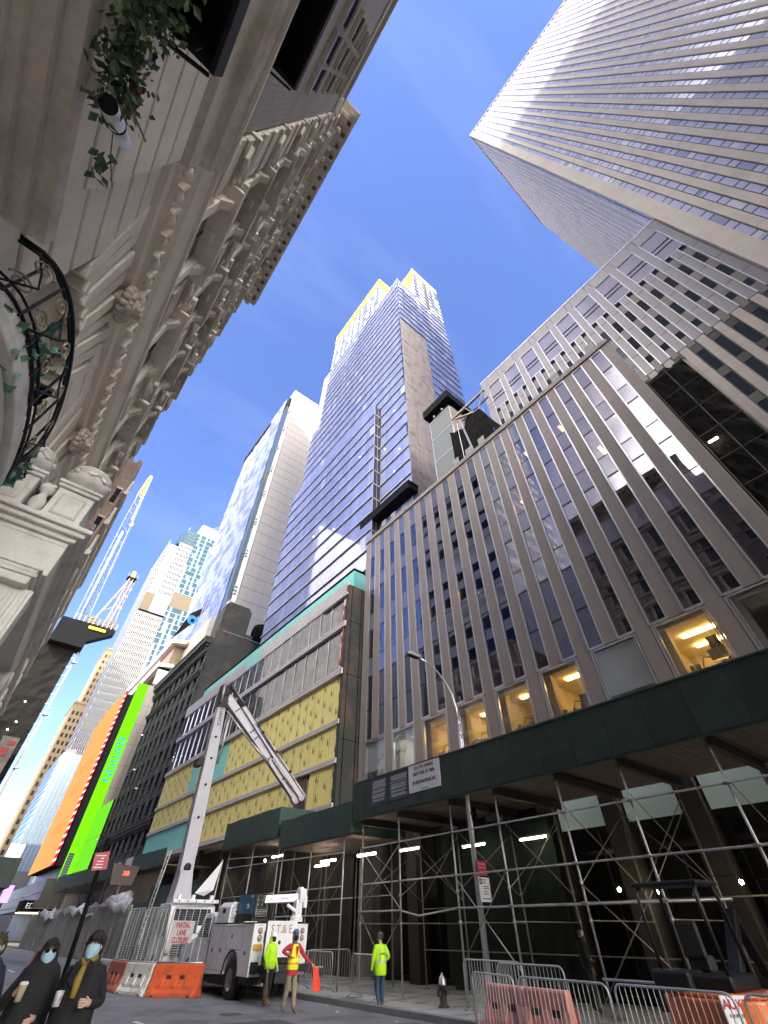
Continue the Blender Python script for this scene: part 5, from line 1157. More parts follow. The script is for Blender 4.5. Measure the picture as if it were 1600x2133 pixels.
S3=thing('sidewalk_shed','farther green shed with papered fascia before the black loft building','shed',(14,55,0))
mb=MB()
for q in range(22): mb.box(13.84,13.9,46.3+2.2*q,48.46+2.2*q,5.6+.012*q,6.75+.03*q)
obj('fascia',mb,m_green2,S3)
mb=MB(); mb.box(13.9,18,46.3,95,5.62,5.7); obj('deck',mb,m_deck,S3)
for q in range(9): mb=MB(); mb.tube([(14.05,46.6+6*q,.14),(14.05,46.6+6*q,5.6)],.05,6); obj('post',mb,m_piped,S3)
obj('poster',MB().box(13.82,13.84,56.0,58.2,5.75,6.85),m_signw,S3); obj('poster',MB().box(13.82,13.84,60,61.6,5.75,6.7),m_signw,S3)
mb=MB(); mb.box(14.2,14.26,47,64,3.4,5.4)
for q in range(40): mb.tube([(14.2,47+q*.42,3.4),(14.2,47+q*.42,5.4)],.1,5)
obj('curtain',mb,M('brown tarpaulin',(.22,.17,.145),.85,var=.25),S3)
t=thing('hoarding','green plywood hoarding wall behind the boom truck','hoarding',(13.7,40,0))
mb=MB()
for k in range(10): mb.box(13.7,13.74,34.6+1.22*k,35.81+1.22*k,.14,4.25)
for k in range(14): mb.box(13.7,13.74,47.0+1.22*k,48.2+1.22*k,.14,3.4)
obj('panel',mb,m_green2,t); mb=MB(); mb.box(13.66,13.7,34.6,46.8,2.0,2.1); mb.box(13.66,13.7,34.6,46.8,4.15,4.25); obj('rail',mb,m_green,t)
t=thing('ladder','silver ladder leaning on the far green shed beside the boom','ladder',(13.5,45,1))
mb=MB()
for y in (44.7,45.4): mb.bar((13.3,y,1.0),(13.75,y,6.4),.08,.06)
for q in range(16): mb.tube([(13.32+.43*q/16,44.7,1.3+5.1*q/16),(13.32+.43*q/16,45.4,1.3+5.1*q/16)],.03,6)
obj('frame',mb,m_alu,t)
S4=thing('sidewalk_shed','dark green shed fascia on the south pavement at the left edge','shed',(3,60,0))
mb=MB(); mb.box(2.0,5.25,60,60.08,4.5,6.55); mb.box(5.2,5.28,60.08,84,4.5,6.55); obj('fascia',mb,m_green,S4)
mb=MB(); mb.box(1.2,5.2,60.08,84,5,5.1); obj('deck',mb,m_deck,S4)
for q in range(5): mb=MB(); mb.tube([(4.9,61+5*q,0),(4.9,61+5*q,4.6)],.05,6); obj('post',mb,m_piped,S4)
# street lamp with curved arm
px_,py_=14.17,12.6
t=thing('street_lamp','tall grey street lamp with curved arm rising behind the dark green shed fascia','street lamp',(px_,py_,.14))
mb=MB(); mb.tube([(px_,py_,.14),(px_,py_,6.2),(px_,py_,8.2)],[.10,.085,.06],12); mb.lathe([(.19,.14),(.19,.2),(.13,.5),(.1,.55)],(px_,py_,0),14); obj('pole',mb,m_alu,t)
mb=MB(); mb.tube([(px_,py_,7.9),(px_-.04,py_,8.6),(px_-.22,py_,9.15),(px_-.55,py_,9.6),(px_-1.0,py_,9.95),(px_-1.6,py_,10.2),(px_-2.1,py_,10.27)],[.05,.048,.044,.042,.04,.036,.034],10); obj('arm',mb,m_alu,t)
mb=MB(); mb.prism([(px_-2.0,10.22),(px_-2.1,10.34),(px_-2.6,10.36),(px_-2.78,10.29),(px_-2.74,10.22)],'y',py_-.14,py_+.14); mb.m=1; mb.box(px_-2.7,px_-2.15,py_-.12,py_+.12,10.2,10.22); mb.tube([(px_-2.4,py_,10.34),(px_-2.4,py_,10.44)],.035,8); obj('lamp_head',mb,[m_alu,m_alud],t,bevel=.015)
mb=MB(); mb.box(px_-.03,px_+.12,py_-.07,py_+.07,7.4,7.6); mb.tube([(px_+.14,py_,6.4),(px_+.14,py_,8.3)],.03,8)
for z in (6.95,7.3,7.6,8.0): mb.lathe([(.09,z-.03),(.09,z+.03)],(px_,py_,0),12); mb.box(px_+.02,px_+.16,py_-.03,py_+.03,z-.03,z+.03)
obj('bracket_gear',mb,m_alu,t)
t=thing('parking_sign','red no standing sign above a white bus stop style sign on the lamp pole','sign',(14.057,12.483,2.556))
mb=MB(); mb.box(14.090,14.546,12.440,12.456,3.131,3.533); obj('red_plate',mb,m_signr,t)
text('lettering','NO STANDING',.062,(14.318,12.437,3.446),(1,0,0),(0,0,1),m_signw,t,xs=.85); text('lettering','Except Trucks',.055,(14.318,12.437,3.348),(1,0,0),(0,0,1),m_signw,t); text('lettering','7am-7pm',.055,(14.296,12.437,3.239),(1,0,0),(0,0,1),m_signw,t)
mb=MB(); mb.box(14.068,14.600,12.440,12.456,2.490,3.098); mb.m=1; mb.box(14.101,14.231,12.434,12.440,2.925,3.066); mb.box(14.166,14.502,12.434,12.440,2.556,2.577); mb.prism([(14.502,2.528),(14.567,2.566),(14.502,2.604)],'y',12.434,12.440)
for z,a in ((3.033,.2),(2.990,.15),(2.946,.17),(2.860,.26),(2.805,.3),(2.729,.2),(2.675,.28)): mb.box(14.263,14.263+a*.9,12.434,12.440,z,z+.018)
obj('white_plate',mb,[m_signw,m_ink],t); text('numeral','6',.12,(14.166,12.431,2.995),(1,0,0),(0,0,1),m_signw,t)
t=thing('signal_box','small black signal lamp hanging on the lamp pole under the shed','signal',(14.003,12.700,4.5)); mb=MB(); mb.ball((14.329,12.483,4.857),(.09,.09,.24),10,8); mb.m=1; mb.box(14.133,14.329,12.451,12.516,4.835,4.900); obj('housing',mb,[m_dark,m_alud],t)
# hydrant
m_hyd=M('worn black hydrant paint',(.035,.03,.03),.55,var=.4,scale=12,dirt=(.10,.055,.035),dscale=5)
hx,hy=14.0,14.42
t=thing('fire_hydrant','short black fire hydrant with silver cap on the pavement under the shed','hydrant',(hx,hy,.14))
mb=MB(); mb.lathe([(.17,.14),(.17,.18),(.11,.2),(.105,.55),(.135,.56),(.135,.6),(.12,.62)],(hx,hy,0),18); mb.lathe([(0,-.20),(.055,-.20),(.055,-.16),(.045,-.15),(.045,.15),(.055,.16),(.055,.2),(0,.2)],(hx,hy,.47),12,'y'); mb.lathe([(0,-.21),(.07,-.21),(.07,-.15),(.055,-.14),(.055,0)],(hx,hy,.43),12,'x'); obj('barrel',mb,m_hyd,t)
mb=MB(); mb.lathe([(.125,.62),(.12,.68),(.085,.77),(.04,.82),(.03,.83),(.03,.87),(0,.87)],(hx,hy,0),18); obj('cap',mb,m_alu,t)
# crowd control barricades
m_bar=M('galvanised barricade',(.50,.52,.53),.4,metal=.65,var=.12,scale=8)
def barricade(label,x0,y0,x1,y1,z=0.0,lean=0,proto=[]):
    t=thing('barricade',label,'barricade',(x0,y0,z),'steel crowd control barricades'); L=math.hypot(x1-x0,y1-y0); H=1.08; r=.14
    d=Vector(((x1-x0)/L,(y1-y0)/L,0)); n=Vector((-d.y,d.x,0)); O=Vector((x0,y0,z)); P=lambda s,h,k=0:O+d*s+n*k+Vector((0,0,h))
    mb=MB(); pts=[P(0,.16)]+[P(0,H-r)]+[P(r-r*math.cos(a),H-r+r*math.sin(a)) for a in (.4,.8,1.2)]+[P(r,H),P(L-r,H)]+[P(L-r+r*math.sin(a),H-r+r*math.cos(a)) for a in (.4,.8,1.2)]+[P(L,H-r),P(L,.16)]
    mb.tube(pts,.02,10); mb.tube([P(0,.18),P(L,.18)],.017,8); obj('frame',mb,m_bar,t)
    mb=MB(); k=int(L/.115)
    for q in range(1,k): mb.tube([P(L*q/k,.18),P(L*q/k,H)],.0075,6,False)
    obj('infill_bars',mb,m_bar,t)
    for s in (.25,L-.25):
        mb=MB(); mb.tube([P(s,.18),P(s,.16),P(s,.03,.32)],.016,8); mb.tube([P(s,.17),P(s,.03,-.32)],.016,8); mb.tube([P(s-.12,.02,.32),P(s+.12,.02,.32)],.015,6); obj('foot',mb,m_bar,t)
    return t
barricade('barricade at the left end of the kerb row, before the pinkish plastic barrier',11.85,11.1,11.45,9.45)
barricade('middle barricade of the kerb row, overlapping its left neighbour',11.5,9.35,11.42,7.05)
barricade('barricade before the orange excavator counterweight',11.5,6.95,11.42,4.72)
barricade('last barricade of the kerb row, past the excavator',11.5,4.6,11.45,2.3)
barricade('rear barricade on the pavement behind the pinkish barrier',13.45,12.9,13.4,10.7,.14); barricade('barricade between the kerb row and the rear pavement barricade',12.75,11.0,12.7,8.9,.14)
barricade('barricade standing behind the worker who walks away',13.35,18.5,13.1,16.35,.14); barricade('barricade right of the truck, beside the worker with red flag',13.5,22.4,13.5,20.0,.14); barricade('barricade crossing the walkway behind the truck rear',14.2,23.0,16.2,22.6,.14)
# water filled barriers
def barrier_mesh(L=2.0,H=.88,cl=1):
    prof=[(-.30,0),(.30,0),(.30,.10),(.22,.20),(.20,.30),(.13,.50),(.11,.84),(.09,.88),(-.09,.88),(-.11,.84),(-.13,.50),(-.20,.30),(-.22,.20),(-.30,.10)]
    mb=MB(); mb.prism(prof,'x',-L/2,L/2)   # (y,z) section along x
    for s in (-1,1):
        for q in (-.55,0,.55): mb.prism([(s*.13,.26),(s*.235,.24),(s*.235,.30),(s*.135,.58)],'x',q-.10,q+.10)
        for q in (-.9,.78): mb.prism([(s*.1,.02),(s*.315,.02),(s*.315,.14),(s*.235,.26),(s*.1,.26)],'x',q,q+.12)
    return mb
def water_barrier(label,c,ang,mat,cat='barrier',z=0,L=2.0):
    t=thing('water_barrier',label,cat,(0,0,0),'plastic water filled barriers'); o=obj('body',barrier_mesh(L),mat,t,bevel=.018)
    ms=bpy.data.materials['slot '+mat.name] if 'slot '+mat.name in bpy.data.materials else M('slot '+mat.name,(.06,.03,.025),.9)
    for q in (-.28,.28): obj('slot',MB().box(q-.10,q+.10,-.155,.155,.47,.58),ms,t)
    for q in (-.75,.75): obj('fork_pocket',MB().box(q-.06,q+.06,-.31,.31,.01,.06),ms,t)
    t.location=(c[0],c[1],z); t.rotation_euler.z=ang; return t
m_porange=M('orange plastic',(.62,.105,.035),.45,var=.12,scale=3,dirt=(.40,.09,.05),dscale=2); m_pwhite=M('white plastic',(.66,.64,.59),.5,var=.08,scale=3,dirt=(.38,.36,.31),dscale=2.5); m_pred=M('faded red plastic',(.42,.10,.07),.5,var=.12,scale=3,dirt=(.34,.14,.10),dscale=2); m_ppink=M('sun bleached red plastic',(.62,.25,.20),.55,var=.12,scale=3,dirt=(.45,.2,.17),dscale=2)
def seg(label,a,b,m_):
    a=Vector(a);b=Vector(b); d=b-a; water_barrier(label,(a+b)/2,math.atan2(d.y,d.x),m_,L=d.length-.03)
seg('bright orange barrier at the near end of the row',(8.45,25.25),(9.85,23.75),m_porange); seg('white barrier next to the bright orange one',(7.95,27.2),(8.45,25.3),m_pwhite); seg('faded red barrier right behind the pedestrian with curly hair',(7.85,29.3),(7.95,27.25),m_pred)
seg('white barrier between the two faded red ones by the pedestrians',(7.85,31.4),(7.85,29.35),m_pwhite); seg('faded red barrier third from the far end',(7.85,44.5),(7.85,42.4),m_pred); seg('white barrier second from the far end',(7.85,46.6),(7.85,44.55),m_pwhite); seg('farthest faded red barrier of the row',(7.85,49.4),(7.85,46.7),m_pred)
seg('pinkish red barrier inside the steel barricades, nearer the hydrant',(12.3,11.0),(12.2,9.75),m_ppink); seg('pinkish red barrier inside the steel barricades, nearer the excavator',(12.2,9.7),(12.15,8.5),m_ppink)
# fence panels on the barriers
def fence_panel(label,a,b,z0=.86,z1=2.55):
    a=Vector((*a,0));b=Vector((*b,0)); t=thing('fence_panel',label,'fence panel',(a.x,a.y,z0),'mesh fence panels on the barrier row'); d=b-a; L=d.length; d.normalize(); P=lambda s,h:a+d*s+Vector((0,0,h))
    mb=MB(); mb.tube([P(.02,z0),P(.02,z1-.1),P(.12,z1),P(L-.12,z1),P(L-.02,z1-.1),P(L-.02,z0)],.022,8); mb.tube([P(.02,z0+.05),P(L-.02,z0+.05)],.02,8); mb.tube([P(L*.5,z0),P(L*.5,z1)],.016,6); obj('frame',mb,m_bar,t)
    mb=MB(); k=int(L/.30)
    for q in range(1,k): mb.tube([P(L*q/k,z0+.05),P(L*q/k,z1)],.012,5,False)
    k2=int(L/.07)
    for q in range(1,k2): mb.tube([P(L*q/k2,z0+.05),P(L*q/k2,z1)],.0022,3,False)
    for q in range(1,24): mb.tube([P(.02,z0+.05+(z1-z0)*q/24),P(L-.02,z0+.05+(z1-z0)*q/24)],.0022,3,False)
    obj('mesh_infill',mb,m_bar,t); return t
fence_panel('fence panel over the orange barrier carrying the lane closure sign',(8.55,25.15),(9.8,23.75)); fence_panel('fence panel over the white barrier by the boom truck',(8.0,27.2),(8.5,25.3)); fence_panel('fence panel over the red barrier behind the curly haired walker',(7.85,29.3),(8.0,27.25))
t=thing('lane_closure_sign','weathered white sign with red PARTIAL LANE CLOSURE lettering on the fence','sign',(8.9,24.4,1.5))
d=Vector((1.25,-1.4,0)).normalized(); O=Vector((8.90,24.46,1.77)); n=Vector((-d.y,d.x,0)); n = n if n.y<0 else -n; up=Vector((0,0,1)); P=lambda s,h,k: O+d*s+up*h+n*k
mb=MB(); mb.hexa([P(-.5,-.36,.03),P(.5,-.30,.03),P(.5,-.30,.05),P(-.5,-.36,.05),P(-.5,.36,.03),P(.5,.34,.03),P(.5,.34,.05),P(-.5,.36,.05)]); obj('board',mb,M('weathered sign board',(.62,.60,.56),.7,var=.12,scale=3,dirt=(.42,.40,.38),dscale=3),t)
for s_,h in (('PARTIAL',.21),('LANE',-.01),('CLOSURE',-.23)): text('lettering',s_,.235,P(0,h,.056),d,up,m_signr,t,xs=.72,bold=.006)
# wrapped slats along the work zone
t=thing('site_fence','long fence of upright grey slats draped in white plastic sheet along the work zone','fence',(8,40,0))
mb=MB(); r=random.Random(3); y=29.5
while y<60: mb.box(7.95+r.uniform(-.03,.03),8.0,y,y+r.uniform(.1,.16),.75,2.75+r.uniform(-.12,.12)); y+=.19
obj('slats',mb,M('grey fence slats',(.30,.30,.285),.7,var=.35,scale=1),t)
mb=MB(); 
def sheet(mb,pts,dz,n=16,seed=0):
    P=[]; k0=len(pts)
    for i in range(k0*6-5):
        t=i/6; q=int(min(k0-2,t)); f=t-q; f=f*f*(3-2*f); P.append([pts[q][j]*(1-f)+pts[q+1][j]*f for j in range(3)])
    rows=[[(x+.10*math.sin(j*.4+i*.12+seed)+.04*math.sin(i*.3)+(.30*(j/n)**2 if dz<-1 else 0),y+.03*math.sin(j*.4+i*.3),z+dz*j/n*(1+.2*math.sin(i*.17+seed))+.015*math.sin(i*.5+j)) for j in range(n+1)] for i,(x,y,z) in enumerate(P)]
    k=len(rows); mb.add([p for row in rows for p in row],[(i*(n+1)+j,(i+1)*(n+1)+j,(i+1)*(n+1)+j+1,i*(n+1)+j+1) for i in range(k-1) for j in range(n)])
mb.smooth=True
sheet(mb,[(8.7,33+1.0*i,3.45-.10*abs(i-2)+.10*math.sin(i*1.9)) for i in range(6)],-.9,12,1); sheet(mb,[(7.96,30+1.2*i,2.95+.12*math.sin(i*2.3)) for i in range(24)],-.5,8,2)
obj('plastic_sheet',mb,M('translucent plastic sheet',(.80,.82,.84),.25,var=.06),t)
# vertical pole with red sign, near left
t=thing('street_sign','dark street sign post with a red parking sign beside the pedestrians','street sign',(1.86,9,0))
mb=MB(); mb.tube([(1.92,9.02,.14),(1.78,9.02,2.85)],.03,8); obj('post',mb,m_dark,t)
mb=MB(); mb.hexa([(1.70,8.98,2.46),(1.90,8.98,2.49),(1.90,8.99,2.49),(1.70,8.99,2.46),(1.66,8.98,2.66),(1.86,8.98,2.695),(1.86,8.99,2.695),(1.66,8.99,2.66)]); obj('plate',mb,m_signr,t)
mb=MB()
for z,a in ((2.635,.15),(2.605,.05),(2.57,.09),(2.535,.1),(2.50,.13)): mb.hexa([(1.80-a*.7,8.974,z-.006),(1.80+a*.2,8.974,z),(1.80+a*.2,8.98,z),(1.80-a*.7,8.98,z-.006),(1.80-a*.7,8.974,z+.006),(1.80+a*.2,8.974,z+.012),(1.80+a*.2,8.98,z+.012),(1.80-a*.7,8.98,z+.006)])
obj('lettering',mb,m_signw,t)
# little lamps on arms on the black loft facade
for i,(y,z) in enumerate(((78,16.5),(84,20),(92,12),(88,26))):
    t=thing('facade_lamp','slim flood lamp arm on the black loft facade, '+('nearest the yellow building','second from the yellow building','lowest by the green screen','highest one')[i],'lamp',(18.3,y,z),'flood lamp arms on the loft facade')
    mb=MB(); mb.tube([(18.3,y,z),(16.6,y,z-.1)],.04,5); obj('arm',mb,m_alud,t); mb=MB(); mb.box(16.4,16.7,y-.2,y+.2,z-.25,z-.08); obj('head',mb,m_alu,t)
# ================================================================ VEHICLES
m_truck=M('white truck paint',(.76,.75,.78),.35,var=.04,scale=2,coat=.3,dirt=(.64,.62,.61),dscale=1.6,streak=.15)
m_tire=M('tyre rubber',(.022,.022,.023),.85,var=.25,scale=8); m_rim=M('steel rim',(.42,.41,.40),.4,metal=.8,var=.15,scale=10)
m_chas=M('black chassis',(.02,.02,.02),.65,var=.4,scale=5); g_cab=GL('cab glass',(.01,.012,.014),.06,(.8,.85,.9),.03)
m_lens=M('tail lamp lens',(.45,.30,.28),.15,var=.1); m_plate=M('orange plate',(.62,.32,.06),.5,var=.1); m_blue=M('welder blue',(.02,.13,.23),.45,var=.1)
m_black=M('glossy black grille',(.008,.008,.009),.5)
def wheel(root,x,y,r,w,out,dual=False):
    """out = +-1: which side the rim faces"""
    mb=MB(); mb.lathe([(r*.60,-w/2),(r*.93,-w/2),(r,-w*.35),(r,w*.35),(r*.93,w/2),(r*.60,w/2)],(x,y,r),30,'x')
    for q in range(30):
        a=q*2*math.pi/30; mb.box(x-w*.36,x+w*.36,y+r*1.0*math.cos(a)-.018,y+r*1.0*math.cos(a)+.018,r+r*1.0*math.sin(a)-.012,r+r*1.0*math.sin(a)+.012)
    t=obj('tyre',mb,m_tire,root); s=out
    mb=MB(); mb.lathe([(0,s*w*.06),(.07,s*w*.10),(.10,s*w*.02),(r*.30,-s*w*.05),(r*.44,-s*w*.12),(r*.52,s*w*.42),(r*.62,s*w*.46),(r*.62,s*w*.40)],(x,y,r),28,'x'); mb.m=1
    for q in range(8): a=q*math.pi/4; mb.lathe([(0,s*w*.04),(.018,s*w*.04),(.018,-s*w*.1)],(x,y+r*.26*math.cos(a),r+r*.26*math.sin(a)),8,'x')
    obj('rim',mb,[m_rim,m_chas],t)
T=thing('service_truck','white service truck with S.T.& E. lettering, compressor, blue welder and small crane','truck',(11.5,24,0))
x0,x1,ya,yb_=10.3,12.7,20.75,24.72; zb,zt=.62,2.02
# service body: side boxes with wheel arch cut
def sidebox(xa,xb):
    mb=MB(); wc,wr=22.3,.62
    arch=[(wc+wr*math.cos(t),.58+wr*1.06*math.sin(t)) for t in [math.pi*i/12 for i in range(13)]]
    poly=[(ya,zb),(wc-wr,zb)][:1]+[(p[0],max(zb,p[1])) for p in arch[::-1]]+[(yb_,zb-.06),(yb_,zt-.05),(ya,zt)]
    mb.prism(poly,'x',xa,xb); return mb
o=obj('service_body',sidebox(x0,x0+.5),m_truck,T,bevel=.02); obj('service_body',sidebox(x1-.5,x1),m_truck,T,bevel=.02)
mb=MB(); mb.box(x0+.5,x1-.5,ya+.1,yb_,.95,1.15); mb.box(x0+.5,x1-.5,yb_-.05,yb_,.95,2.0); obj('bed_floor',mb,m_chas,T)
mb=MB(); mb.box(x0+.56,x1-.52,ya-.02,ya+.06,1.1,2.10); obj('tailgate',mb,m_truck,T,bevel=.012)
text('lettering','S.T.& E.',.34,((x0+x1)/2+.02,ya-.032,1.86),(1,0,0),(0,0,1),M('maroon lettering',(.42,.26,.27),.6),T,xs=.95,bold=.004)
mb=MB(); mb.lathe([(0,ya-.035),(.055,ya-.035),(.06,ya-.02)],(11.45,0,1.50),12,'y'); obj('tailgate_latch',mb,m_chas,T)
mb=MB()   # compartment seams, latches
for y in (21.62,23.0,23.62,24.2): mb.box(x0-.003,x0+.01,y-.006,y+.006,1.30 if 21.6<y<23.1 else .70,zt-.08)
mb.box(x0-.003,x0+.01,21.62,23.0,1.29,1.302); mb.box(x0-.003,x0+.01,ya+.1,yb_-.08,zt-.085,zt-.075); mb.box(x0-.003,x0+.01,23.0,yb_-.05,.69,.70); obj('compartment_seam',mb,m_joint,T)
for y,z in ((24.35,1.25),(23.5,1.25),(21.25,1.22),(22.6,1.66)):
    mb=MB(); mb.lathe([(0,-.012),(.05,-.012),(.065,0)],(x0-.0,y,z),12,'x'); mb.box(x0-.02,x0-.01,y-.012,y+.012,z-.05,z+.05); obj('latch',mb,m_chas,T)
mb=MB(); mb.box(x0-.02,x0+.52,ya,yb_,zt,zt+.035); mb.box(x1-.52,x1+.02,ya,yb_,zt,zt+.035); obj('top_rail',mb,m_chas,T)
for xc in (x0+.28,x1-.25):
    for z in (1.62,1.82):
        mb=MB(); mb.lathe([(0,ya-.045),(.06,ya-.04),(.075,ya-.01)],(xc,0,z),18,'y'); mb.m=1; mb.lathe([(.075,ya-.012),(.092,ya-.012),(.092,ya)],(xc,0,z),18,'y'); obj('tail_lamp',mb,[m_lens,m_chas],T)
    for q in range(3): mb=MB(); mb.ball((xc-.08+.08*q,ya-.01,1.97),(.015,.01,.012),6,5); obj('marker_lamp',mb,m_lens,T)
mb=MB(); mb.box(x0+.06,x0+.44,ya-.03,ya-.01,1.30,1.46); obj('number_plate',mb,m_plate,T)
mb=MB(); mb.box(x0+.50,x0+.53,ya-.05,ya-.0,1.1,2.0); mb.box(x0+.46,x0+.5,ya-.06,ya-.02,1.5,1.8); obj('door_handle',mb,m_chas,T)
mb=MB(); mb.box(x0+.12,x1-.0,ya-.35,ya+.1,.72,.92); mb.box(x0+.06,x0+.3,ya-.2,ya+.1,.70,1.0); mb.box(11.2,11.8,ya-.45,ya+.2,.45,.72); mb.box(x0+.2,x1-.2,ya+.1,28.0,.55,.72); mb.box(x0+.15,x0+.75,22.95,24.6,.32,.62); mb.box(x1-.75,x1-.15,22.95,24.6,.32,.62); mb.box(x0+.1,x0+.7,20.9,21.7,.42,.7); mb.box(x1-.7,x1-.1,20.9,21.7,.42,.7); obj('bumper_step',mb,m_chas,T,bevel=.02)
for xx,s in ((x0+.17,-1),(x1-.17,1)): wheel(T,xx,22.3,.50,.28,s); wheel(T,xx+(.0 if s<0 else -.0),27.0,.48,.26,s)
for xx,s in ((x0+.52,-1),(x1-.52,1)): wheel(T,xx,22.3,.50,.26,s)
mb=MB(); arch=[(22.3+.66*math.cos(t),.58+.70*math.sin(t)) for t in [math.pi*i/14 for i in range(15)]]
mb.tube([(x0-.01,p[0],p[1]) for p in arch],.035,6); obj('wheel_arch_trim',mb,m_chas,T)
# cab
cab=[(24.82,.70),(24.82,1.35),(24.9,1.5),(25.05,2.30),(25.35,2.42),(26.2,2.38),(26.75,1.62),(28.0,1.45),(28.35,1.30),(28.4,.75)]
mb=MB(); mb.prism(cab,'x',x0+.14,x1-.14); obj('cab',mb,m_truck,T,bevel=.06,seg=3)
for s,xx in ((-1,x0+.135),(1,x1-.135)):
    mb=MB(); mb.prism([(25.15,1.62),(25.25,2.24),(26.1,2.22),(26.5,1.62)],'x',xx-.008,xx+.008); obj('side_window',mb,g_cab,T)
    mb=MB(); mb.tube([(xx,26.4,1.7),(xx+s*.26,26.45,1.75),(xx+s*.26,26.45,2.1),(xx,26.3,2.05)],.015,6); mb.box(xx+s*.18,xx+s*.36,26.42,26.5,1.72,2.12); obj('door_mirror',mb,m_chas,T)
    mb=MB(); mb.box(xx-.012,xx+.012,25.08,25.1,.85,1.6); mb.box(xx-.02,xx+.02,25.2,25.35,1.45,1.5); mb.m=1; mb.lathe([(0,-.5),(.28,-.5),(.28,.5),(0,.5)],(xx+s*-.1,25.6,.62),16,'y'); obj('door_seam',mb,[m_chas,m_rim],T)
mb=MB(); mb.quad((x0+.3,25.0,1.62),(x1-.3,25.0,1.62),(x1-.35,25.1,2.22),(x0+.35,25.1,2.22)); obj('rear_window',mb,g_cab,T)
# compressor
def prot(name,mb,mats,par,**k): return obj(name,mb,mats,par,**k)
Cp=thing('compressor','white ribbed air compressor with round grille badge on the service truck','compressor',(10.6,23.8,2.05))
mb=MB(); mb.prism([(10.30,2.05),(11.05,2.05),(11.05,2.52),(10.86,2.70),(10.48,2.70),(10.30,2.55)],'y',23.25,24.5); obj('housing',mb,m_truck,Cp,bevel=.02)
mb=MB(); mb.prism([(10.37,2.12),(10.98,2.12),(10.98,2.50),(10.83,2.64),(10.50,2.64),(10.37,2.52)],'y',23.235,23.25); mb.m=1
for q in range(11): mb.bar((10.38,23.225,2.15+.045*q),(10.97,23.225,2.15+.045*q),.008,.02)
obj('grille',mb,[M('grille shadow',(.20,.20,.22),.6),m_truck],Cp)
mb=MB(); mb.prism([(10.67+.26*math.cos(a)*(1 if i%2 else .9),2.40+.13*math.sin(a)*(1 if i%2 else .85)) for i,a in enumerate([math.pi*2*k/20 for k in range(20)])],'y',23.21,23.23); mb.m=1; mb.box(10.5,10.84,23.2,23.21,2.36,2.44); obj('badge',mb,[M('badge white',(.75,.76,.8),.4),M('badge blue',(.28,.42,.62),.4)],Cp)
mb=MB(); mb.box(10.62,10.74,23.22,23.24,2.10,2.18); mb.lathe([(0,23.225),(.035,23.225),(.04,23.24)],(10.47,0,2.2),10,'y'); mb.box(10.295,10.30,23.7,24.0,2.35,2.5); obj('control_port',mb,m_chas,Cp)
# welder
Wd=thing('welder','blue and black engine welder standing on the service truck bed','welder',(11.1,22,2.1))
wx0,wx1,wy0,wy1=10.55,11.22,21.55,23.05
mb=MB(); mb.box(wx0,wx1,wy0+.1,wy1,2.30,2.90); obj('housing',mb,m_blue,Wd,bevel=.03)
mb=MB(); mb.box(wx0+.02,wx1-.02,wy0,wy0+.1,2.18,2.92); mb.box(wx0-.02,wx1+.02,wy0,wy1,2.10,2.30); mb.box(wx0,wx1,wy0,wy1,2.9,2.93); mb.m=1
for q in range(6): mb.lathe([(0,wy0-.02),(.03,wy0-.02),(.035,wy0)],(wx0+.14+.2*(q%3),0,2.72-.14*(q//3)),10,'y')
for q in range(5): mb.box(wx0+.08,wx1-.08,wy0-.01,wy0,2.22+.05*q,2.235+.05*q)
mb.tube([(wx0+.1,wy0-.03,2.2),(wx0+.1,wy0-.03,2.85),(wx1-.1,wy0-.03,2.85),(wx1-.1,wy0-.03,2.2)],.012,6); obj('control_panel',mb,[m_chas,m_rim],Wd)
mb=MB(); mb.prism([(21.95,2.52),(22.1,2.62),(22.3,2.60),(22.15,2.54),(22.28,2.46),(22.08,2.48)],'x',wx0-.006,wx0); mb.box(wx0-.006,wx0,21.75,21.98,2.82,2.86); obj('logo',mb,m_signw,Wd)
# truck crane
Cr=thing('truck_crane','small white telescopic crane folded over the service truck rear','crane',(12.2,20.95,2.1))
mb=MB(); mb.lathe([(.26,2.08),(.26,2.2),(.2,2.24),(.17,2.3)],(12.25,21.0,0),18); mb.box(12.1,12.4,20.85,21.15,2.24,2.75); obj('base',mb,m_truck,Cr,bevel=.015)
mb=MB(); mb.hexa([(10.9,21.35,2.62),(12.35,20.95,2.70),(12.35,21.15,2.70),(10.9,21.55,2.62),(10.9,21.35,2.86),(12.35,20.95,2.95),(12.35,21.15,2.95),(10.9,21.55,2.86)]); obj('boom',mb,m_truck,Cr,bevel=.012)
mb=MB(); mb.box(12.22,12.52,20.8,21.2,2.66,3.02); mb.lathe([(0,-.14),(.10,-.14),(.10,.14),(0,.14)],(12.32,21.0,3.05),14,'y'); mb.lathe([(0,-.14),(.08,-.14),(.08,.14),(0,.14)],(12.48,21.0,3.02),14,'y'); mb.box(12.4,12.56,20.76,20.84,2.5,2.85); mb.tube([(12.2,20.9,2.35),(11.75,21.0,2.58)],.06,8); obj('winch',mb,m_truck,Cr,bevel=.01)
d=Vector((1.45,-.4,.085)).normalized(); text('lettering','AUTO CRANE',.12,(11.45,21.19,2.76),d,(0,0,1),M('blue lettering',(.08,.16,.35),.5),Cr)
mb=MB(); mb.box(11.25,11.34,21.3,21.4,2.1,2.62); mb.tube([(11.2,21.4,2.3),(12.0,21.3,2.3)],.02,6); mb.tube([(11.0,22,2.1),(11.0,22,2.85)],.02,6); obj('boom_rest',mb,m_chas,Cr)
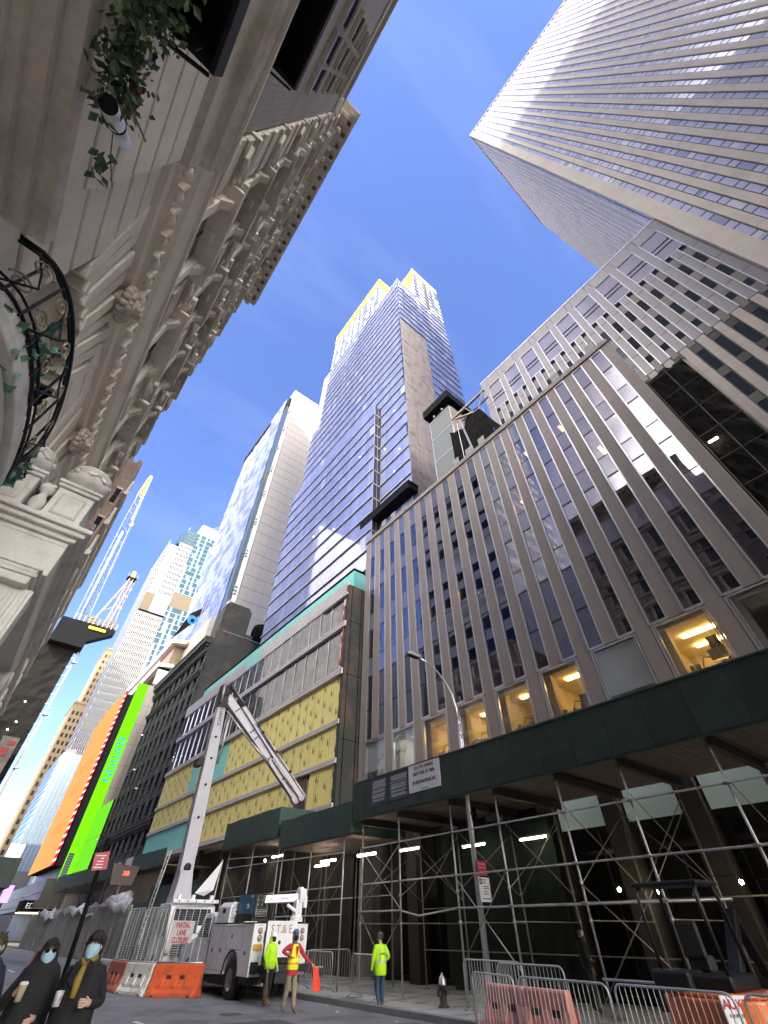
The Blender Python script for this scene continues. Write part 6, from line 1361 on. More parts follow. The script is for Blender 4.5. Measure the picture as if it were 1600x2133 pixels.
# ---------------------------------------------------------------- boom truck
m_boom=M('pale grey boom paint',(.44,.43,.48),.42,var=.06,scale=1,streak=.12)
Bt=thing('boom_truck','white boom truck whose tall knuckle boom reaches up and down to the yellow building','truck',(11,31,0))
mb=MB(); mb.prism([(29.5,.75),(29.35,1.5),(29.75,2.72),(30.0,2.84),(31.6,2.84),(31.7,.75)],'x',9.95,12.3); obj('cab',mb,m_truck,Bt,bevel=.06,seg=3)
mb=MB(); mb.quad((10.12,29.40,1.62),(12.13,29.40,1.62),(12.05,29.70,2.62),(10.2,29.70,2.62)); mb.quad((9.93,29.8,1.65),(9.93,31.2,1.65),(9.93,31.1,2.5),(9.93,29.95,2.5)); obj('windscreen',mb,g_cab,Bt)
mb=MB(); mb.box(9.9,12.35,29.55,29.95,2.84,2.98); obj('visor',mb,m_truck,Bt,bevel=.02)
for q in range(5): mb=MB(); mb.ball((10.2+.45*q,29.53,2.91),(.04,.03,.03),7,5); obj('marker_lamp',mb,m_chas,Bt)
for q in (10.15,10.9,11.9): mb=MB(); mb.box(q,q+.16,29.7,29.85,2.98,3.16); obj('work_lamp',mb,m_signw,Bt)
mb=MB(); mb.box(10.3,11.95,29.28,29.34,.95,1.45); mb.m=1
for q in range(6): mb.box(10.35,11.9,29.26,29.29,.98+.08*q,1.01+.08*q)
obj('grille',mb,[m_black,m_rim],Bt)
mb=MB(); mb.box(9.95,12.3,29.15,29.35,.42,.75); mb.box(10.0,12.2,31,37.5,.6,.95); mb.box(10.0,12.25,33,37.6,.95,1.2); mb.box(9.9,12.3,31.9,33,.8,2.3); obj('chassis',mb,m_chas,Bt)
for xx in (10.15,11.95): mb=MB(); mb.lathe([(0,29.27),(.1,29.27),(.12,29.33)],(xx,0,1.1),12,'y'); obj('headlamp',mb,m_lens,Bt)
for xx,s in ((10.1,-1),(12.15,1)): wheel(Bt,xx,30.4,.52,.3,s); wheel(Bt,xx,35.2,.52,.3,s); wheel(Bt,xx,36.4,.52,.3,s)
for s,xx in ((-1,9.93),(1,12.32)): mb=MB(); mb.tube([(xx,29.6,1.6),(xx+s*.25,29.5,1.7),(xx+s*.25,29.5,2.5),(xx,29.7,2.6)],.02,6); mb.box(xx+s*.16,xx+s*.34,29.46,29.52,1.75,2.4); obj('door_mirror',mb,m_black,Bt)
A=Vector((10.75,31.3,2.9)); Bp=Vector((10.12,31,13.9)); Cc_=Vector((16.7,29.9,7.95))
mb=MB(); mb.prism([(10.2,2.4),(11.5,2.4),(11.2,3.3),(11.02,4.2),(10.35,4.2),(10.3,3.4)],'y',30.85,31.75); mb.lathe([(.55,2.2),(.6,2.45),(.5,2.5)],(10.85,31.3,0),18); obj('turret',mb,m_boom,Bt,bevel=.03)
mb=MB(); u=(Bp-A).normalized(); n=Vector((0,1,0)); w=u.cross(n).normalized()
def beam(mb,a,b,wa,wb,da,db):
    d=(b-a).normalized(); w=d.cross(Vector((0,1,0))).normalized(); t=w.cross(d).normalized()
    mb.hexa([a-w*wa-t*da,a+w*wa-t*da,a+w*wa+t*da,a-w*wa+t*da,b-w*wb-t*db,b+w*wb-t*db,b+w*wb+t*db,b-w*wb+t*db])
A2=A+u*.6
beam(mb,A2,A2+(Bp-A2)*.3,.36,.40,.30,.30); beam(mb,A2+(Bp-A2)*.3,A2+(Bp-A2)*.72,.40,.34,.29,.27); beam(mb,A2+(Bp-A2)*.72,Bp,.34,.24,.26,.22); obj('lower_boom',mb,m_boom,Bt,bevel=.03)
for f in (.08,.30,.46,.60,.72): mb=MB(); p=A2+(Bp-A2)*f; mb.lathe([(0,-.36),(.07 if f>.1 else .2,-.36),(.07 if f>.1 else .2,.36),(0,.36)],(p.x,p.y,p.z),12,'y'); obj('pivot_pin',mb,m_chas,Bt)
mb=MB(); mb.box(*sorted((Bp.x-.6,Bp.x-.25)),30.6,31.4,9.2,9.6); obj('ram_mount',mb,m_chas,Bt)
text('lettering','ALLIANCE',.34,A2+(Bp-A2)*.86+Vector((-.0,-.285,0)),-u,Vector((u.z,0,-u.x)),m_ink,Bt)
# knuckle and upper arm
d=(Cc_-Bp).normalized(); w=d.cross(Vector((0,1,0))).normalized()
if w.z<0: w=-w
mb=MB(); mb.lathe([(0,-.4),(.36,-.4),(.36,.4),(0,.4)],(Bp.x+.05,Bp.y,Bp.z+.1),18,'y'); beam(mb,Bp-u*1.0,Bp+u*.5,.3,.28,.34,.34); mb.bar(Bp-u*.6+Vector((.25,-.1,0)),Bp+Vector((.9,-.1,-1.3)),.4,.3); obj('knuckle',mb,m_chas,Bt,bevel=.02)
mb=MB(); P0=Bp+d*.1; L=(Cc_-Bp).length
beam(mb,P0,P0+d*(L*.5),.30,.26,.2,.18); beam(mb,P0+d*(L*.5),P0+d*(L*.93)-w*.10,.26,.22,.18,.17); mb.lathe([(0,-.18),(.30,-.18),(.30,.18),(0,.18)],tuple(P0+d*(L*.95)-w*.12),16,'y'); obj('upper_boom',mb,m_boom,Bt,bevel=.025)
mb=MB(); Q=Vector((0,-.28,0))
beam(mb,P0+d*1.5+w*.42+Q,P0+d*(L*.96)+w*.12+Q,.13,.15,.11,.11); mb.lathe([(0,-.12),(.2,-.12),(.2,.12),(0,.12)],tuple(P0+d*(L*.97)+w*.1+Q),14,'y'); obj('tip_boom',mb,m_boom,Bt,bevel=.015)
mb=MB()
mb.tube([Bp+Vector((-.2,-.5,-.8)),Bp+Vector((-.25,-.5,.3)),Bp+Vector((.1,-.5,.62)),P0+d*.8+w*.60+Q,P0+d*(L*.98)+w*.42+Q,P0+d*(L*1.03)+w*.2+Q,P0+d*(L*1.05)-w*.2+Q],.075,10); obj('delivery_pipe',mb,m_pipe,Bt)
mb=MB(); mb.tube([Bp-u*1.2+w*.0+Vector((.35,-.35,0)),P0+d*(L*.42)-w*.55+Q],.06,8); mb.tube([P0+d*(L*.42)-w*.55+Q,P0+d*(L*.62)-w*.32+Q],.09,8); mb.tube([Bp-u*4.4+Vector((.5,-.2,0)),Bp-u*.7+Vector((.75,-.2,-.2))],.09,8); mb.tube([P0+d*(L*.62)+w*.05+Q,P0+d*(L*.9)-w*.0+Q],.08,8); obj('hydraulic_ram',mb,m_pipe,Bt)
mb=MB()
for k in range(4): mb.tube([Bp+Vector((.1,-.42,.35+.05*k)),P0+d*(L*.2)+w*(.40+.07*k)+Q*1.3,P0+d*(L*.5)+w*(.30+.05*k)+Q*1.4,P0+d*(L*.85)+w*(.26+.04*k)+Q*1.3],.022,5)
for f in (.16,.36,.42,.60,.78): mb.lathe([(.0,-.12),(.12,-.12),(.12,.12),(0,.12)],tuple(P0+d*(L*f)+w*.5+Q),8,'y'); mb.tube([P0+d*(L*f)-w*.2+Q,P0+d*(L*f)+w*.62+Q],.035,6)
obj('hose_bundle',mb,m_chas,Bt)
mb=MB(); mb.add([(11.6,31.4,3.3),(12.75,31.2,4.75),(12.6,31.3,3.45),(12.2,31.5,3.2)],[(0,1,2),(0,2,3)]); mb.tube([(12.7,31.2,3),(12.76,31.2,4.8)],.02,5); obj('tarp_corner',mb,m_signw,Bt)
# ---------------------------------------------------------------- excavator on the pavement
m_exo=M('excavator orange',(.66,.15,.03),.4,var=.08,scale=3,coat=.3,dirt=(.36,.12,.05),dscale=2)
Ex=thing('excavator','compact orange excavator with black canopy posts behind the kerb barricades','excavator',(13.0,6.3,.14))
def exo(name,mb,mat,par,**k):
    mb.v=[(12.13+(p[0]-13.95)*.78,p[1]-.28,.14+(p[2]-.14)*1.02) for p in mb.v]; return obj(name,mb,mat,par,**k)
prof=[]; cx,cy=14.9,5.9
for k in range(13): a=math.pi*(.5+k/12*1.0); prof.append((cx+.98*math.cos(a)*1.02,cy+1.0*math.sin(a)))
mb=MB()
ring=[(cx+.95*math.cos(R_(q)),cy+.98*math.sin(R_(q))) for q in range(70,300,12)]
poly=ring+[(16.2,5.0),(16.2,6.8)]
mb.prism(poly,'z',.52,.92); i0=len(mb.v)
poly2=[(cx+(p[0]-cx)*.93,cy+(p[1]-cy)*.93) for p in poly]; mb.prism(poly2,'z',.92,1.0); exo('counterweight',mb,m_exo,Ex,bevel=.05,seg=3)
mb=MB(); mb.box(14.25,15.9,5.3,6.7,1.0,1.22); mb.box(14.05,15.0,6.0,6.75,.98,1.26); exo('engine_cover',mb,m_black,Ex,bevel=.06,seg=3)
mb=MB(); mb.box(14.3,16.3,5.2,5.55,.14,.52); mb.box(14.3,16.3,6.4,6.75,.14,.52); mb.box(14.6,16,5.5,6.5,.35,.52)
for y in (5.375,6.575):
    for q in range(12): mb.box(14.32+.165*q,14.42+.165*q,y-.19,y+.19,.13,.54)
exo('track',mb,m_tire,Ex,bevel=.03)
for y in (6.6,5.35):
    for pts in ([(14.35,y,1.2),(14.25,y,2.35),(14.5,y,2.5)],[(15.75,y,1.1),(15.6,y,2.3),(15.4,y,2.5)]): mb=MB(); mb.tube(pts,.04,8); exo('canopy_post',mb,m_black,Ex)
mb=MB(); mb.box(14.3,15.65,5.25,6.7,2.48,2.56); exo('canopy_roof',mb,m_black,Ex,bevel=.05,seg=3)
mb=MB(); mb.box(14.9,15.35,5.8,6.2,1.22,1.45); mb.box(14.8,14.95,5.78,6.22,1.4,1.95); exo('seat',mb,m_chas,Ex,bevel=.05,seg=3)
mb=MB(); mb.bar((16.0,5.8,.9),(17.3,5.7,2.1),.25,.2); mb.bar((17.3,5.7,2.1),(18.0,5.7,1.1),.2,.16); mb.prism([(17.9,1.1),(18.2,.9),(18.05,.5),(17.7,.55)],'y',5.5,5.95); mb.box(16.2,16.6,5.2,6.4,.3,.7); exo('digging_arm',mb,m_black,Ex,bevel=.02)
nrm=Vector((-.65,-.76,0)); rt=Vector((.76,-.65,0)); O=Vector((12.24,5.09,.83)); P=lambda a,h,k: O+rt*a+nrm*k+Vector((0,0,h))
mb=MB(); mb.hexa([P(-.24,-.17,0),P(.24,-.17,0),P(.24,-.17,.02),P(-.24,-.17,.02),P(-.24,.17,0),P(.24,.17,0),P(.24,.17,.02),P(-.24,.17,.02)]); obj('label_plate',mb,m_signw,Ex)
text('lettering','AUKE',.16,P(0,.06,.024),rt,(0,0,1),m_signr,Ex,xs=1.1,bold=.005); text('lettering','EQUIPMENT',.06,P(0,-.07,.024),rt,(0,0,1),m_ink,Ex)
# ---------------------------------------------------------------- far street life
m_fv=[M('dark car paint',(.03,.03,.035),.3,coat=.5),M('yellow cab paint',(.55,.36,.02),.35,coat=.5),M('silver car paint',(.4,.4,.42),.3,coat=.5)]
e_head=EM('headlamp on',(1,.95,.85),14); e_tail=EM('tail lamp on',(1,.05,.02),4)
def car(label,x,y,mi):
    t=thing('parked_car',label,'car',(x,y,0),'cars far down the street'); mb=MB(); mb.prism([(y-2.2,.35),(y-2.2,.8),(y-1.3,.95),(y-.7,1.45),(y+1.0,1.45),(y+1.7,.95),(y+2.2,.85),(y+2.2,.35)],'x',x-.9,x+.9); obj('body',mb,m_fv[mi],t,bevel=.08)
    mb=MB(); mb.quad((x-.75,y-1.27,1.0),(x+.75,y-1.27,1.0),(x+.65,y-.76,1.42),(x-.65,y-.76,1.42)); obj('windscreen',mb,g_cab,t)
    for s in (-.65,.65): mb=MB(); mb.ball((x+s,y-2.2,.7),(.14,.05,.09),8,6); obj('headlamp',mb,e_head,t)
    for sx in (-.85,.85):
        for sy in (-1.35,1.35): mb=MB(); mb.lathe([(0,-.1),(.33,-.1),(.33,.1),(0,.1)],(x+sx,y+sy,.33),14,'x'); obj('wheel',mb,m_tire,t)
car('dark car with lit headlamps far down the street, left lane',4.6,74,0); car('yellow cab with lit headlamps behind the dark car',4.7,84,1); car('silver car in the second lane far down the street',9.5,96,2)
for i,(x,y,z,w,h,c,lab) in enumerate(((4.4,118,6,1.6,3.2,(.9,.1,.75),'glowing magenta sign panel far down the street'),(7.5,135,4,2.4,1.2,(1,.6,.15),'glowing amber shop sign far down the street'),(9.4,128,9,2.6,5,(.85,.9,1.0),'glowing white billboard far left of the orange screen'),(6.2,125,3.4,1.0,.8,(1,.12,.06),'glowing red shop sign far down the street'),(11.5,130,5.4,1.6,2.6,(.6,.25,.95),'glowing violet sign panel by the orange screen'),(7.8,122,2.4,1.2,1.0,(.9,.15,.7),'small glowing pink sign low down the street'))):
    t=thing('lit_sign',lab,'sign',(x,y,z),'glowing signs down the street'); mb=MB(); mb.box(x-w/2,x+w/2,y,y+.3,z,z+h); obj('case',mb,m_dark,t); mb=MB(); mb.box(x-w/2+.05,x+w/2-.05,y-.03,y,z+.05,z+h-.05); obj('face',mb,EM('sign light %d'%i,c,.9),t)
    mb=MB(); mb.box(x-.08,x+.08,y+.1,y+.2,0,z); obj('post',mb,m_dark,t)
t=thing('work_message_board','small red lit display on a dark box above the wrapped fence','sign',(9.8,41,4.2)); mb=MB(); mb.prism([(9.2,4.0),(10.6,4.0),(10.8,5.0),(9.0,5.1)],'y',41,41.6); obj('case',mb,M('display box',(.12,.10,.09),.7),t); text('lettering','XII',.34,(10.0,40.97,4.6),(1,0,0),(0,0,1),EM('red display',(1,.08,.04),2.2),t); mb=MB(); mb.tube([(9.9,41.3,0),(9.9,41.3,4)],.1,6); obj('post',mb,m_piped,t)
# ================================================================ PEOPLE
def skin_mat(n,c): return M(n,c,.5,var=.06,scale=10)
m_skin=skin_mat('light skin',(.55,.36,.27)); m_skind=skin_mat('brown skin',(.16,.09,.06))
m_coat=M('black wool coat',(.014,.014,.016),.85,var=.35,scale=8,bump=1.0,bscale=10); m_hair=M('dark hair',(.02,.015,.012),.6,var=.4,scale=30,bump=.6,bscale=50)
m_mask=M('pale blue surgical mask',(.32,.50,.62),.8,var=.05,scale=12); m_maskb=M('black face covering',(.015,.015,.016),.85)
m_hiviz=M('lime hi-vis cloth',(.50,.85,.02),.75,var=.08,scale=5,bump=1.0,bscale=11); m_hivy=M('yellow hi-vis vest',(.85,.78,.02),.7,var=.05,bump=1.0,bscale=11); m_redj=M('red jacket',(.42,.02,.04),.7,var=.12,scale=5,bump=1.0,bscale=11)
m_khaki=M('muddy khaki trousers',(.27,.22,.16),.85,var=.2,scale=5,bump=1.0,bscale=11,dirt=(.16,.12,.08),dscale=4); m_pants=M('black work trousers',(.014,.014,.015),.85,var=.3,bump=1.0,bscale=11); m_jean=M('blue jeans',(.045,.075,.14),.85,var=.2,scale=6,bump=1.0,bscale=11)
m_boot=M('tan work boots',(.19,.12,.07),.8,var=.2,scale=8); m_shoe=M('dark shoes',(.02,.018,.016),.7); m_glove=M('pale work glove',(.55,.52,.47),.8,var=.08); m_refl=M('reflective tape',(.55,.56,.58),.35,metal=.3); m_orange=M('orange tape',(.75,.25,.05),.6)
m_flag=EM('x',(0,0,0),0) if 0 else M('fluorescent red flag',(.85,.06,.03),.7,var=.08)
m_helmw=M('white hard hat',(.72,.74,.76),.35); m_helmb=M('blue grey hard hat',(.07,.11,.22),.35); m_eye=M('eye dark',(.02,.015,.015),.2); m_yscarf=M('mustard scarf',(.26,.175,.035),.85,var=.2,scale=12); m_navyc=M('navy coat',(.02,.022,.04),.85,var=.2)
def person(label,loc,face,H=1.75,top=None,legs=None,shoes=None,skin=None,hands=None,pose=None,fat=1.0,topz=.93,group=None):
    """face = heading angle (0 looks along +Y). Joints in the person's own frame (x right, y forward)"""
    k=H/1.75; J=dict(pelvis=(0,0,.95),spine=(0,.0,1.12),chest=(0,.0,1.32),nb=(0,-.01,1.46),neck=(0,.0,1.535),jaw=(0,.035,1.585),head=(0,.01,1.655),crown=(0,.0,1.72),nose=(0,.115,1.635))
    for s,n in ((-1,'L'),(1,'R')):
        J.update({'sh'+n:(.185*s,0,1.42),'el'+n:(.26*s,-.03,1.15),'wr'+n:(.27*s,.06,.90),'hip'+n:(.095*s,0,.90),'kn'+n:(.105*s,.02,.50),'an'+n:(.11*s,-.02,.10),'toe'+n:(.13*s,.15,.045)})
    if pose: J.update(pose)
    rad=dict(pelvis=(.165*fat,.125*fat),spine=(.155*fat,.12*fat),chest=(.175*fat,.125*fat),nb=(.09,.075),neck=(.052,.052),jaw=(.060,.068),head=(.080,.095),crown=(.060,.072),nose=(.013,.013))
    for n in 'LR': rad.update({'sh'+n:(.075*fat,.072*fat),'el'+n:(.054*fat,.054*fat),'wr'+n:(.034,.030),'hip'+n:(.112,.108),'kn'+n:(.085,.085),'an'+n:(.064,.066),'toe'+n:(.045,.035)})
    E=[('pelvis','spine'),('spine','chest'),('chest','nb'),('nb','neck'),('neck','jaw'),('jaw','head'),('head','crown'),('head','nose')]
    for n in 'LR': E+=[('chest','sh'+n),('sh'+n,'el'+n),('el'+n,'wr'+n),('pelvis','hip'+n),('hip'+n,'kn'+n),('kn'+n,'an'+n),('an'+n,'toe'+n)]
    for n,s in (('L',-1),('R',1)):    # hand: palm, four fingers of unequal length, thumb off the side of the palm
        w=Vector(J['wr'+n]); e=Vector(J['el'+n]); d=(w-e).normalized(); side=Vector((0,1,0)) if abs(d.y)<.8 else Vector((0,0,1)); side=(side-d*side.dot(d)).normalized(); cu=d.cross(side)*(-s)
        J['pa'+n]=tuple(w+d*.055); rad['pa'+n]=(.030,.022); E.append(('wr'+n,'pa'+n))
        for i,(o,l) in enumerate(((.03,.070),(.011,.080),(-.010,.074),(-.030,.058))):
            a=w+d*.095+side*o; b=a+d*l*.55+cu*.012; c=b+d*l*.35+cu*.022
            for q,p in zip('abc',(a,b,c)): J[f'f{i}{q}{n}']=tuple(p); rad[f'f{i}{q}{n}']=(.0105,.0105) if q!='c' else (.008,.008)
            E+=[('pa'+n,f'f{i}a{n}'),(f'f{i}a{n}',f'f{i}b{n}'),(f'f{i}b{n}',f'f{i}c{n}')]
        a=w+d*.045+side*.036; b=a+d*.03+side*.018+cu*.012; J['t1'+n]=tuple(a); J['t2'+n]=tuple(b); rad['t1'+n]=(.012,.012); rad['t2'+n]=(.010,.010); E+=[('pa'+n,'t1'+n),('t1'+n,'t2'+n)]
    names=list(J); ix={n:i for i,n in enumerate(names)}
    me=bpy.data.meshes.new('sk'); me.from_pydata([tuple(Vector(J[n])*k) for n in names],[(ix[a],ix[b]) for a,b in E],[])
    o=bpy.data.objects.new('sk',me); COL.objects.link(o); md=o.modifiers.new('s','SKIN'); md.use_smooth_shade=True
    for n in names:
        v=me.skin_vertices[0].data[ix[n]]; v.radius=(rad[n][0]*k,rad[n][1]*k); v.use_root=(n=='pelvis')
    sb=o.modifiers.new('u','SUBSURF'); sb.levels=2; sb.render_levels=2
    bpy.context.view_layer.update(); m2=bpy.data.meshes.new_from_object(o.evaluated_get(bpy.context.evaluated_depsgraph_get())); bpy.data.objects.remove(o)
    m2.materials.clear()
    for m_ in (skin,top,legs,shoes,hands or skin): m2.materials.append(m_)
    pts=[(n,Vector(J[n])*k) for n in names]
    segs=[(a,b,Vector(J[a])*k,Vector(J[b])*k) for a,b in E]
    def cls(c):
        best=None
        for a,b,p,q in segs:
            t=max(0,min(1,(c-p).dot(q-p)/max(1e-9,(q-p).length_squared))); dd=(c-(p+(q-p)*t)).length-.6*(rad[a][0]+(rad[b][0]-rad[a][0])*t)*k
            if best is None or dd<best[0]: best=(dd,a,b,t)
        _,a,b,t=best
        if b[0] in 'ft' and b[:3]!='toe' or b[:2]=='pa' : return 4
        if b in ('jaw','head','crown','nose') or (a=='nb' and t>.35): return 0
        if b[:3]=='toe' or (b[:2]=='an' and t>.82): return 3
        if b[:3] in('hip',) or b[:2] in ('kn','an'): return 2 if c.z<topz*k else 1
        if c.z<topz*k and b in ('spine',): return 2
        return 1
    for p in m2.polygons: p.material_index=cls(p.center); p.use_smooth=True
    root=thing('person',label,'person',loc,group,face); m2.name='body'
    b=bpy.data.objects.new('body',m2); COL.objects.link(b); b.parent=root
    P=lambda n: Vector(J[n])*k
    return root,P,k
def kid(root,name,mb,mat,**kw):
    """part in the person's own frame"""
    o=obj(name,mb,mat,None,**kw); o.parent=root; return o
def loft(rings,n=20,openings=False):
    mb=MB(); mb.smooth=True
    vs=[]; 
    for (x,y,z,rx,ry) in rings:
        for j in range(n): a=2*math.pi*j/n; vs.append((x+rx*math.cos(a),y+ry*math.sin(a),z))
    mb.add(vs,[(i*n+j,i*n+(j+1)%n,(i+1)*n+(j+1)%n,(i+1)*n+j) for i in range(len(rings)-1) for j in range(n)]); return mb
def face(root,P,k,mask=None,hair=None,cover=False):
    h=P('head'); mb=MB()
    for s in (-1,1): mb.ball((h.x+.032*s*k,h.y+.083*k,h.z+.012*k),(.014*k,.010*k,.008*k),8,6)
    e=kid(root,'eyes',mb,m_eye)
    mb=MB()
    for s in (-1,1): mb.ball((h.x+.083*s*k,h.y-.005*k,h.z-.005*k),(.012*k,.022*k,.032*k),8,6)
    kid(root,'ears',mb,root.children[0].data.materials[0])
    mb=MB()
    for s in (-1,1): mb.bar((h.x+.016*s*k,h.y+.093*k,h.z+.032*k),(h.x+.05*s*k,h.y+.080*k,h.z+.034*k),.008*k)
    kid(root,'eyebrows',mb,m_hair)
    if mask:
        c=h+Vector((0,.018*k,-.045*k)); mb=MB(); mb.smooth=True; n,m=12,6
        vs=[(c.x+.088*k*math.sin(u)*(1-.18*abs(v)**2-(.15 if v<0 else 0)*abs(v)),c.y+.100*k*math.cos(u)*(1-.10*v*v)+.004*math.sin(v*9),c.z+.062*k*v) for v in [-1+2*i/m for i in range(m+1)] for u in [-1.35+2.7*j/n for j in range(n+1)]]
        mb.add(vs,[(i*(n+1)+j,i*(n+1)+j+1,(i+1)*(n+1)+j+1,(i+1)*(n+1)+j) for i in range(m) for j in range(n)])
        for s in (-1,1): mb.tube([(c.x+.084*s*k,c.y+.02*k,c.z+.04*k),(h.x+.088*s*k,h.y-.02*k,h.z+.02*k)],.002,4); mb.tube([(c.x+.08*s*k,c.y+.02*k,c.z-.035*k),(h.x+.088*s*k,h.y-.02*k,h.z-.02*k)],.002,4)
        kid(root,'face_mask',mb,mask)
def curls(root,P,k,r0,n,seed,mat=m_hair,drop=.12,front=.03):
    h=P('head'); r=random.Random(seed); mb=MB(); mb.smooth=True
    for _ in range(n):
        a=r.uniform(0,2*math.pi); t=r.uniform(-.2,1.0)
        x=math.sin(a)*math.cos(t*1.4); y=math.cos(a)*math.cos(t*1.4); z=math.sin(t*1.4)
        if y>.35 and z<.45: continue
        p=Vector((h.x+x*.092*k,h.y-.012+y*.098*k,h.z+.02*k+z*.10*k)); mb.ball(tuple(p),(r0*r.uniform(.7,1.2),r0*r.uniform(.7,1.2),r0*r.uniform(.7,1.3)),7,5)
        if z<.2 and y<.3: mb.ball((p.x,p.y-.01,p.z-drop*r.random()),(r0*.9,r0*.9,r0*1.4),6,5)
    mb.ball((h.x,h.y-.02*k,h.z+.03*k),(.088*k,.098*k,.092*k),12,8)
    kid(root,'hair',mb,mat)
def helmet(root,P,k,mat,brim=True):
    h=P('head'); mb=MB(); c=(h.x,h.y-.005,h.z+.035*k)
    mb.lathe([(.105*k,0),(.108*k,.03*k),(.098*k,.075*k),(.07*k,.112*k),(.03*k,.13*k),(0,.133*k)],c,20); mb.lathe([(.100*k,-.002),(.125*k,-.004),(.125*k,.004),(.105*k,.01)],c,20)
    mb.prism([(c[0]-.075*k,c[1]+.09*k),(c[0]+.075*k,c[1]+.09*k),(c[0]+.05*k,c[1]+.165*k),(c[0]-.05*k,c[1]+.165*k)],'z',c[2]-.006,c[2]+.004)
    mb.bar((c[0],c[1]-.09*k,c[2]+.085*k),(c[0],c[1]+.09*k,c[2]+.085*k),.02*k,.09*k) ; kid(root,'hard_hat',mb,mat)
S=lambda p:Vector(p)
# --- worker in lime hoodie (left), holding a rolled flag down
r_,P,k=person('worker in lime hoodie and white hard hat holding a rolled flag behind the truck',(10.66,19.8,0),R_(205),1.74,m_hiviz,m_pants,m_boot,m_skind,m_glove,dict(elL=(-.30,-.02,1.16),wrL=(-.30,.10,.93),elR=(.31,-.02,1.16),wrR=(.30,.11,.93)),1.22,.90)
face(r_,P,k,m_maskb); helmet(r_,P,k,m_helmw)
kid(r_,'hoodie',loft([(0,0,.86,.185,.15),(0,0,.90,.215,.175),(0,.0,1.05,.22,.18),(0,.0,1.25,.215,.165),(0,0,1.40,.185,.135),(0,-.01,1.47,.10,.09)],20),m_hiviz); h=P('head')
kid(r_,'hood',loft([(0,-.03,1.44,.13,.12),(0,-.035,1.53,.105,.10),(0,-.045,1.62,.10,.085),(0,-.05,1.68,.09,.07)],16),m_hiviz)
w=P('wrR'); mb=MB(); mb.tube([w+S((.0,.07,-.05)),w+S((.02,.1,-.90))],.014,8); kid(r_,'flag_stick',mb,M('wood stick',(.35,.24,.14),.7))
mb=MB(); mb.smooth=True; mb.tube([w+S((.01,.08,-.22)),w+S((.01,.09,-.4)),w+S((.03,.1,-.6)),w+S((.03,.11,-.78)),w+S((.02,.11,-.88))],[.03,.055,.085,.075,.03],12); kid(r_,'rolled_flag',mb,M('muddy rolled flag',(.16,.10,.06),.85,var=.35,scale=7))
# --- worker with yellow vest and red jacket, arm out with red flag
fl=R_(188)
r_,P,k=person('worker in yellow vest over red jacket holding out a red flag, leg forward',(10.36,17.67,0),fl,1.80,m_redj,m_khaki,m_boot,m_skin,m_skin,
  dict(elL=(-.40,.08,1.18),wrL=(-.62,.22,1.0),elR=(.40,-.10,1.30),wrR=(.22,.10,1.20),hipL=(-.09,0,.9),knL=(-.08,.10,.50),anL=(-.06,.16,.10),toeL=(-.05,.33,.045),knR=(.11,-.02,.50),anR=(.10,-.16,.11),toeR=(.12,0,.04)),1.08,.80)
face(r_,P,k,m_maskb); helmet(r_,P,k,m_helmb)
h=P('head'); mb=MB(); mb.ball((h.x,h.y-.02,h.z+.0),(.097,.105,.115),14,9); 
kid(r_,'balaclava',loft([(0,-.005,1.50,.10,.09),(0,-.01,1.56,.085,.085),(0,-.025,1.66,.096,.085),(0,-.03,1.73,.09,.08)],16),M('grey green balaclava',(.10,.12,.11),.9))
mb=loft([(0,0,.93,.20,.150),(0,0,.98,.205,.158),(0,.0,1.2,.205,.16),(0,.0,1.34,.205,.155),(0,-.005,1.46,.165,.125),(0,-.01,1.51,.11,.10)],24)
V_=kid(r_,'vest',mb,m_hivy)
kid(r_,'jacket_hem',loft([(0,0,.80,.20,.15),(0,0,.95,.195,.148)],20),m_redj)
mb=loft([(0,0,1.045,.209,.163),(0,0,1.085,.209,.163)],24); mb.m=0; kid(r_,'vest_stripe',mb,m_orange); kid(r_,'vest_stripe',loft([(0,0,.955,.208,.161),(0,0,.985,.209,.162)],24),m_hiviz)
mb=MB(); mb.quad((-.07,.168,1.46),(.07,.168,1.46),(.012,.172,1.20),(-.012,.172,1.20)); kid(r_,'jacket_front',mb,m_redj)
mb=MB(); mb.box(-.14,-.10,.135,.15,1.18,1.26); kid(r_,'vest_badge',mb,m_orange)
w=P('wrL'); d=S((-.9,.15,-.05)).normalized(); mb=MB(); mb.tube([w+S((-.05,.06,-.05))-d*.1,w+S((-.05,.06,-.05))+d*.34],.012,8); kid(r_,'flag_stick',mb,M('pale stick',(.6,.5,.38),.6))
mb=MB(); mb.smooth=True; b0=w+S((-.05,.06,-.06)); n,m=8,10
vs=[tuple(b0+d*(-.06+.25*j/n+.10*i/m)+S((.0,.03*math.sin(j*1.3+i*.5),-.52*i/m-.02*math.sin(j)-(.08*(j/n-.5)**2 if i==m else 0)))) for i in range(m+1) for j in range(n+1)]
mb.add(vs,[(i*(n+1)+j,i*(n+1)+j+1,(i+1)*(n+1)+j+1,(i+1)*(n+1)+j) for i in range(m) for j in range(n)]); kid(r_,'red_flag',mb,m_flag)
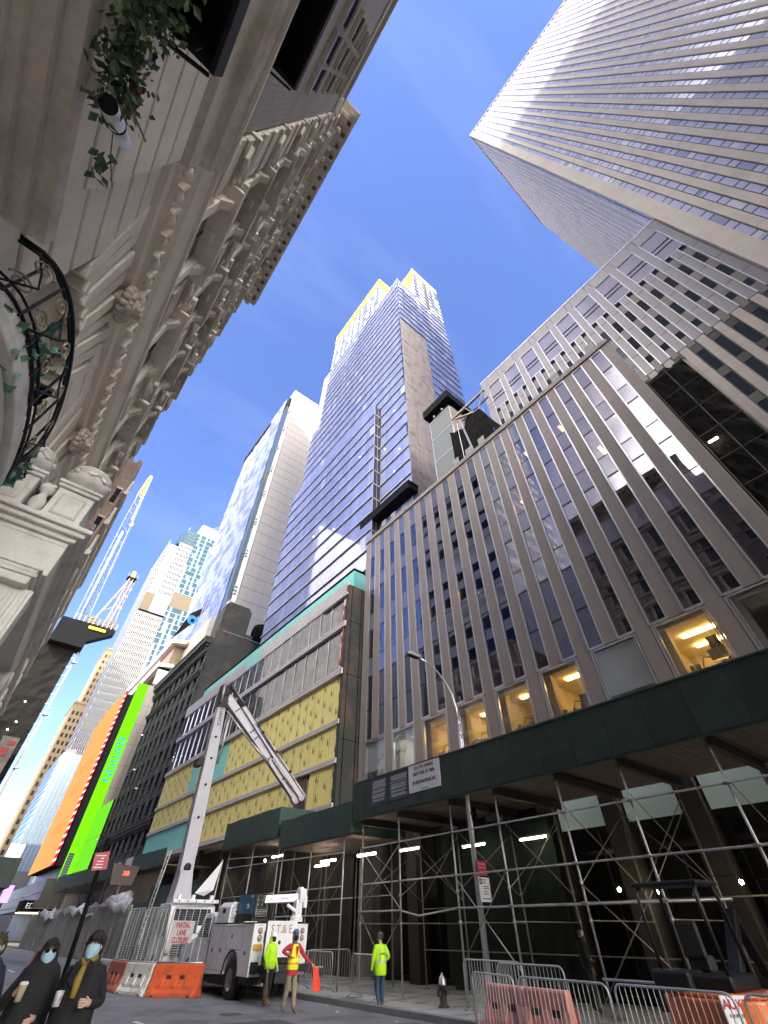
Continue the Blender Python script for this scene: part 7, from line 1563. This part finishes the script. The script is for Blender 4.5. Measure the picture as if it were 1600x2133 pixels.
# --- worker walking away
r_,P,k=person('worker in lime jacket and jeans walking away with his back to us',(12.88,16.2,0),R_(-8),1.76,m_hiviz,m_jean,m_boot,m_skin,m_shoe,
  dict(elR=(.33,-.04,1.18),wrR=(.20,.16,1.08),elL=(-.29,-.02,1.15),wrL=(-.30,.06,.90),knL=(-.09,.06,.5),anL=(-.08,-.10,.12),knR=(.09,.02,.5),anR=(.08,.02,.10),toeR=(.09,.2,.045),toeL=(-.08,.04,.05)),1.15,.80)
curls(r_,P,k,.016,60,2,drop=.01); h=P('head'); mb=MB(); mb.lathe([(.100,-.04),(.104,.02),(.096,.08),(.06,.118),(0,.128)],(h.x,h.y-.005,h.z+.01),18); kid(r_,'knit_cap',mb,M('grey knit cap',(.10,.105,.12),.9,var=.3,scale=30))
kid(r_,'jacket',loft([(0,0,.78,.185,.145),(0,0,.82,.21,.17),(0,.0,1.05,.215,.175),(0,.0,1.28,.215,.165),(0,0,1.42,.19,.135),(0,-.01,1.50,.09,.085)],22),m_hiviz)
kid(r_,'reflective_band',loft([(0,0,1.05,.2165,.1765),(0,0,1.10,.2168,.1765)],22),m_refl)
for s in (-1,1): mb=MB(); mb.tube([(.10*s,-.176,1.07),(.105*s,-.170,1.28),(.10*s,-.14,1.41),(.095*s,-.08,1.455)],.014,6); kid(r_,'shoulder_band',mb,m_refl)
o=text('back_lettering','FDNC',.07,(0,-.178,1.27),(1,0,0),(0,0,1),m_ink); o.parent=r_
# --- three masked pedestrians close by
hd=R_(150)
r_,P,k=person('masked pedestrian with dark curly hair and mustard scarf in a long black coat',(1.87,8.0,.14),hd,1.66,m_coat,m_coat,m_shoe,m_skin,m_skin,dict(elL=(-.27,-.06,1.16),wrL=(-.20,.16,1.18),elR=(.26,-.06,1.15),wrR=(.16,.20,1.22),jaw=(0,.045,1.585)),1.2,.2)
face(r_,P,k,m_mask); curls(r_,P,k,.026,190,5,drop=.17)
kid(r_,'coat',loft([(0,0,.45,.27,.22),(0,0,.9,.235,.19),(0,0,1.1,.22,.175),(0,.0,1.28,.225,.165),(0,-.005,1.38,.19,.13),(0,-.015,1.44,.12,.10)],24),m_coat)
mb=MB(); mb.smooth=True; mb.tube([(-.07,.02,1.47),(-.05,.09,1.44),(0,.115,1.40),(.05,.09,1.44),(.07,.02,1.47),(0,-.06,1.49),(-.07,.02,1.47)],.03,8); mb.tube([(.0,.12,1.40),(.01,.165,1.30),(.0,.185,1.16)],[.035,.045,.03],8); kid(r_,'scarf',mb,m_yscarf)
w=P('paR'); mb=MB(); mb.lathe([(.0,-.06),(.035,-.06),(.042,.05),(.045,.055),(0,.06)],(w.x-.02,w.y+.05,w.z),14); kid(r_,'paper_cup',mb,m_signw)
for s in (-1,1): mb=MB(); mb.prism([(.02*s,1.20),(.12*s,1.30),(.10*s,1.44),(.05*s,1.46)],'y',.150,.172); kid(r_,'lapel',mb,m_coat)
r_,P,k=person('masked pedestrian in sunglasses and black hooded coat holding a coffee cup',(1.50,8.6,.14),R_(178),1.60,m_coat,m_coat,m_shoe,m_skin,m_skin,dict(elL=(-.27,-.05,1.15),wrL=(-.08,.22,1.08),elR=(.33,.0,1.16),wrR=(.24,.26,1.30)),1.25,.2)
face(r_,P,k,m_mask); curls(r_,P,k,.018,120,9,drop=.02); h=P('head')
mb=MB(); [mb.ball((h.x+.034*s,h.y+.094,h.z+.012),(.028,.010,.020),10,6) for s in (-1,1)]; mb.bar((h.x-.08,h.y+.05,h.z+.02),(h.x+.08,h.y+.05,h.z+.02),.006); kid(r_,'sunglasses',mb,m_dark)
kid(r_,'coat',loft([(0,0,.45,.28,.23),(0,0,.9,.25,.205),(0,0,1.1,.235,.19),(0,.0,1.28,.235,.175),(0,-.005,1.38,.195,.14),(0,-.015,1.46,.10,.09)],24),m_coat)
kid(r_,'hood',loft([(0,-.05,1.40,.15,.13),(0,-.06,1.47,.13,.11),(0,-.07,1.52,.115,.09)],16),m_coat)
w=P('paR'); mb=MB(); mb.lathe([(0,-.08),(.033,-.08),(.042,.05),(0,.05)],(w.x-.03,w.y+.05,w.z),14); mb.m=1; mb.lathe([(.045,.05),(.045,.065),(.035,.075),(0,.075)],(w.x-.03,w.y+.05,w.z),14); kid(r_,'coffee_cup',mb,[M('kraft paper cup',(.42,.33,.22),.8),m_signw])
r_,P,k=person('masked pedestrian in a navy coat cut off by the left edge',(.98,9.2,.14),R_(150),1.64,m_navyc,m_navyc,m_shoe,m_skin,m_skin,None,1.2,.2)
face(r_,P,k,m_mask); curls(r_,P,k,.02,130,12,M('brown hair',(.06,.04,.03),.6,var=.4,scale=30),.08)
kid(r_,'coat',loft([(0,0,.5,.26,.22),(0,0,.9,.235,.19),(0,0,1.1,.22,.175),(0,.0,1.28,.225,.165),(0,-.005,1.38,.19,.13),(0,-.015,1.46,.10,.09)],24),m_navyc)
# --- pedestrian under the shed and figures far down the street
r_,P,k=person('masked pedestrian in dark clothes walking under the shed behind the barricades',(16.5,10.7,.14),R_(230),1.78,m_coat,m_pants,m_shoe,m_skind,m_skind,dict(elL=(-.27,-.04,1.15),wrL=(-.18,.2,1.05)),1.15,.9)
face(r_,P,k,m_mask); helmet(r_,P,k,m_dark)
for i,(x,y,m_,lab) in enumerate(((4.0,52,m_navyc,'far pedestrian in navy near the left edge'),(5.0,58,m_coat,'far pedestrian in black by the red and white barriers'),(6.3,60,m_hivy,'far worker in yellow beside the wrapped fence'),(3.4,64,m_coat,'farthest pedestrian in black at the left edge'),(4.4,47,m_redj,'far pedestrian in a red jacket on the road'),(5.6,50,m_jean,'far pedestrian in blue on the road'))):
    r_,P,k=person(lab,(x,y,0),R_(160+20*i),1.72,m_,m_pants,m_shoe,m_skin,m_skin,None,1.1,.9,'people far down the street'); curls(r_,P,k,.02,40,i)
